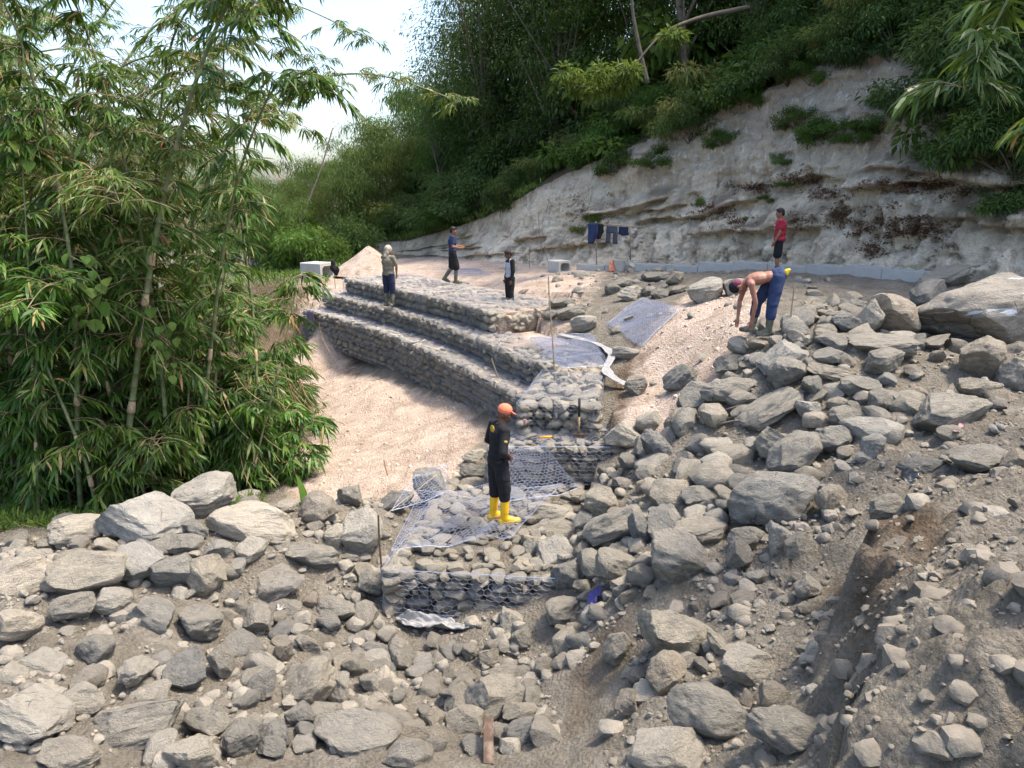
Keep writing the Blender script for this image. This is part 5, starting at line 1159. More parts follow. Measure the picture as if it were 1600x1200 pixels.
for ci_, (bx, by, ns, hh, lab, reach) in enumerate(CLUMPS):
    r = np.random.default_rng(500 + ci_); root = empty('bamboo_clump', (bx, by, gz(bx, by))); tag(root, lab, 'bamboo', 'bamboo clumps of the thicket'); o0 = np.array(root.location); geos = []; tws = []
    for s in range(ns):
        az = r.uniform(0, 6.28); b = o0 + np.array([r.normal(0, 0.35), r.normal(0, 0.35), -0.1]); H = hh * r.uniform(0.72, 1.05); dirn = np.array([math.cos(az), math.sin(az), 0]); lean = H * r.uniform(0.1, 0.3) * (reach / 0.3) ** 0.5
        pts = [b, b + dirn * lean * 0.15 + [0, 0, H * 0.35], b + dirn * lean * 0.5 + [0, 0, H * 0.72], b + dirn * lean + [0, 0, H * 0.95], b + dirn * lean * 1.7 + [0, 0, H], b + dirn * lean * 2.3 + [0, 0, H * 0.92]]
        pth = spline(pts, int(10 + H * 3.4))
        _, g, tw = bamboo_culm('x', pth, r.uniform(0.02, 0.04), '', 600 + ci_ * 20 + s, (0.2, 0.4) if ci_ < 5 else (), parent=root, offset=o0, start=0.05, per=2.0 if hh < 7 else 2.6, seg=2 if hh < 7 and by < 15 else 1, dry=0.09 if ci_ < 2 else 0.045, bl=(0.4, 1.15) if hh > 7 else (0.35, 0.95), tint0=0.2 if hh > 7 else 0.0, ll=(0.17, 0.36) if hh < 7 else (0.15, 0.30), lw=(0.028, 0.052) if hh < 7 else (0.022, 0.04), fan=(4, 8), fans=(3, 6))
        geos.append(g); tws += tw
    finish_culm(root, geos, tws)
# dead twigs hanging along the sand side of the thicket
tw = []
r = np.random.default_rng(91)
for k in range(130):
    b = np.array([-4.75 + r.normal(0, 0.3), 14.2 + r.normal(0, 1.1), 0]); b[2] = gz(b[0], b[1]) + r.uniform(0.1, 2.4); d = np.array([r.normal(0.1, 0.25), r.normal(0, 0.25), -1.0]); L = r.uniform(0.4, 1.3); t = np.linspace(0, 1, 5)[:, None]; tw.append(b + d * L * t + np.array([0.2, 0, 0.15]) * t ** 2)
V, F = twig_mesh(tw, 0.006); V = V; dk = obj('dead_twigs', mesh_np('dead_twigs', V, F, True), M['dry_twig']); tag(dk, 'dry brown twigs hanging along the sand side of the bamboo', 'twigs', kind='stuff')

# ---- bamboo tip hanging into the picture at the upper right
pth = spline([(9.0, 5.6, 2.9), (8.6, 6.0, 6.5), (7.4, 6.4, 9.0), (6.0, 6.6, 9.4), (4.9, 6.7, 8.2), (4.2, 6.75, 6.9), (3.85, 6.8, 5.9)], 34)
root, geo, tw = bamboo_culm('bamboo', pth, 0.03, 'bamboo stem whose fresh leafy tip hangs in at the upper right', 77, (), group=None, start=0.62, per=2.0, bl=(0.35, 0.8), fan=(6, 10), dry=0.0, tint0=-0.06, ll=(0.2, 0.36), lw=(0.024, 0.04), bias=np.array([-0.35, 0.1])); finish_culm(root, geo, tw)
pth = spline([(9.6, 7.2, 2.9), (9.3, 7.4, 6.2), (8.2, 7.6, 7.7), (7.0, 7.7, 7.2), (6.0, 7.7, 6.4), (5.2, 7.7, 5.7)], 32)
root, geo, tw = bamboo_culm('bamboo', pth, 0.028, 'yellowish bamboo spray drooping at the right picture edge', 78, (), group=None, start=0.6, per=1.5, bl=(0.3, 0.7), fan=(5, 8), dry=0.08, tint0=0.22, ll=(0.18, 0.32), bias=np.array([-0.3, 0.0])); finish_culm(root, geo, tw)

# ------------------------------------------------------------------ trees, groves and shrubs: a few shapes, many individuals
def crown_geo(r, clumps, nleaf, ll, lw, tint0=0.0, seg=1, droop=0.3):
    """clumps: (x,y,z,rx,rz); leaves on and in every clump"""
    vol = np.array([c[3] ** 2 for c in clumps]); cnt = (nleaf * vol / vol.sum()).astype(int); G = []
    for (x, y, z, rx, rz), n in zip(clumps, cnt):
        d = unit(r.normal(size=(n, 3))); rad = r.random(n) ** 0.45; wob = 1 + 0.35 * vnoise(d * 2.1 + x * 3 + z, 5)
        P = np.array([x, y, z]) + d * np.array([rx, rx, rz]) * (rad * wob)[:, None]; D = unit(d * 0.8 + r.normal(size=(n, 3)) * 0.6 + np.array([0, 0, -0.25]))
        tone = r.normal(0, 0.12); G.append(leaf_geo(P, D, r.uniform(*ll, n), r.uniform(*lw, n), np.clip(0.42 + tint0 + tone + r.normal(0, 0.15, n) + 0.1 * d[:, 2], 0, 1), droop, seg, r))
    return G
def make_tree(seed, H, spread, nleaf, mat, ll=(0.16, 0.28), lw=(0.06, 0.11), trunk_frac=0.35, tint0=0.0, trunk_r=0.16):
    r = np.random.default_rng(seed); clumps = []
    for k in range(int(16 + spread * 4)):
        a = r.uniform(0, 6.28); q = r.random() ** 0.6; z = H * (trunk_frac + (1 - trunk_frac) * r.random()); env = math.sin(math.pi * min(1, max(0.05, (z / H - trunk_frac * 0.7) / (1 - trunk_frac * 0.7)) ** 0.8 * 0.92)) ** 0.6
        R_ = r.uniform(0.45, 0.95) * spread / 3.0 + 0.2; clumps.append((math.cos(a) * spread * 0.5 * q * (0.4 + 0.6 * env), math.sin(a) * spread * 0.5 * q * (0.4 + 0.6 * env), z, R_, R_ * r.uniform(0.55, 0.85)))
    G = crown_geo(r, clumps, nleaf, ll, lw, tint0); tr = MB(); lean = r.normal(0, 0.06, 2) * H
    tp = spline([(0, 0, -0.4), (lean[0] * 0.3, lean[1] * 0.3, H * 0.3), (lean[0] * 0.7, lean[1] * 0.7, H * 0.6), (lean[0], lean[1], H * 0.9)], 10); tr.tube(tp, np.linspace(trunk_r, trunk_r * 0.25, 10), 7)
    for c in clumps[::2]:
        j = min(8, max(1, int(c[2] / H * 8) - 2)); tr.tube(spline([tp[j], (tp[j] + np.array(c[:3])) / 2 + [0, 0, 0.15], c[:3]], 5), np.linspace(trunk_r * 0.4, 0.02, 5), 5)
    return leaf_mesh('crown', G), tr.mesh('trunk', True), M[mat]
def make_grove(seed, H, n, nper, mat='grove_leaf', tint0=0.0):
    r = np.random.default_rng(seed); G = []; tr = MB()
    for s in range(n):
        az = r.uniform(0, 6.28); b = np.array([r.normal(0, 0.5), r.normal(0, 0.5), -0.2]); h = H * r.uniform(0.7, 1.05); dirn = np.array([math.cos(az), math.sin(az), 0]); lean = h * r.uniform(0.12, 0.3)
        p = spline([b, b + dirn * lean * 0.2 + [0, 0, h * 0.4], b + dirn * lean * 0.6 + [0, 0, h * 0.8], b + dirn * lean * 1.2 + [0, 0, h], b + dirn * lean * 1.9 + [0, 0, h * 0.9]], 16); tr.tube(p, np.linspace(0.05, 0.012, 16), 4)
        f = 1 - r.random(nper) ** 1.25 * 0.82; j = np.clip(f * 15, 0, 14.99); j0 = j.astype(int); c = p[j0] + (p[j0 + 1] - p[j0]) * (j - j0)[:, None]
        off = r.normal(size=(nper, 3)) * np.array([0.55, 0.55, 0.35]) * (0.5 + 0.7 * np.sin(np.pi * np.clip(f, 0, 1)))[:, None]; P = c + off; D = unit(off * 0.7 + r.normal(size=(nper, 3)) * 0.4 + np.array([0, 0, -0.6]))
        G.append(leaf_geo(P, D, r.uniform(0.22, 0.42, nper), r.uniform(0.03, 0.06, nper), np.clip(0.42 + tint0 + r.normal(0, 0.1) + r.normal(0, 0.15, nper), 0, 1), 0.3, 1, r))
    return leaf_mesh('crown', G), tr.mesh('culms', True), M[mat]
def make_shrub(seed, H, W, nleaf, mat, ll=(0.12, 0.24), lw=(0.035, 0.08), tint0=0.0):
    r = np.random.default_rng(seed); cl = [(r.normal(0, W * 0.28), r.normal(0, W * 0.28), H * r.uniform(0.15, 0.85), W * r.uniform(0.16, 0.3), H * r.uniform(0.14, 0.26)) for k in range(12)]
    G = crown_geo(r, cl, nleaf, ll, lw, tint0); tr = MB()
    for c in cl: tr.tube(spline([(0, 0, -0.2), (c[0] * 0.4, c[1] * 0.4, c[2] * 0.6), c[:3]], 5), np.linspace(0.03, 0.008, 5), 4)
    return leaf_mesh('foliage', G), tr.mesh('stem', True), M[mat]
TREES = [make_tree(1, 9.0, 5.6, 17000, 'tree_leaf', (0.12, 0.21), (0.05, 0.085)), make_tree(2, 11.0, 6.4, 19000, 'tree_leaf', (0.15, 0.26), (0.04, 0.07), 0.3), make_tree(3, 7.0, 5.0, 14000, 'tree_leaf', (0.10, 0.18), (0.055, 0.09), 0.25, 0.1), make_tree(4, 10.0, 5.0, 16000, 'bright_leaf', (0.12, 0.22), (0.045, 0.08), 0.35, -0.2)]
GROVES = [make_grove(11, 8.0, 13, 900), make_grove(12, 9.5, 14, 950, tint0=0.02), make_grove(13, 7.0, 12, 850, 'grove_leaf', -0.1), make_grove(14, 9.0, 13, 900, 'bright_leaf', -0.1)]
SHRUBS = [make_shrub(21, 1.5, 2.2, 4600, 'tree_leaf', (0.08, 0.16), (0.035, 0.065), 0.1), make_shrub(22, 1.1, 1.9, 4000, 'bright_leaf', (0.08, 0.15), (0.035, 0.06), -0.15), make_shrub(23, 2.2, 2.4, 5000, 'tree_leaf', (0.12, 0.24), (0.03, 0.055)), make_shrub(24, 0.8, 1.3, 1500, 'grass', (0.16, 0.34), (0.02, 0.04), 0.05), make_shrub(25, 1.6, 2.0, 4200, 'bright_leaf', (0.13, 0.25), (0.022, 0.04), -0.15), make_shrub(26, 1.9, 2.3, 1300, 'bright_leaf', (0.24, 0.42), (0.10, 0.17), -0.05), make_shrub(27, 1.3, 2.0, 3000, 'grove_leaf', (0.12, 0.26), (0.03, 0.06), 0.3)]
def plant(kind, var, p, s, name, label, cat, group, rz=None, parts=('crown', 'trunk'), sz=None):
    cr, tr, mt = kind[var % len(kind)]; root = empty(name, p, random.uniform(0, 6.28) if rz is None else rz); root.scale = (s, s, sz or s); tag(root, label, cat, group)
    obj(parts[0], cr, mt, root); obj(parts[1], tr, M['bark'] if kind is not GROVES else M['culm'], root); return root
def hill_pt(px, back):                              # point of the hillside above photo column px, `back` metres behind the cliff edge
    dirs = hill_grid[..., 0] / np.maximum(hill_grid[..., 1], 0.5); row = int(np.argmin(np.abs(tb - back))); j = int(np.argmin(np.abs(dirs[row] - (px - 800) / FPX * 1.0))); return hill_grid[row, j]
rt = np.random.default_rng(44)
SEGS = [(660, 'left of the low bank'), (760, 'above the low bank'), (850, 'over the person walking on the top tier'), (920, 'above the clothes line'), (1010, 'right of the clothes line'), (1100, 'over the pale limb'), (1190, 'left of the strap leaf plant'), (1270, 'above the person in red'), (1350, 'beside the stout pale trunk'), (1430, 'over the dead leaf patches'), (1520, 'over the giant boulder'), (9999, 'at the right picture edge')]
LOOK = {0: 'dark', 1: 'bright green', 2: 'long leaved dark', 3: 'grassy', 4: 'narrow leaved bright', 5: 'big leaved bright', 6: 'yellowish'}
def seg(px): return next(t for a, t in SEGS if px < a)
# groves behind the terrace
for i, (px, D, h, lab) in enumerate([(432, 33, 3.6, 'bamboo grove showing right of the near thicket'), (478, 38, 4.4, 'olive bamboo grove behind the grey culvert box'), (530, 40, 5.0, 'bamboo grove behind the sand heap'), (590, 42, 6.6, 'tall olive bamboo grove left of the wooded hill'), (560, 50, 6.6, 'farther bamboo grove rising behind the sand heap'),
     (655, 43, 7.8, 'tall bamboo grove with yellowish tips at the hill foot'), (640, 52, 8.2, 'pale topped bamboo grove farthest back'), (715, 43, 9.0, 'bamboo grove where the hill begins to rise'), (700, 52, 10.0, 'tall pale bamboo grove behind the hill foot'), (500, 52, 5.2, 'low far bamboo grove under the open sky'), (450, 48, 4.6, 'far bamboo grove beside the thicket'), (400, 40, 4.6, 'bamboo grove hidden partly by the near thicket'), (340, 44, 6.0, 'bamboo grove far behind the thicket'), (240, 46, 7.0, 'far bamboo grove behind the thicket middle'), (120, 44, 7.0, 'far bamboo grove behind the thicket edge')]):
    p = at_d(px, 380, D); z = gz(p.x, p.y); k = [0, 1, 2, 1, 0, 1, 3, 2, 3, 0, 1, 0, 3, 2, 0][i]; base = [8.0, 9.5, 7.0, 9.0][k]
    plant(GROVES, k, (p.x, p.y, z - 0.1), h / base, 'bamboo_grove', lab, 'bamboo', 'bamboo groves beyond the terrace', parts=('crown', 'culms'))
# bushes at the foot of the groves
for i in range(26):
    px = 425 + i * 13 + rt.uniform(-8, 8); D = rt.uniform(32, 39); p = at_d(px, 390, D)
    if px > 560: p = Vector(hill_pt(px, rt.uniform(0.2, 3.0))); z = p.z
    else: z = gz(p.x, p.y)
    v = int(rt.integers(7)); t_ = '%s bush %s' % (LOOK[v], 'near the far culvert box' if px < 520 else 'behind the sand heap' if px < 600 else 'on the low bank behind the top tier' if px < 690 else 'where the wooded hill begins')
    plant(SHRUBS, v, (p.x, p.y, z - 0.1), rt.uniform(0.8, 1.5), 'shrub', t_, 'shrub', t_, parts=('foliage', 'stem'))
# shrubs along the cliff edge and trees up the slope
for i in range(74):
    px = 700 + i * 14.0 + rt.uniform(-10, 10); back = abs(rt.normal(0.0, 1.3)) + 0.25; p = hill_pt(px, back)
    v = int(rt.choice([0, 2, 1, 6, 4, 5, 2])); t_ = '%s shrub on the cliff edge %s' % (LOOK[v], seg(px))
    plant(SHRUBS, v, (p[0], p[1], p[2] - 0.3), rt.uniform(0.65, 1.3), 'shrub', t_, 'shrub', t_, parts=('foliage', 'stem'))
for i in range(40):
    px = 640 + i * 26 + rt.uniform(-12, 12); back = rt.uniform(2.5, 6.0); p = hill_pt(px, back)
    v = int(rt.choice([0, 2, 5, 6, 4])); t_ = 'tall %s hillside undergrowth %s' % (LOOK[v], seg(px))
    plant(SHRUBS, v, (p[0], p[1], p[2] - 0.2), rt.uniform(1.2, 2.0), 'shrub', t_, 'shrub', t_, parts=('foliage', 'stem'))
rows = [(2.6, 700, 2300, 105), (6.0, 690, 2300, 130), (10.5, 700, 2200, 170), (16, 720, 2200, 200)]
for ri, (back, a, b, stp) in enumerate(rows):
    px = a
    while px < b:
        p = hill_pt(px + rt.uniform(-30, 30), back + rt.uniform(-0.8, 1.4)); v = int(rt.choice([0, 1, 2, 3, 3] if px > 900 else [2, 3, 3, 0]))
        s = rt.uniform(0.72, 1.05) * (0.72 if px < 900 else 1.0)
        plant(TREES, v, (p[0], p[1], p[2] - 0.2), s, 'tree', '%s tree %s %s' % (['broad crowned dark', 'tall long leaved dark', 'low round leaved dark', 'tall bright green'][v], ['close above the cliff', 'on the lower hillside', 'on the upper hillside', 'high on the hillside'][ri], seg(px)), 'tree', 'trees on the wooded hillside %d %d %s' % (ri, v, seg(px))); px += stp * rt.uniform(0.8, 1.2)
for i, (px, back) in enumerate([(760, 3.5), (820, 8), (1080, 5), (1490, 4)]):
    p = hill_pt(px, back); plant(GROVES, i, (p[0], p[1], p[2] - 0.1), [0.8, 0.95, 0.8, 0.9][i], 'bamboo_grove', ['bamboo tuft at the left end of the wooded hill', 'bamboo tuft among the trees left of the pale limb', 'bamboo tuft above the middle of the cliff', 'bamboo tuft above the right part of the cliff'][i], 'bamboo', 'bamboo tufts on the hillside', parts=('crown', 'culms'))
for px, back, v, sc_, lab in [(765, 3.0, 1, 1.0, 'tall dark tree where the open sky meets the hill'), (815, 4.5, 0, 1.15, 'broad dark tree right of the open sky'), (860, 2.5, 1, 0.95, 'tall dark tree over the left end of the bare cliff'), (905, 5.0, 3, 1.1, 'tall green tree behind the crooked limb'), (735, 7.0, 0, 1.05, 'dark tree farthest left on the hill crest')]:
    p = hill_pt(px, back); plant(TREES, v, (p[0], p[1], p[2] - 0.2), sc_, 'tree', lab, 'tree', 'trees on the hill crest')
# little plants rooted in the cliff face
for i, (px, py, s, v) in enumerate([(1245, 195, .55, 1), (1290, 215, .6, 1), (1262, 225, .5, 4), (1365, 195, .6, 1), (1380, 155, .55, 3), (1270, 125, .6, 1), (1190, 165, .45, 4), (1440, 175, .6, 0), (1335, 215, .5, 1), (1100, 315, .35, 3), (1230, 285, .25, 1), (1225, 250, .35, 1), (1165, 340, .2, 3), (930, 345, .5, 3), (905, 360, .4, 3), (1200, 310, .22, 1), (1570, 330, .7, 0), (1590, 270, .9, 2), (1560, 220, .9, 0), (1500, 200, .7, 2), (1450, 240, .4, 1), (1130, 225, .5, 1), (1020, 255, .6, 1), (960, 270, .6, 0), (1480, 130, 1.2, 2), (1535, 165, 1.2, 0), (1455, 95, 1.1, 2), (1405, 85, 0.9, 0), (1345, 100, .8, 2), (1565, 255, 0.9, 5), (1230, 120, .7, 0), (1080, 215, .7, 2), (1590, 200, 1.2, 2)]):
    p = cliff_pt(px, py); plant(SHRUBS, v, (p[0], p[1], p[2] - 0.1), s, 'cliff_plant', '%s plant clinging to the %s cliff face %s' % (LOOK[v], 'upper' if py < 230 else 'lower', seg(px)), 'plant', 'plants on the %s cliff face %s' % ('upper' if py < 230 else 'lower', seg(px)), parts=('foliage', 'stem'))
# pandanus with long straps at the cliff edge
def strap_plant(p, n, L, label, seed, w=0.05, mat='tree_leaf', name='strap_leaf_plant'):
    r = np.random.default_rng(seed); root = empty(name, p); tag(root, label, 'plant'); G = []
    for k in range(n):
        a = r.uniform(0, 6.28); l = L * r.uniform(0.6, 1.05); d = np.array([math.cos(a) * r.uniform(0.08, 0.5), math.sin(a) * r.uniform(0.08, 0.5), 1.0]); d /= np.linalg.norm(d); t = np.linspace(0, 1, 6); c = np.outer(t, d * l) + np.outer(t ** 2.6, np.array([math.cos(a), math.sin(a), -1.1]) * l * r.uniform(0.1, 0.5)); S = np.array([-math.sin(a), math.cos(a), 0]); ww = w * (1 - t ** 2 * 0.95) * 0.5
        V = np.empty((12, 3)); V[0::2] = c + S * ww[:, None]; V[1::2] = c - S * ww[:, None]; F = np.array([[2 * i, 2 * i + 1, 2 * i + 3, 2 * i + 2] for i in range(5)]); me = leaf_mesh('leaf', [(V, [F], np.full(12, r.uniform(0.3, 0.8)))]); obj('leaf', me, M[mat], root)
    mb = MB(); mb.tube([(0, 0, -0.3), (0, 0, 0.1)], 0.06, 6); mb.build('stem', M['bark'], root); return root
strap_plant(hill_pt(1190, 0.2) + np.array([0, 0, -0.3]), 30, 2.3, 'plant with long upright strap leaves at the cliff top', 5)
# bare crooked limb reaching out of the trees
def limb(pts, rads, label, name='tree_limb', mat='branch'):
    q = pxpath(pts, 26); root = empty(name, q[0]); tag(root, label, 'branch'); mb = MB(); mb.tube(q - q[0], np.interp(np.linspace(0, 1, 26), np.linspace(0, 1, len(rads)), rads), 7); mb.build('bough', M[mat], root, smooth=True); return root, q
root, q = limb([(1170, 12, 25.5), (1100, 25, 25.0), (1035, 48, 24.4), (1000, 92, 24.0), (960, 140, 23.8), (925, 142, 23.6), (895, 132, 23.6)], [0.09, 0.075, 0.06, 0.045, 0.03, 0.02, 0.012], 'long pale crooked tree limb reaching out over the shrubs')
r = np.random.default_rng(3); cl = [tuple(q[i] - q[0] + r.normal(0, 0.25, 3) + np.array([0, 0, 0.1])) + (r.uniform(0.3, 0.5), r.uniform(0.18, 0.3)) for i in (14, 18, 20, 22, 24, 25, 25, 23)]
obj('foliage', leaf_mesh('foliage', crown_geo(r, cl, 1500, (0.2, 0.34), (0.05, 0.09), 0.1)), M['bright_leaf'], root)
root, q = limb([(1012, 130, 25.0), (1000, 80, 25.2), (988, 20, 25.4), (985, -60, 25.6)], [0.07, 0.06, 0.05, 0.04], 'upright pale trunk behind the crooked limb', 'bare_tree')
root, q = limb([(1345, 60, 23.0), (1352, 10, 23.2), (1350, -60, 23.4)], [0.16, 0.14, 0.12], 'stout pale trunk at the top above the cliff', 'bare_tree')
limb([(1265, 100, 23.5), (1300, 90, 23.2), (1335, 72, 23.2)], [0.03, 0.025, 0.015], 'thin bare stick jutting over the cliff edge')
root, q = limb([(446, 412, 34.0), (470, 345, 34.5), (500, 270, 35.0), (520, 200, 35.5)], [0.06, 0.05, 0.04, 0.03], 'dark slanting stem standing before the olive groves', 'slanting_bamboo', 'bark')

# fallen brown leaves on the cliff ledges
P = []; r = np.random.default_rng(66)
for px, py, w, h, n in [(1385, 350, 90, 26, 1100), (1440, 355, 60, 24, 700), (1180, 292, 45, 10, 420), (1320, 335, 50, 18, 500), (1430, 290, 80, 14, 700), (1110, 325, 40, 26, 420), (1255, 280, 40, 14, 350), (920, 335, 45, 24, 420), (1360, 390, 30, 16, 300), (1500, 300, 50, 12, 300), (1150, 345, 36, 14, 260), (1290, 300, 30, 12, 240), (1255, 345, 30, 12, 200)]:
    c = np.array([cliff_pt(px + dx, py + dy) for dx, dy in r.normal(0, 1, (44, 2)) * np.array([w * 0.45, h * 0.45])])
    P.append(c[r.integers(0, 44, 2 * n)] + r.normal(0, 0.06, (2 * n, 3)) * np.array([1.6, 0.7, 0.5]))
P = np.concatenate(P); n = len(P); nn = -P.copy(); nn[:, 2] = 0; nn = unit(nn); P = P + nn * 0.03 + np.array([0, 0, 0.01])
G = leaf_geo(P, unit(r.normal(size=(n, 3)) * np.array([1, 1, 0.5])), r.uniform(0.05, 0.11, n), r.uniform(0.03, 0.05, n), r.uniform(0, 1, n), 0.1, 1, r)
o = obj('leaf_litter', leaf_mesh('leaf_litter', [G]), M['dry_leaf']); tag(o, 'brown fallen leaves caught on the cliff ledges', 'leaves', kind='stuff')

# grass: below the thicket at the left, and on the low bank
def grass_stuff(name, P, hgt, label, seed, mat='grass', w=0.012, t0=0.4):
    r = np.random.default_rng(seed); n = len(P); D = unit(np.c_[r.normal(0, 0.45, n), r.normal(0, 0.45, n), np.ones(n)]); G = leaf_geo(P, D, hgt * r.uniform(0.5, 1.2, n), r.uniform(0.7, 1.4, n) * w, np.clip(t0 + r.normal(0, 0.22, n), 0, 1), 0.35, 2, r); o = obj(name, leaf_mesh(name, [G]), M[mat]); tag(o, label, 'grass', kind='stuff')
r = np.random.default_rng(71); x = r.uniform(-8.5, -4.2, 9000); y = r.uniform(9.2, 11.9, 9000); k = (y > 9.35 + 0.32 * (x + 8)) & (vnoise(np.c_[x * 2, y * 2, x * 0], 4) > -0.25); x, y = x[k], y[k]
grass_stuff('grass', np.c_[x, y, ground(x, y)], 0.42, 'fresh grass and low bamboo leaves behind the stone ridge', 72, w=0.016)
P = np.concatenate([hill_grid[int(rr), int(cc)][None] + r.normal(0, 0.25, (14, 3)) * np.array([1, 1, 0.1]) for rr, cc in zip(r.integers(0, 12, 520), r.integers(0, int(len(tl) * 0.42), 520))])
grass_stuff('bank_grass', P, 0.45, 'bright grass on the low bank behind the terrace', 73, w=0.03, t0=0.55)
x = r.uniform(-12, -6.5, 2600); y = r.uniform(25, 36, 2600); grass_stuff('verge_grass', np.c_[x, y, ground(x, y)], 0.5, 'bright weeds round the far culvert box', 74, w=0.035, t0=0.4)

# vine with round leaves on the thicket, broad single leaf beside the ridge
def round_leaf(L, W, tint):
    t = np.linspace(0, 1, 7); w = W * np.array([0.0, 0.75, 1.0, 0.95, 0.75, 0.42, 0.0]); w[0] = 0.15 * W; V = []; F = []
    for i in range(7): V += [(t[i] * L, -w[i] / 2, -0.25 * L * t[i] ** 2 + 0.1 * w[i]), (t[i] * L, 0, -0.25 * L * t[i] ** 2), (t[i] * L, w[i] / 2, -0.25 * L * t[i] ** 2 + 0.1 * w[i])]
    for i in range(6): F += [[3 * i, 3 * i + 3, 3 * i + 4, 3 * i + 1], [3 * i + 1, 3 * i + 4, 3 * i + 5, 3 * i + 2]]
    return leaf_mesh('leaf', [(np.array(V), [np.array(F)], np.full(21, tint))])
RL = [round_leaf(0.24, 0.22, 0.55), round_leaf(0.2, 0.19, 0.85), round_leaf(0.17, 0.16, 0.3)]
def vine(pts, label, n, seed):
    r = random.Random(seed); q = pxpath(pts, 30); root = empty('vine', q[0]); tag(root, label, 'vine', 'vines in the thicket'); mb = MB(); mb.tube(q - q[0], 0.007, 5); mb.build('stem', M['culm'], root)
    for k in range(n):
        o = obj('leaf', RL[r.randrange(3)], M['bright_leaf'], root); i = r.randrange(30); o.location = q[i] - q[0] + np.array([r.uniform(-.14, .14), r.uniform(-.15, .05), r.uniform(-.1, .12)]); o.rotation_euler = (r.uniform(-0.4, 0.4), r.uniform(0.3, 1.2), r.uniform(-2.6, -0.4)); s = r.uniform(0.55, 1.0); o.scale = (s, s, s)
vine([(110, 400, 10.6), (150, 420, 10.6), (165, 455, 10.6), (130, 500, 10.7), (140, 570, 10.7)], 'vine with round green leaves hanging left of the thick bamboo stem', 20, 1)
vine([(245, 480, 11.3), (262, 520, 11.3), (258, 590, 11.3)], 'vine climbing the bamboo stem next to the thick one', 16, 2)
vine([(10, 175, 11.0), (30, 200, 11.0), (45, 240, 11.0)], 'vine with pale round leaves high at the left edge', 12, 3)
g = hit(474, 800); root = empty('broad_leaf_plant', g); tag(root, 'single broad ribbed green leaf standing by the stone ridge', 'plant'); lf = obj('leaf', round_leaf(0.55, 0.24, 0.45), M['bright_leaf'], root); lf.rotation_euler = (R(90), R(-78), R(80)); mb = MB(); mb.tube([(0, 0, -0.1), (0.0, 0, 0.1)], 0.01, 5); mb.build('stem', M['culm'], root)
# ================================================================== PEOPLE
def sph(n=12, m=8):
    V = []; F = []
    for i in range(m + 1):
        t = math.pi * i / m
        for j in range(n): a = 2 * math.pi * j / n; V.append((math.sin(t) * math.cos(a), math.sin(t) * math.sin(a), math.cos(t)))
    for i in range(m):
        for j in range(n): F.append([i * n + j, (i + 1) * n + j, (i + 1) * n + (j + 1) % n, i * n + (j + 1) % n])
    return np.array(V), np.array(F)
SPV, SPF = sph()
def frame(up, fwd):
    u = np.asarray(up, float); u = u / np.linalg.norm(u); f = np.asarray(fwd, float); f = f - u * f.dot(u); f /= np.linalg.norm(f); r_ = np.cross(f, u); return np.stack([r_, f, u], 1)       # columns: right, forward, up
class Flesh:
    def __init__(s): s.mb = MB()
    def cap(s, a, b, ra, rb):
        a = np.asarray(a, float); b = np.asarray(b, float); d = b - a; L = np.linalg.norm(d)
        if L < 1e-6: return s.ell(a, (ra,) * 3)
        z = d / L; x = np.cross(z, [0.3, 0.9, 0.2]); x /= np.linalg.norm(x); y = np.cross(z, x); Mx = np.stack([x, y, z], 1); V = SPV.copy(); top = V[:, 2] < 0
        q = np.where(top[:, None], V * ra * np.array([1, 1, 1]), V * rb + np.array([0, 0, L])); s.mb.add(q @ Mx.T + a, SPF); return s
    def chain(s, pts, rads):
        for i in range(len(pts) - 1): s.cap(pts[i], pts[i + 1], rads[i], rads[i + 1])
        return s
    def ell(s, c, rad, Mx=None):
        q = SPV * np.asarray(rad, float)
        if Mx is not None: q = q @ np.asarray(Mx).T
        s.mb.add(q + np.asarray(c, float), SPF); return s
    def build(s, name, vox, mat, parent, smooth=3, wrinkle=0.0, seed=0):
        o = s.mb.build(name, None, None, True); md = o.modifiers.new('r', 'REMESH'); md.mode = 'VOXEL'; md.voxel_size = vox; md.use_smooth_shade = True
        if smooth: sm = o.modifiers.new('s', 'SMOOTH'); sm.iterations = smooth; sm.factor = 0.5
        dg = bpy.context.evaluated_depsgraph_get(); me = bpy.data.meshes.new_from_object(o.evaluated_get(dg)); old = o.data; bpy.data.objects.remove(o); bpy.data.meshes.remove(old)
        if wrinkle:
            n = len(me.vertices); co = np.empty(n * 3, np.float32); me.vertices.foreach_get('co', co); co = co.reshape(-1, 3); nr = np.empty(n * 3, np.float32); me.vertices.foreach_get('normal', nr); nr = nr.reshape(-1, 3)
            w = fbm(co * np.array([6, 6, 5.0]) + seed, 2, 7 + seed); co += nr * (wrinkle * (1 - 2 * np.abs(w)))[:, None]; me.vertices.foreach_set('co', co.ravel()); me.update()
        me.name = name; me.materials.clear(); return obj(name, me, M[mat], parent)
def lerp(a, b, t): return np.asarray(a, float) * (1 - t) + np.asarray(b, float) * t
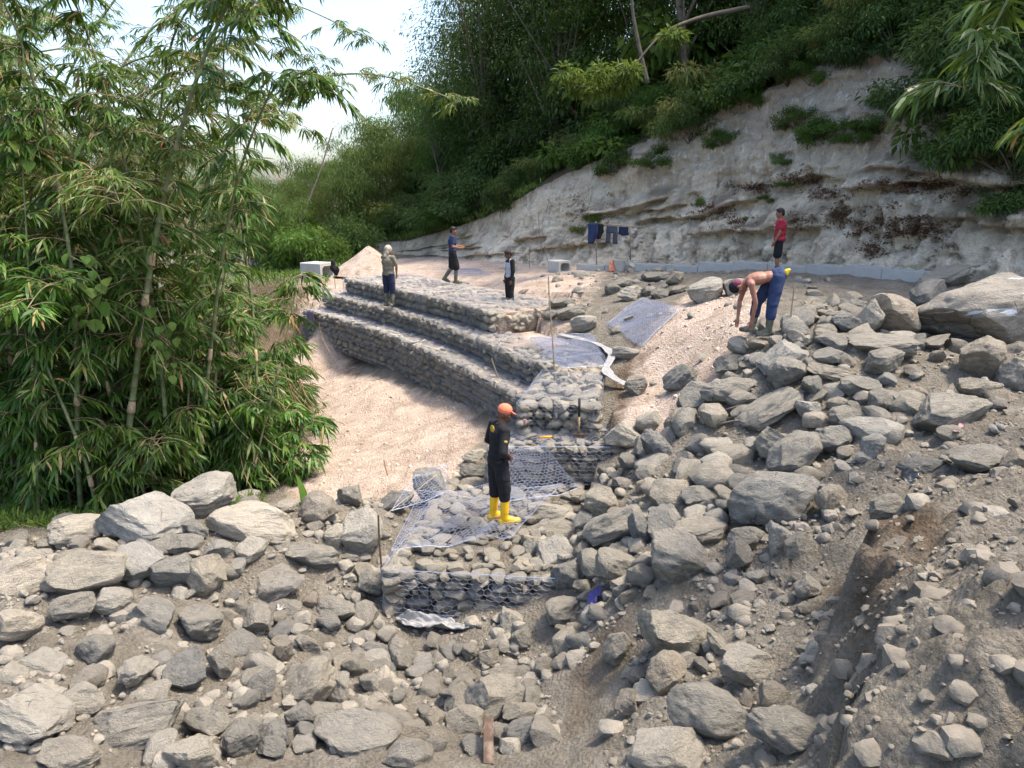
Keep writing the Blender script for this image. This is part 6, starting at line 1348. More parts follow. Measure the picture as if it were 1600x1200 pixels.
def person(loc, yaw, J, label, sc=1.0, skin='skin_mid', vox=0.0085, shirt=None, sleeve=1.0, shirt_mat='cloth_black', leg_mat='cloth_black', leg_to=1.0, boots='boot_yellow', boot_top=0.62, hair=True, hat=None, barefoot=False, bag=0.022, curl=0.5, extra=None, group='workers on the site', skirt=0.0, skin_torso=False):
    root = empty('person', loc, yaw); root.scale = (sc,) * 3; tag(root, label, 'person', group)
    A = {k: np.asarray(v, float) for k, v in J.items()}; P, N, H = A['pelvis'], A['neck'], A['head']; up = N - P; Lt = np.linalg.norm(up); Mx = frame(up, A.get('fwd', np.array([0, 1, 0.0]))); right, fw, u = Mx.T; C = P + up * 0.66; Bl = P + up * 0.32
    hm_ = frame(H - N + np.array([0, 0, 0.02]), A['face']); hr, hf, hu = hm_.T
    b = Flesh()
    b.ell(P, (0.155, 0.105, 0.11), Mx).ell(Bl, (0.138, 0.092, 0.17), Mx).ell(C, (0.162, 0.108, 0.19), Mx).ell(P + up * 0.9, (0.14, 0.075, 0.075), Mx)
    b.cap(P + up * 0.97, H - hu * 0.07, 0.052, 0.05)
    for sd in ('l', 'r'):
        b.cap(P + up * 0.93, A['sh_' + sd], 0.06, 0.058); b.chain([A['sh_' + sd], lerp(A['sh_' + sd], A['el_' + sd], 0.45), A['el_' + sd]], [0.056, 0.047, 0.038]); b.chain([A['el_' + sd], lerp(A['el_' + sd], A['wr_' + sd], 0.3), A['wr_' + sd]], [0.038, 0.041, 0.026])
        b.chain([A['hip_' + sd], lerp(A['hip_' + sd], A['kn_' + sd], 0.5), A['kn_' + sd]], [0.088, 0.075, 0.052]); b.chain([A['kn_' + sd], lerp(A['kn_' + sd], A['an_' + sd], 0.3), A['an_' + sd]], [0.052, 0.055, 0.036])
        toe = A['toe_' + sd]; an = A['an_' + sd]; heel = an + (an - toe) * np.array([0.25, 0.25, 0]) + np.array([0, 0, -0.045]); b.chain([heel, lerp(an, toe, 0.5) + [0, 0, -0.015], toe], [0.034, 0.04, 0.03]); b.cap(an, lerp(an, toe, 0.4), 0.036, 0.035)
        # hand: palm, four unequal bent fingers, thumb from the side of the palm
        wr = A['wr_' + sd]; hd = A.get('hand_' + sd, (wr - A['el_' + sd])); hd = hd / np.linalg.norm(hd); pn = A.get('palm_' + sd, np.array([0.6 if sd == 'l' else -0.6, 0.2, 0.0])); pn = pn - hd * hd.dot(pn); pn /= np.linalg.norm(pn); ax = np.cross(hd, pn)
        if A.get('thumb_' + sd, np.array([0, 1, 0.2])).dot(ax) < 0: ax = -ax
        pc = wr + hd * 0.05; b.ell(pc, (0.036, 0.017, 0.05), np.stack([ax, pn, hd], 1)); b.cap(wr, pc, 0.025, 0.024)
        for k, (o_, l1) in enumerate(((0.027, 0.034), (0.010, 0.040), (-0.008, 0.037), (-0.025, 0.029))):
            p0 = wr + hd * 0.085 + ax * o_; d1 = hd * math.cos(curl * 0.6) + pn * math.sin(curl * 0.6); d2 = hd * math.cos(curl * 1.6) + pn * math.sin(curl * 1.6); p1 = p0 + d1 * l1; p2 = p1 + d2 * l1 * 0.85; b.chain([p0 - hd * 0.02, p0, p1, p2], [0.010, 0.0098, 0.0092, 0.0082])
        t0 = wr + hd * 0.03 + ax * 0.028; t1 = t0 + (ax * 0.7 + hd * 0.7 + pn * 0.15) * 0.038; t2 = t1 + (ax * 0.25 + hd * 0.9 + pn * 0.35) * 0.03; b.chain([t0, t1, t2], [0.0125, 0.011, 0.009])
    # head with jaw, nose, brow and ears
    b.ell(H, (0.074, 0.094, 0.105), hm_).ell(H + hf * 0.022 - hu * 0.062, (0.053, 0.064, 0.05), hm_).ell(H + hf * 0.082 + hu * 0.018, (0.05, 0.016, 0.014), hm_).cap(H + hf * 0.09 + hu * 0.012, H + hf * 0.112 - hu * 0.022, 0.009, 0.0135).ell(H + hf * 0.075 - hu * 0.095, (0.022, 0.02, 0.018), hm_).ell(H + hf * 0.085 - hu * 0.058, (0.026, 0.014, 0.013), hm_)
    for s in (-1, 1): b.ell(H + hr * s * 0.075 - hu * 0.012 - hf * 0.008, (0.012, 0.02, 0.03), hm_).ell(H + hr * s * 0.042 + hf * 0.06 - hu * 0.03, (0.025, 0.025, 0.022), hm_)
    b.build('body', vox, skin, root, 2)
    for s in (-1, 1): e = Flesh().ell(H + hr * s * 0.03 + hf * 0.083 - hu * 0.002, (0.014, 0.008, 0.008), hm_); e.mb.build('eye', M['eye_dark'], root, True)
    e = Flesh().ell(H + hf * 0.093 - hu * 0.06, (0.024, 0.009, 0.007), hm_); e.mb.build('mouth', M['lip'], root, True)
    if hair:
        h = Flesh(); h.ell(H + hu * 0.028 - hf * 0.018, (0.082, 0.095, 0.098), hm_).ell(H - hf * 0.055 - hu * 0.01, (0.072, 0.055, 0.075), hm_).ell(H + hu * 0.085 + hf * 0.035, (0.06, 0.055, 0.035), hm_)
        h.build('hair', 0.008, 'hair', root, 2, 0.004)
    if shirt is not None:
        g = bag; s = Flesh(); hem = shirt
        s.ell(C, (0.162 + g, 0.108 + g, 0.19), Mx).ell(Bl, (0.142 + g, 0.098 + g, 0.17), Mx).ell(P + up * 0.88, (0.145, 0.085, 0.085), Mx).cap(P + up * hem, Bl, 0.08, 0.1)
        s.ell(P + up * (hem + 0.13), (0.152 + g, 0.105 + g, 0.11), Mx)
        for sd in ('l', 'r'):
            s.cap(P + up * 0.92, A['sh_' + sd], 0.068, 0.066)
            if sleeve <= 1: e_ = lerp(A['sh_' + sd], A['el_' + sd], sleeve); s.cap(A['sh_' + sd], e_, 0.066, 0.058)
            else: s.chain([A['sh_' + sd], A['el_' + sd], lerp(A['el_' + sd], A['wr_' + sd], sleeve - 1)], [0.066, 0.052, 0.038])
        s.build('shirt', 0.011, shirt_mat, root, 3, 0.009, int(yaw * 10) % 9)
    t = Flesh(); t.ell(P - u * 0.01, (0.168, 0.122, 0.115), Mx).ell(P + u * 0.05, (0.155, 0.112, 0.07), Mx)
    for sd in ('l', 'r'):
        hp, kn, an = A['hip_' + sd], A['kn_' + sd], A['an_' + sd]; w = skirt
        if leg_to <= 1: e_ = lerp(hp, kn, leg_to); t.chain([hp, e_], [0.108, 0.084 + w])
        else: t.chain([hp, lerp(hp, kn, 0.5), kn, lerp(kn, an, leg_to - 1)], [0.112, 0.102, 0.086, 0.078])
    t.build('trousers' if leg_to > 1 else 'shorts', 0.011, leg_mat, root, 3, 0.006, 3)
    if boots:
        for sd in ('l', 'r'):
            kn, an, toe = A['kn_' + sd], A['an_' + sd], A['toe_' + sd]; f = Flesh(); tp = lerp(an, kn, boot_top); hl = an + (an - toe) * np.array([0.28, 0.28, 0]) + np.array([0, 0, -0.035]); d = unit(toe - an)
            f.chain([tp, lerp(an, kn, 0.25), an], [0.068, 0.06, 0.052]); f.chain([hl, lerp(an, toe, 0.5) + [0, 0, -0.02], toe + [0, 0, 0.004]], [0.045, 0.05, 0.042]); f.cap(an, lerp(an, toe, 0.55), 0.05, 0.044)
            bt = f.build('boot', 0.009, boots, root, 3)
    if hat == 'cap':
        c = Flesh(); c.ell(H + hu * 0.045 - hf * 0.008, (0.09, 0.104, 0.085), hm_); o = c.build('cap', 0.008, 'cap_orange', root, 2)
        V = []; n = 9
        for i in range(n):
            a = math.pi * (i / (n - 1)); x_ = -math.cos(a) * 0.078; y_ = 0.075 + math.sin(a) * 0.09
            for dz in (0.0, -0.007): V.append(H + hr * x_ + hf * y_ + hu * (0.052 - 0.32 * (y_ - 0.07) - 1.4 * x_ * x_ + dz)); V.append(H + hr * x_ * 0.95 + hf * 0.062 + hu * (0.055 - 1.4 * x_ * x_ + dz))
        F = []
        for i in range(n - 1): a = i * 4; F += [[a, a + 1, a + 5, a + 4], [a + 2, a + 6, a + 7, a + 3], [a, a + 4, a + 6, a + 2]]
        obj('visor', mesh_np('visor', np.array(V), np.array(F), True), M['cap_orange'], o)
        e = Flesh().ell(H + hf * 0.098 + hu * 0.062, (0.026, 0.004, 0.018), hm_); e.mb.build('badge', M['cloth_slate'], o, True)
    if hat == 'hood':
        c = Flesh(); c.ell(H + hu * 0.03 - hf * 0.012, (0.098, 0.112, 0.108), hm_).ell(H - hf * 0.05 - hu * 0.06, (0.085, 0.06, 0.09), hm_).cap(H - hf * 0.06 - hu * 0.09, H - hf * 0.09 - hu * 0.17, 0.07, 0.05); c.build('hood', 0.009, 'cloth_hood', root, 2, 0.006)
    if hat == 'beanie':
        c = Flesh(); c.ell(H + hu * 0.03 - hf * 0.012, (0.086, 0.102, 0.095), hm_); c.build('cap', 0.008, 'cloth_black', root, 2); c = Flesh(); c.ell(H - hf * 0.05 - hu * 0.012, (0.084, 0.062, 0.085), hm_); c.build('head_cloth', 0.008, 'cloth_maroon', root, 2, 0.004)
    if extra: extra(root, A, Mx, hm_)
    return root
simple('cloth_maroon', (0.16, 0.035, 0.07), 0.9, 0.2, 14, 0, 0.4)
def stand(**kw):
    J = dict(pelvis=(0, 0, 0.92), neck=(0, 0.0, 1.40), head=(0, 0.035, 1.565), face=(0, 1, -0.1), sh_l=(-0.175, 0, 1.365), sh_r=(0.175, 0, 1.365), el_l=(-0.225, -0.02, 1.09), el_r=(0.225, -0.02, 1.09), wr_l=(-0.225, 0.05, 0.86), wr_r=(0.225, 0.05, 0.86),
             hip_l=(-0.085, 0, 0.88), hip_r=(0.085, 0, 0.88), kn_l=(-0.10, 0.02, 0.48), kn_r=(0.10, 0.02, 0.48), an_l=(-0.11, -0.02, 0.09), an_r=(0.11, -0.02, 0.09), toe_l=(-0.125, 0.15, 0.045), toe_r=(0.125, 0.15, 0.045)); J.update(kw); return J
def feet(px, py, z=None):
    return at_z(px, py, z) if z is not None else hit(px, py)
def near_extra(root, A, Mx, hm_):
    right, fw, u = Mx.T; P, N = A['pelvis'], A['neck']; C = P + (N - P) * 0.66
    s = [o for o in root.children if o.name.startswith('shirt')][0]
    def patch(c, r3, nm='print'):
        e = Flesh().ell(c, r3, Mx); e.mb.build(nm, M['print_gold'], s, True)
    patch(A['sh_r'] * 0.55 + A['el_r'] * 0.45 + right * 0.055, (0.012, 0.03, 0.022), 'sleeve_badge')
    patch(C + fw * 0.128 + u * 0.06, (0.02, 0.012, 0.05)); patch(C + fw * 0.118 - u * 0.08, (0.03, 0.012, 0.03)); patch(C - fw * 0.118 + u * 0.10, (0.07, 0.012, 0.05)); patch(C - fw * 0.115 + u * 0.02, (0.06, 0.012, 0.012))
p = feet(778, 816, 5 - 4.33)
person(p, R(-66), stand(neck=(0, 0.05, 1.40), head=(0, 0.105, 1.545), face=(0.08, 0.86, -0.5), sh_r=(0.18, 0.03, 1.355), el_r=(0.29, -0.05, 1.10), wr_r=(0.205, 0.06, 0.995), hand_r=(-0.38, 0.6, -0.42), palm_r=(-1, 0.1, 0), thumb_r=(0, 0.2, 1), sh_l=(-0.18, 0.02, 1.36), el_l=(-0.27, -0.02, 1.11), wr_l=(-0.2, 0.14, 0.96),
    kn_r=(0.10, 0.06, 0.48), an_r=(0.11, 0.05, 0.09), toe_r=(0.15, 0.23, 0.045), kn_l=(-0.08, 0.0, 0.49), an_l=(-0.08, -0.04, 0.10), toe_l=(-0.10, 0.13, 0.055), hip_r=(0.085, 0.01, 0.88)),
    'person in black with an orange cap and yellow boots, hand on hip', 1.0, 'skin_dark', 0.0088, 0.0, 1.95, 'cloth_black', 'cloth_black', 1.22, 'boot_yellow', 0.88, False, 'cap', extra=near_extra)
p = feet(609, 479, 5 - 3.08)
person(p, R(-28), stand(face=(0.4, 0.9, -0.1), el_r=(0.24, 0.06, 1.12), wr_r=(0.2, 0.10, 0.9), sh_l=(-0.17, 0.02, 1.36), el_l=(-0.2, 0.2, 1.17), wr_l=(-0.04, 0.28, 1.36), hand_l=(0.2, 0.1, 0.9)), 'person in an olive shirt and cream head cloth standing on the middle tier', 1.02, 'skin_mid', 0.013, -0.08, 0.75, 'cloth_olive', 'cloth_navy', 1.15, 'boot_olive', 0.8, False, 'hood', bag=0.035)
p = feet(708, 443, 5 - 2.57)
person(p, R(-75), stand(face=(0.2, 1, -0.15), el_r=(0.24, -0.04, 1.12), wr_r=(0.22, 0.19, 1.07), hand_r=(0, 1, 0.1), el_l=(-0.22, 0.08, 1.12), wr_l=(-0.16, 0.28, 1.1), hand_l=(0.1, 1, 0.0), kn_r=(0.1, 0.08, 0.48), an_r=(0.10, 0.06, 0.09), toe_r=(0.12, 0.23, 0.045), kn_l=(-0.1, 0.0, 0.49), an_l=(-0.1, -0.24, 0.17), toe_l=(-0.1, -0.10, 0.055)), 'person in a navy shirt and dark shorts walking on the top tier', 1.0, 'skin_mid', 0.013, 0.03, 0.6, 'cloth_blue', 'cloth_black', 0.95, 'boot_olive', 0.75, True, None, skirt=0.03)
p = feet(797, 484, None)
def boy_extra(root, A, Mx, hm_):
    right, fw, u = Mx.T; P, N = A['pelvis'], A['neck']; s = [o for o in root.children if o.name.startswith('shirt')][0]
    e = Flesh().ell(P + (N - P) * 0.84, (0.168, 0.118, 0.12), Mx); e.build('yoke', 0.011, 'cloth_black', s, 2, 0.003)
    for sd in ('l', 'r'): e = Flesh().chain([A['sh_' + sd], A['el_' + sd], lerp(A['el_' + sd], A['wr_' + sd], 0.9)], [0.074, 0.058, 0.044]); e.build('sleeve', 0.011, 'cloth_black', s, 2, 0.004)
person(p, R(112), stand(face=(0.1, 1, -0.6), head=(0, 0.06, 1.55), el_r=(0.22, 0.0, 1.08), el_l=(-0.22, 0.0, 1.08)), 'person in a grey shirt with black sleeves looking down behind the top tier', 0.93, 'skin_dark', 0.013, -0.06, 1.8, 'cloth_grey', 'cloth_black', 1.9, 'boot_black', 0.3, True, None, extra=boy_extra)
p = at_d(1213, 432, 18.9); p.z = gz(p.x, p.y)
def red_extra(root, A, Mx, hm_):
    right, fw, u = Mx.T; P, N = A['pelvis'], A['neck']; C = P + (N - P) * 0.66; s = [o for o in root.children if o.name.startswith('shirt')][0]
    for k, (dx, dz, w, h) in enumerate(((0.0, 0.03, 0.09, 0.03), (-0.03, -0.04, 0.05, 0.015), (0.02, -0.065, 0.04, 0.008))): e = Flesh().ell(C + fw * 0.132 + right * (dx - 0.03) + u * dz, (w, 0.014, h), Mx); e.mb.build('print', M['print_white'], s, True)
person(p, R(70), stand(face=(-0.1, 1, -0.15), el_r=(0.22, -0.03, 1.10), wr_r=(0.22, 0.07, 0.88), wr_l=(-0.2, 0.10, 0.88), el_l=(-0.22, 0.0, 1.1)), 'person in a red shirt and black shorts standing by the drain', 1.0, 'skin_mid', 0.013, -0.1, 0.62, 'cloth_red', 'cloth_black', 0.8, 'boot_black', 0.35, True, None, bag=0.04, extra=red_extra, skirt=0.02)
p = feet(1202, 523, None)
def bend_extra(root, A, Mx, hm_):
    e = Flesh().ell((-0.10, -0.155, 0.985), (0.035, 0.045, 0.05)).ell((-0.10, -0.185, 1.02), (0.03, 0.03, 0.025)); e.build('back_pouch', 0.01, 'plastic_yellow', root, 2, 0.006)
    w = Flesh().ell(A['pelvis'] + (A['neck'] - A['pelvis']) * 0.12, (0.16, 0.12, 0.03), Mx); w.build('waistband', 0.01, 'cloth_navy', root, 2)
person(p, R(82), dict(pelvis=(0, -0.06, 0.93), neck=(0, 0.40, 0.845), head=(0.0, 0.545, 0.74), face=(0, 0.25, -1), fwd=(0, -0.1, -1.0), sh_l=(-0.18, 0.36, 0.80), sh_r=(0.18, 0.38, 0.80), el_l=(-0.19, 0.28, 0.52), el_r=(0.16, 0.46, 0.50), wr_l=(-0.13, 0.30, 0.24), wr_r=(0.10, 0.48, 0.24), hand_l=(0.1, 0.1, -1), hand_r=(0, 0.05, -1), palm_l=(1, 0.2, 0), palm_r=(-1, 0.2, 0),
    hip_l=(-0.085, -0.04, 0.88), hip_r=(0.085, -0.02, 0.88), kn_l=(-0.14, 0.02, 0.49), kn_r=(0.13, 0.20, 0.49), an_l=(-0.16, 0.05, 0.09), an_r=(0.15, 0.24, 0.09), toe_l=(-0.19, 0.21, 0.045), toe_r=(0.17, 0.40, 0.045)), 'shirtless person in blue trousers bending down to the ground', 1.0, 'skin_back', 0.0105, None, 1, None, 'cloth_blue', 1.45, 'boot_olive', 0.7, False, 'beanie', extra=bend_extra)
# ================================================================== THINGS LYING ABOUT
def pole(name, a, b, r, label, mat='stick', cat='stake', group=None, r2=None, knots=0):
    a = Vector(a); b = Vector(b); root_z = a; mb = MB(); n = 7; t = np.linspace(0, 1, n)[:, None]; A = np.array(b - a); q = t * A; q += np.array([0.012, 0.008, 0]) * np.sin(t * 7) * np.linalg.norm(A) * 0.3
    mb.tube(q, np.linspace(r, r2 or r * 0.85, n), 6); o = mb.build(name, M[mat], None, True, 50, loc=a); tag(o, label, cat, group); return o
def up_stake(name, px, pyb, pyt, r, label, dx=0, **kw):
    g = hit(px, pyb); ps = px_size(g); return pole(name, (g.x, g.y, g.z - 0.08), (g.x + dx * ps, g.y, g.z + (pyb - pyt) * ps * 1.02), r, label, **kw)
up_stake('iron_stake', 600, 940, 797, 0.014, 'thin upright iron stake at the corner of the front gabion', -3, mat='iron')
up_stake('bamboo_stake', 848, 414, 335, 0.018, 'tall thin bamboo stake in front of the cliff foot', -8, mat='stick', group='thin stakes on the terrace')
up_stake('bamboo_stake', 857, 414, 366, 0.015, 'leaning short bamboo stake beside the tall one', -10, mat='stick', group='thin stakes on the terrace')
up_stake('bamboo_stake', 827, 418, 385, 0.014, 'short stake left of the tall bamboo stake', 0, mat='stick', group='thin stakes on the terrace')
g = at_z(866, 577, 5 - 3.15); pole('bamboo_stake', g, g + Vector((-0.13, 0.1, 1.72)), 0.016, 'long thin stake at the near end of the middle tier', group='thin stakes on the terrace')
g = at_z(779, 592, 5 - 3.6); pole('bamboo_stake', g, g + Vector((-0.14, 0.0, 0.42)), 0.012, 'short leaning stake on the lowest tier', group='thin stakes on the terrace')
up_stake('bamboo_stake', 1232, 527, 448, 0.012, 'thin stake standing right behind the bending person', 2, mat='stick')
up_stake('bamboo_stake', 607, 745, 718, 0.014, 'short stick poking out of the pale sand', -6, mat='wood')
up_stake('bamboo_stake', 742, 400, 375, 0.012, 'short stake by the low bank', 0)
g = hit(1268, 497); pole('squared_timber', (g.x, g.y, g.z + 0.05), at_d(1318, 486, g.y + 0.5), 0.03, 'pale squared timber lying on the terrace', 'wood', 'timber')
# forked roots
g = hit(1262, 492); ps = px_size(g); mb = MB()
for pts in ([(0, 0, -0.05), (0, 0, 0.12), (-0.1, 0, 0.26)], [(0, 0, 0.1), (0.08, 0.02, 0.27)], [(-0.02, 0, 0.1), (-0.12, -0.05, 0.06)]): mb.tube(spline(pts, 6), np.linspace(0.022, 0.012, 6), 6)
tag(mb.build('forked_stick', M['wood'], None, True, loc=g), 'pale forked stick standing on the terrace', 'stick')
# plank
g = hit(763, 1185); mb = MB(); mb.box((0, 0, 0), (0.085, 0.40, 0.028)); o = mb.build('plank', M['wood_red'], None); o.location = (g.x, g.y + 0.05, gz(g.x, g.y) + 0.10); o.rotation_euler = (R(24), R(6), R(4)); tag(o, 'reddish brown plank sticking up at the lower edge', 'plank')
# roots under the overhanging boulder
g0 = hit(1120, 662); r = np.random.default_rng(12)
for i in range(9):
    g = hit(1085 + i * 11, 655 + r.uniform(-8, 22)); a = r.uniform(-0.6, 0.6); L = r.uniform(0.4, 0.9); q = spline([(0, 0, 0), (L * 0.5 * math.cos(a), L * 0.3 * math.sin(a), 0.12), (L * math.cos(a), L * math.sin(a), 0.02)], 8); mb = MB(); mb.tube(q, np.linspace(0.016, 0.006, 8), 5)
    tag(mb.build('root', M['bark'], None, True, loc=(g.x, g.y - 0.1, g.z + 0.12)), 'bare brown root in the hollow under the wide bluish boulder', 'root', 'roots in the hollow')
# sledge hammer leaning on its head
g = at_z(904, 684, 5 - 3.79); root = empty('sledge_hammer', g); tag(root, 'sledge hammer standing on its head before the gabion block', 'hammer'); mb = MB(); mb.box((0, 0, 0.035), (0.17, 0.06, 0.06)); mb.build('head', M['iron'], root); mb = MB(); mb.tube([(0, 0, 0.05), (0, 0, 0.36)], 0.017, 7); mb.build('handle', M['wood'], root, True); mb = MB(); mb.tube([(0, 0, 0.36), (0, 0, 0.66)], 0.021, 7); mb.build('grip', M['plastic_black'], root, True)
g = at_z(848, 686, 5 - 3.78); root = empty('hand_tool', g, R(8)); tag(root, 'small tool with an orange handle on the mid gabion', 'tool'); mb = MB(); mb.tube([(-0.05, 0, 0.03), (0.15, 0, 0.035)], 0.018, 6); mb.build('handle', M['plastic_orange'], root, True); mb = MB(); mb.box((-0.15, 0, 0.025), (0.2, 0.03, 0.012)); mb.build('blade', M['iron'], root)
# cloth pieces
def cloth(name, pts, label, mat, seed=0, n=16, fold=0.03, cat='cloth', group=None, thick=0.006, drape=False):
    """soft sheet over four corner points (world)"""
    q = quad_fn([np.asarray(p, float) for p in pts], 0); a, b = np.meshgrid(np.linspace(0, 1, n), np.linspace(0, 1, n)); X = q(a.ravel(), b.ravel()); c = X.mean(0); L = np.linalg.norm(X.max(0) - X.min(0))
    nn = np.cross(np.asarray(pts[1]) - np.asarray(pts[0]), np.asarray(pts[3]) - np.asarray(pts[0])); nn = nn / np.linalg.norm(nn); w = fbm(np.c_[a.ravel() * 3.2, b.ravel() * 3.2, a.ravel() * 0 + seed], 3, seed)
    edge_ = np.minimum.reduce([a.ravel(), 1 - a.ravel(), b.ravel(), 1 - b.ravel()]); X += nn * (fold * w * 2)[:, None]; X += np.c_[fbm(np.c_[b.ravel() * 4, a.ravel(), a.ravel() * 0], 2, seed + 1), fbm(np.c_[a.ravel() * 4, b.ravel(), a.ravel() * 0], 2, seed + 2), w * 0] * (L * 0.06 * (edge_ < 0.05))[:, None]
    if drape: X[:, 2] = np.maximum(X[:, 2], ground(X[:, 0], X[:, 1]) + 0.02 + fold * np.abs(w))
    ix = np.arange(n * n).reshape(n, n); F = np.stack([ix[:-1, :-1].ravel(), ix[:-1, 1:].ravel(), ix[1:, 1:].ravel(), ix[1:, :-1].ravel()], 1); o = obj(name, mesh_np(name, X - c, F), M[mat], None, c); sd = o.modifiers.new('s', 'SOLIDIFY'); sd.thickness = thick; tag(o, label, cat, group); return o
def gq(pts, lift=0.05): return [tuple(hit(a, b) + Vector((0, 0, lift))) for a, b in pts]
cloth('white_sheet', gq([(622, 978), (738, 994), (700, 966), (618, 962)], 0.03), 'crumpled white sheet on the floor before the front gabion', 'sack_white', 3, 30, 0.085, 'sheet', drape=True)
cloth('purple_cloth', gq([(908, 968), (918, 968), (943, 928), (932, 926)], 0.09), 'bright purple crumpled cloth on the earth bank', 'cloth_purple', 4, 14, 0.03)
cloth('blue_plastic', gq([(876, 1046), (886, 1046), (886, 1030), (878, 1030)], 0.06), 'small blue plastic scrap on the earth bank', 'plastic_blue', 5, 8, 0.015, 'scrap')
cloth('orange_sack', gq([(1326, 548), (1338, 546), (1346, 520), (1330, 526)], 0.10), 'torn orange sack between the boulders', 'sack_orange', 6, 12, 0.04, 'sack')
cloth('black_plastic', gq([(1412, 765), (1425, 762), (1442, 745), (1408, 742)], 0.07), 'shiny black plastic scrap on the dirt slope', 'plastic_black', 7, 12, 0.03, 'scrap')
cloth('pink_litter', gq([(1482, 690), (1498, 690), (1504, 670), (1488, 672)], 0.09), 'pinkish white litter beside a small boulder', 'plastic_pink', 8, 10, 0.03, 'scrap')
cloth('white_scrap', [tuple(at_z(597, 946, 0.02)), tuple(at_z(604, 946, 0.02)), tuple(at_z(607, 920, 0.22)), tuple(at_z(602, 920, 0.22))], 'white scrap tied to the foot of the iron stake', 'sack_white', 9, 8, 0.02, 'scrap')
cloth('white_paper', gq([(433, 966), (452, 966), (450, 958), (434, 959)], 0.12), 'white paper scrap among the stones below the ridge', 'sack_white', 10, 8, 0.02, 'scrap')
# white geotextile strip
def strip(name, pts, w, label, mat, seed):
    q = spline([tuple(p) for p in pts], 26); T = unit(np.gradient(q, axis=0)); S = unit(np.cross(T, [0, 0, 1.0])); r = np.random.default_rng(seed); ww = w * (0.6 + 0.5 * np.abs(fbm(np.c_[np.arange(26) * 0.4, np.zeros(26), np.zeros(26)], 2, seed)) * 2); n = 9; V = []
    for k in range(n): t = k / (n - 1) - 0.5; V.append(q + S * (t * ww)[:, None] + np.array([0, 0, 1.0]) * (0.02 + 0.05 * np.abs(fbm(np.c_[np.arange(26) * 0.45, np.full(26, k * 0.5), np.zeros(26)], 3, seed + 3)))[:, None])
    V = np.stack(V, 1).reshape(-1, 3); ix = np.arange(26 * n).reshape(26, n); F = np.stack([ix[:-1, :-1].ravel(), ix[:-1, 1:].ravel(), ix[1:, 1:].ravel(), ix[1:, :-1].ravel()], 1); c = V.mean(0); o = obj(name, mesh_np(name, V - c, F), M[mat], None, c); sd = o.modifiers.new('s', 'SOLIDIFY'); sd.thickness = 0.006; tag(o, label, 'cloth strip'); return o
strip('geotextile_strip', [at_z(872, 524, 5 - 2.95), at_z(905, 530, 5 - 2.98), at_z(945, 542, 5 - 3.05), at_z(960, 560, 5 - 3.1), at_z(943, 574, 5 - 3.2), at_z(952, 592, 5 - 3.28), at_z(980, 602, 5 - 3.32)], 0.19, 'white fabric strip trailing along the loose mesh', 'sack_white', 2)
strip('geotextile_strip', [at_z(905, 408, 5 - 2.3), at_z(912, 416, 5 - 2.32), at_z(925, 419, 5 - 2.33)], 0.12, 'white strip trailing from the end of the drain', 'sack_white', 4)
strip('geotextile_strip', [at_z(668, 592, 5 - 4.55), at_z(690, 604, 5 - 4.53), at_z(712, 620, 5 - 4.5), at_z(735, 640, 5 - 4.45)], 0.14, 'white fabric edge along the foot of the lowest tier', 'sack_white', 6)
# string from the stake towards the sand
g1 = at_d(600, 806, 8.7); g2 = at_d(748, 690, 11.0); mb = MB(); mb.tube(np.array([np.array(g1) * (1 - t) + np.array(g2) * t - np.array(g1) for t in np.linspace(0, 1, 8)]), 0.005, 4); tag(mb.build('string_line', M['stick'], None, loc=g1), 'taut string running from the iron stake past the person in black', 'string')
# concrete box culverts
def culvert(px, py, D, L, Wd, Hh, yaw, label):
    p = at_d(px, py, D); z = gz(p.x, p.y); root = empty('culvert_box', (p.x, p.y, z - 0.03), yaw); tag(root, label, 'culvert', 'concrete box culverts'); t = 0.13 * Hh / 0.8; c = 0.12 * Hh / 0.8
    def ring(w, h, ch, z0): return [(-w / 2 + ch, z0), (w / 2 - ch, z0), (w / 2, z0 + ch), (w / 2, z0 + h - ch), (w / 2 - ch, z0 + h), (-w / 2 + ch, z0 + h), (-w / 2, z0 + h - ch), (-w / 2, z0 + ch)]
    o_ = ring(Wd, Hh, 0.02, 0); i_ = ring(Wd - 2 * t, Hh - 2 * t, c, t); V = [(-L / 2, a, b) for a, b in o_] + [(-L / 2, a, b) for a, b in i_] + [(L / 2, a, b) for a, b in o_] + [(L / 2, a, b) for a, b in i_]; F = []
    for k in range(8): j = (k + 1) % 8; F += [[k, j, 8 + j, 8 + k], [16 + k, 24 + k, 24 + j, 16 + j], [k, 16 + k, 16 + j, j], [8 + k, 8 + j, 24 + j, 24 + k]]
    obj('shell', mesh_np('shell', np.array(V), np.array(F), False), M['concrete'], root); return root
culvert(497, 432, 27.5, 0.95, 0.78, 0.66, R(-28), 'grey concrete box culvert beside the bushes at the far left')
culvert(874, 411, 25.0, 0.66, 0.5, 0.40, R(-58), 'small grey concrete box culvert near the clothes line')
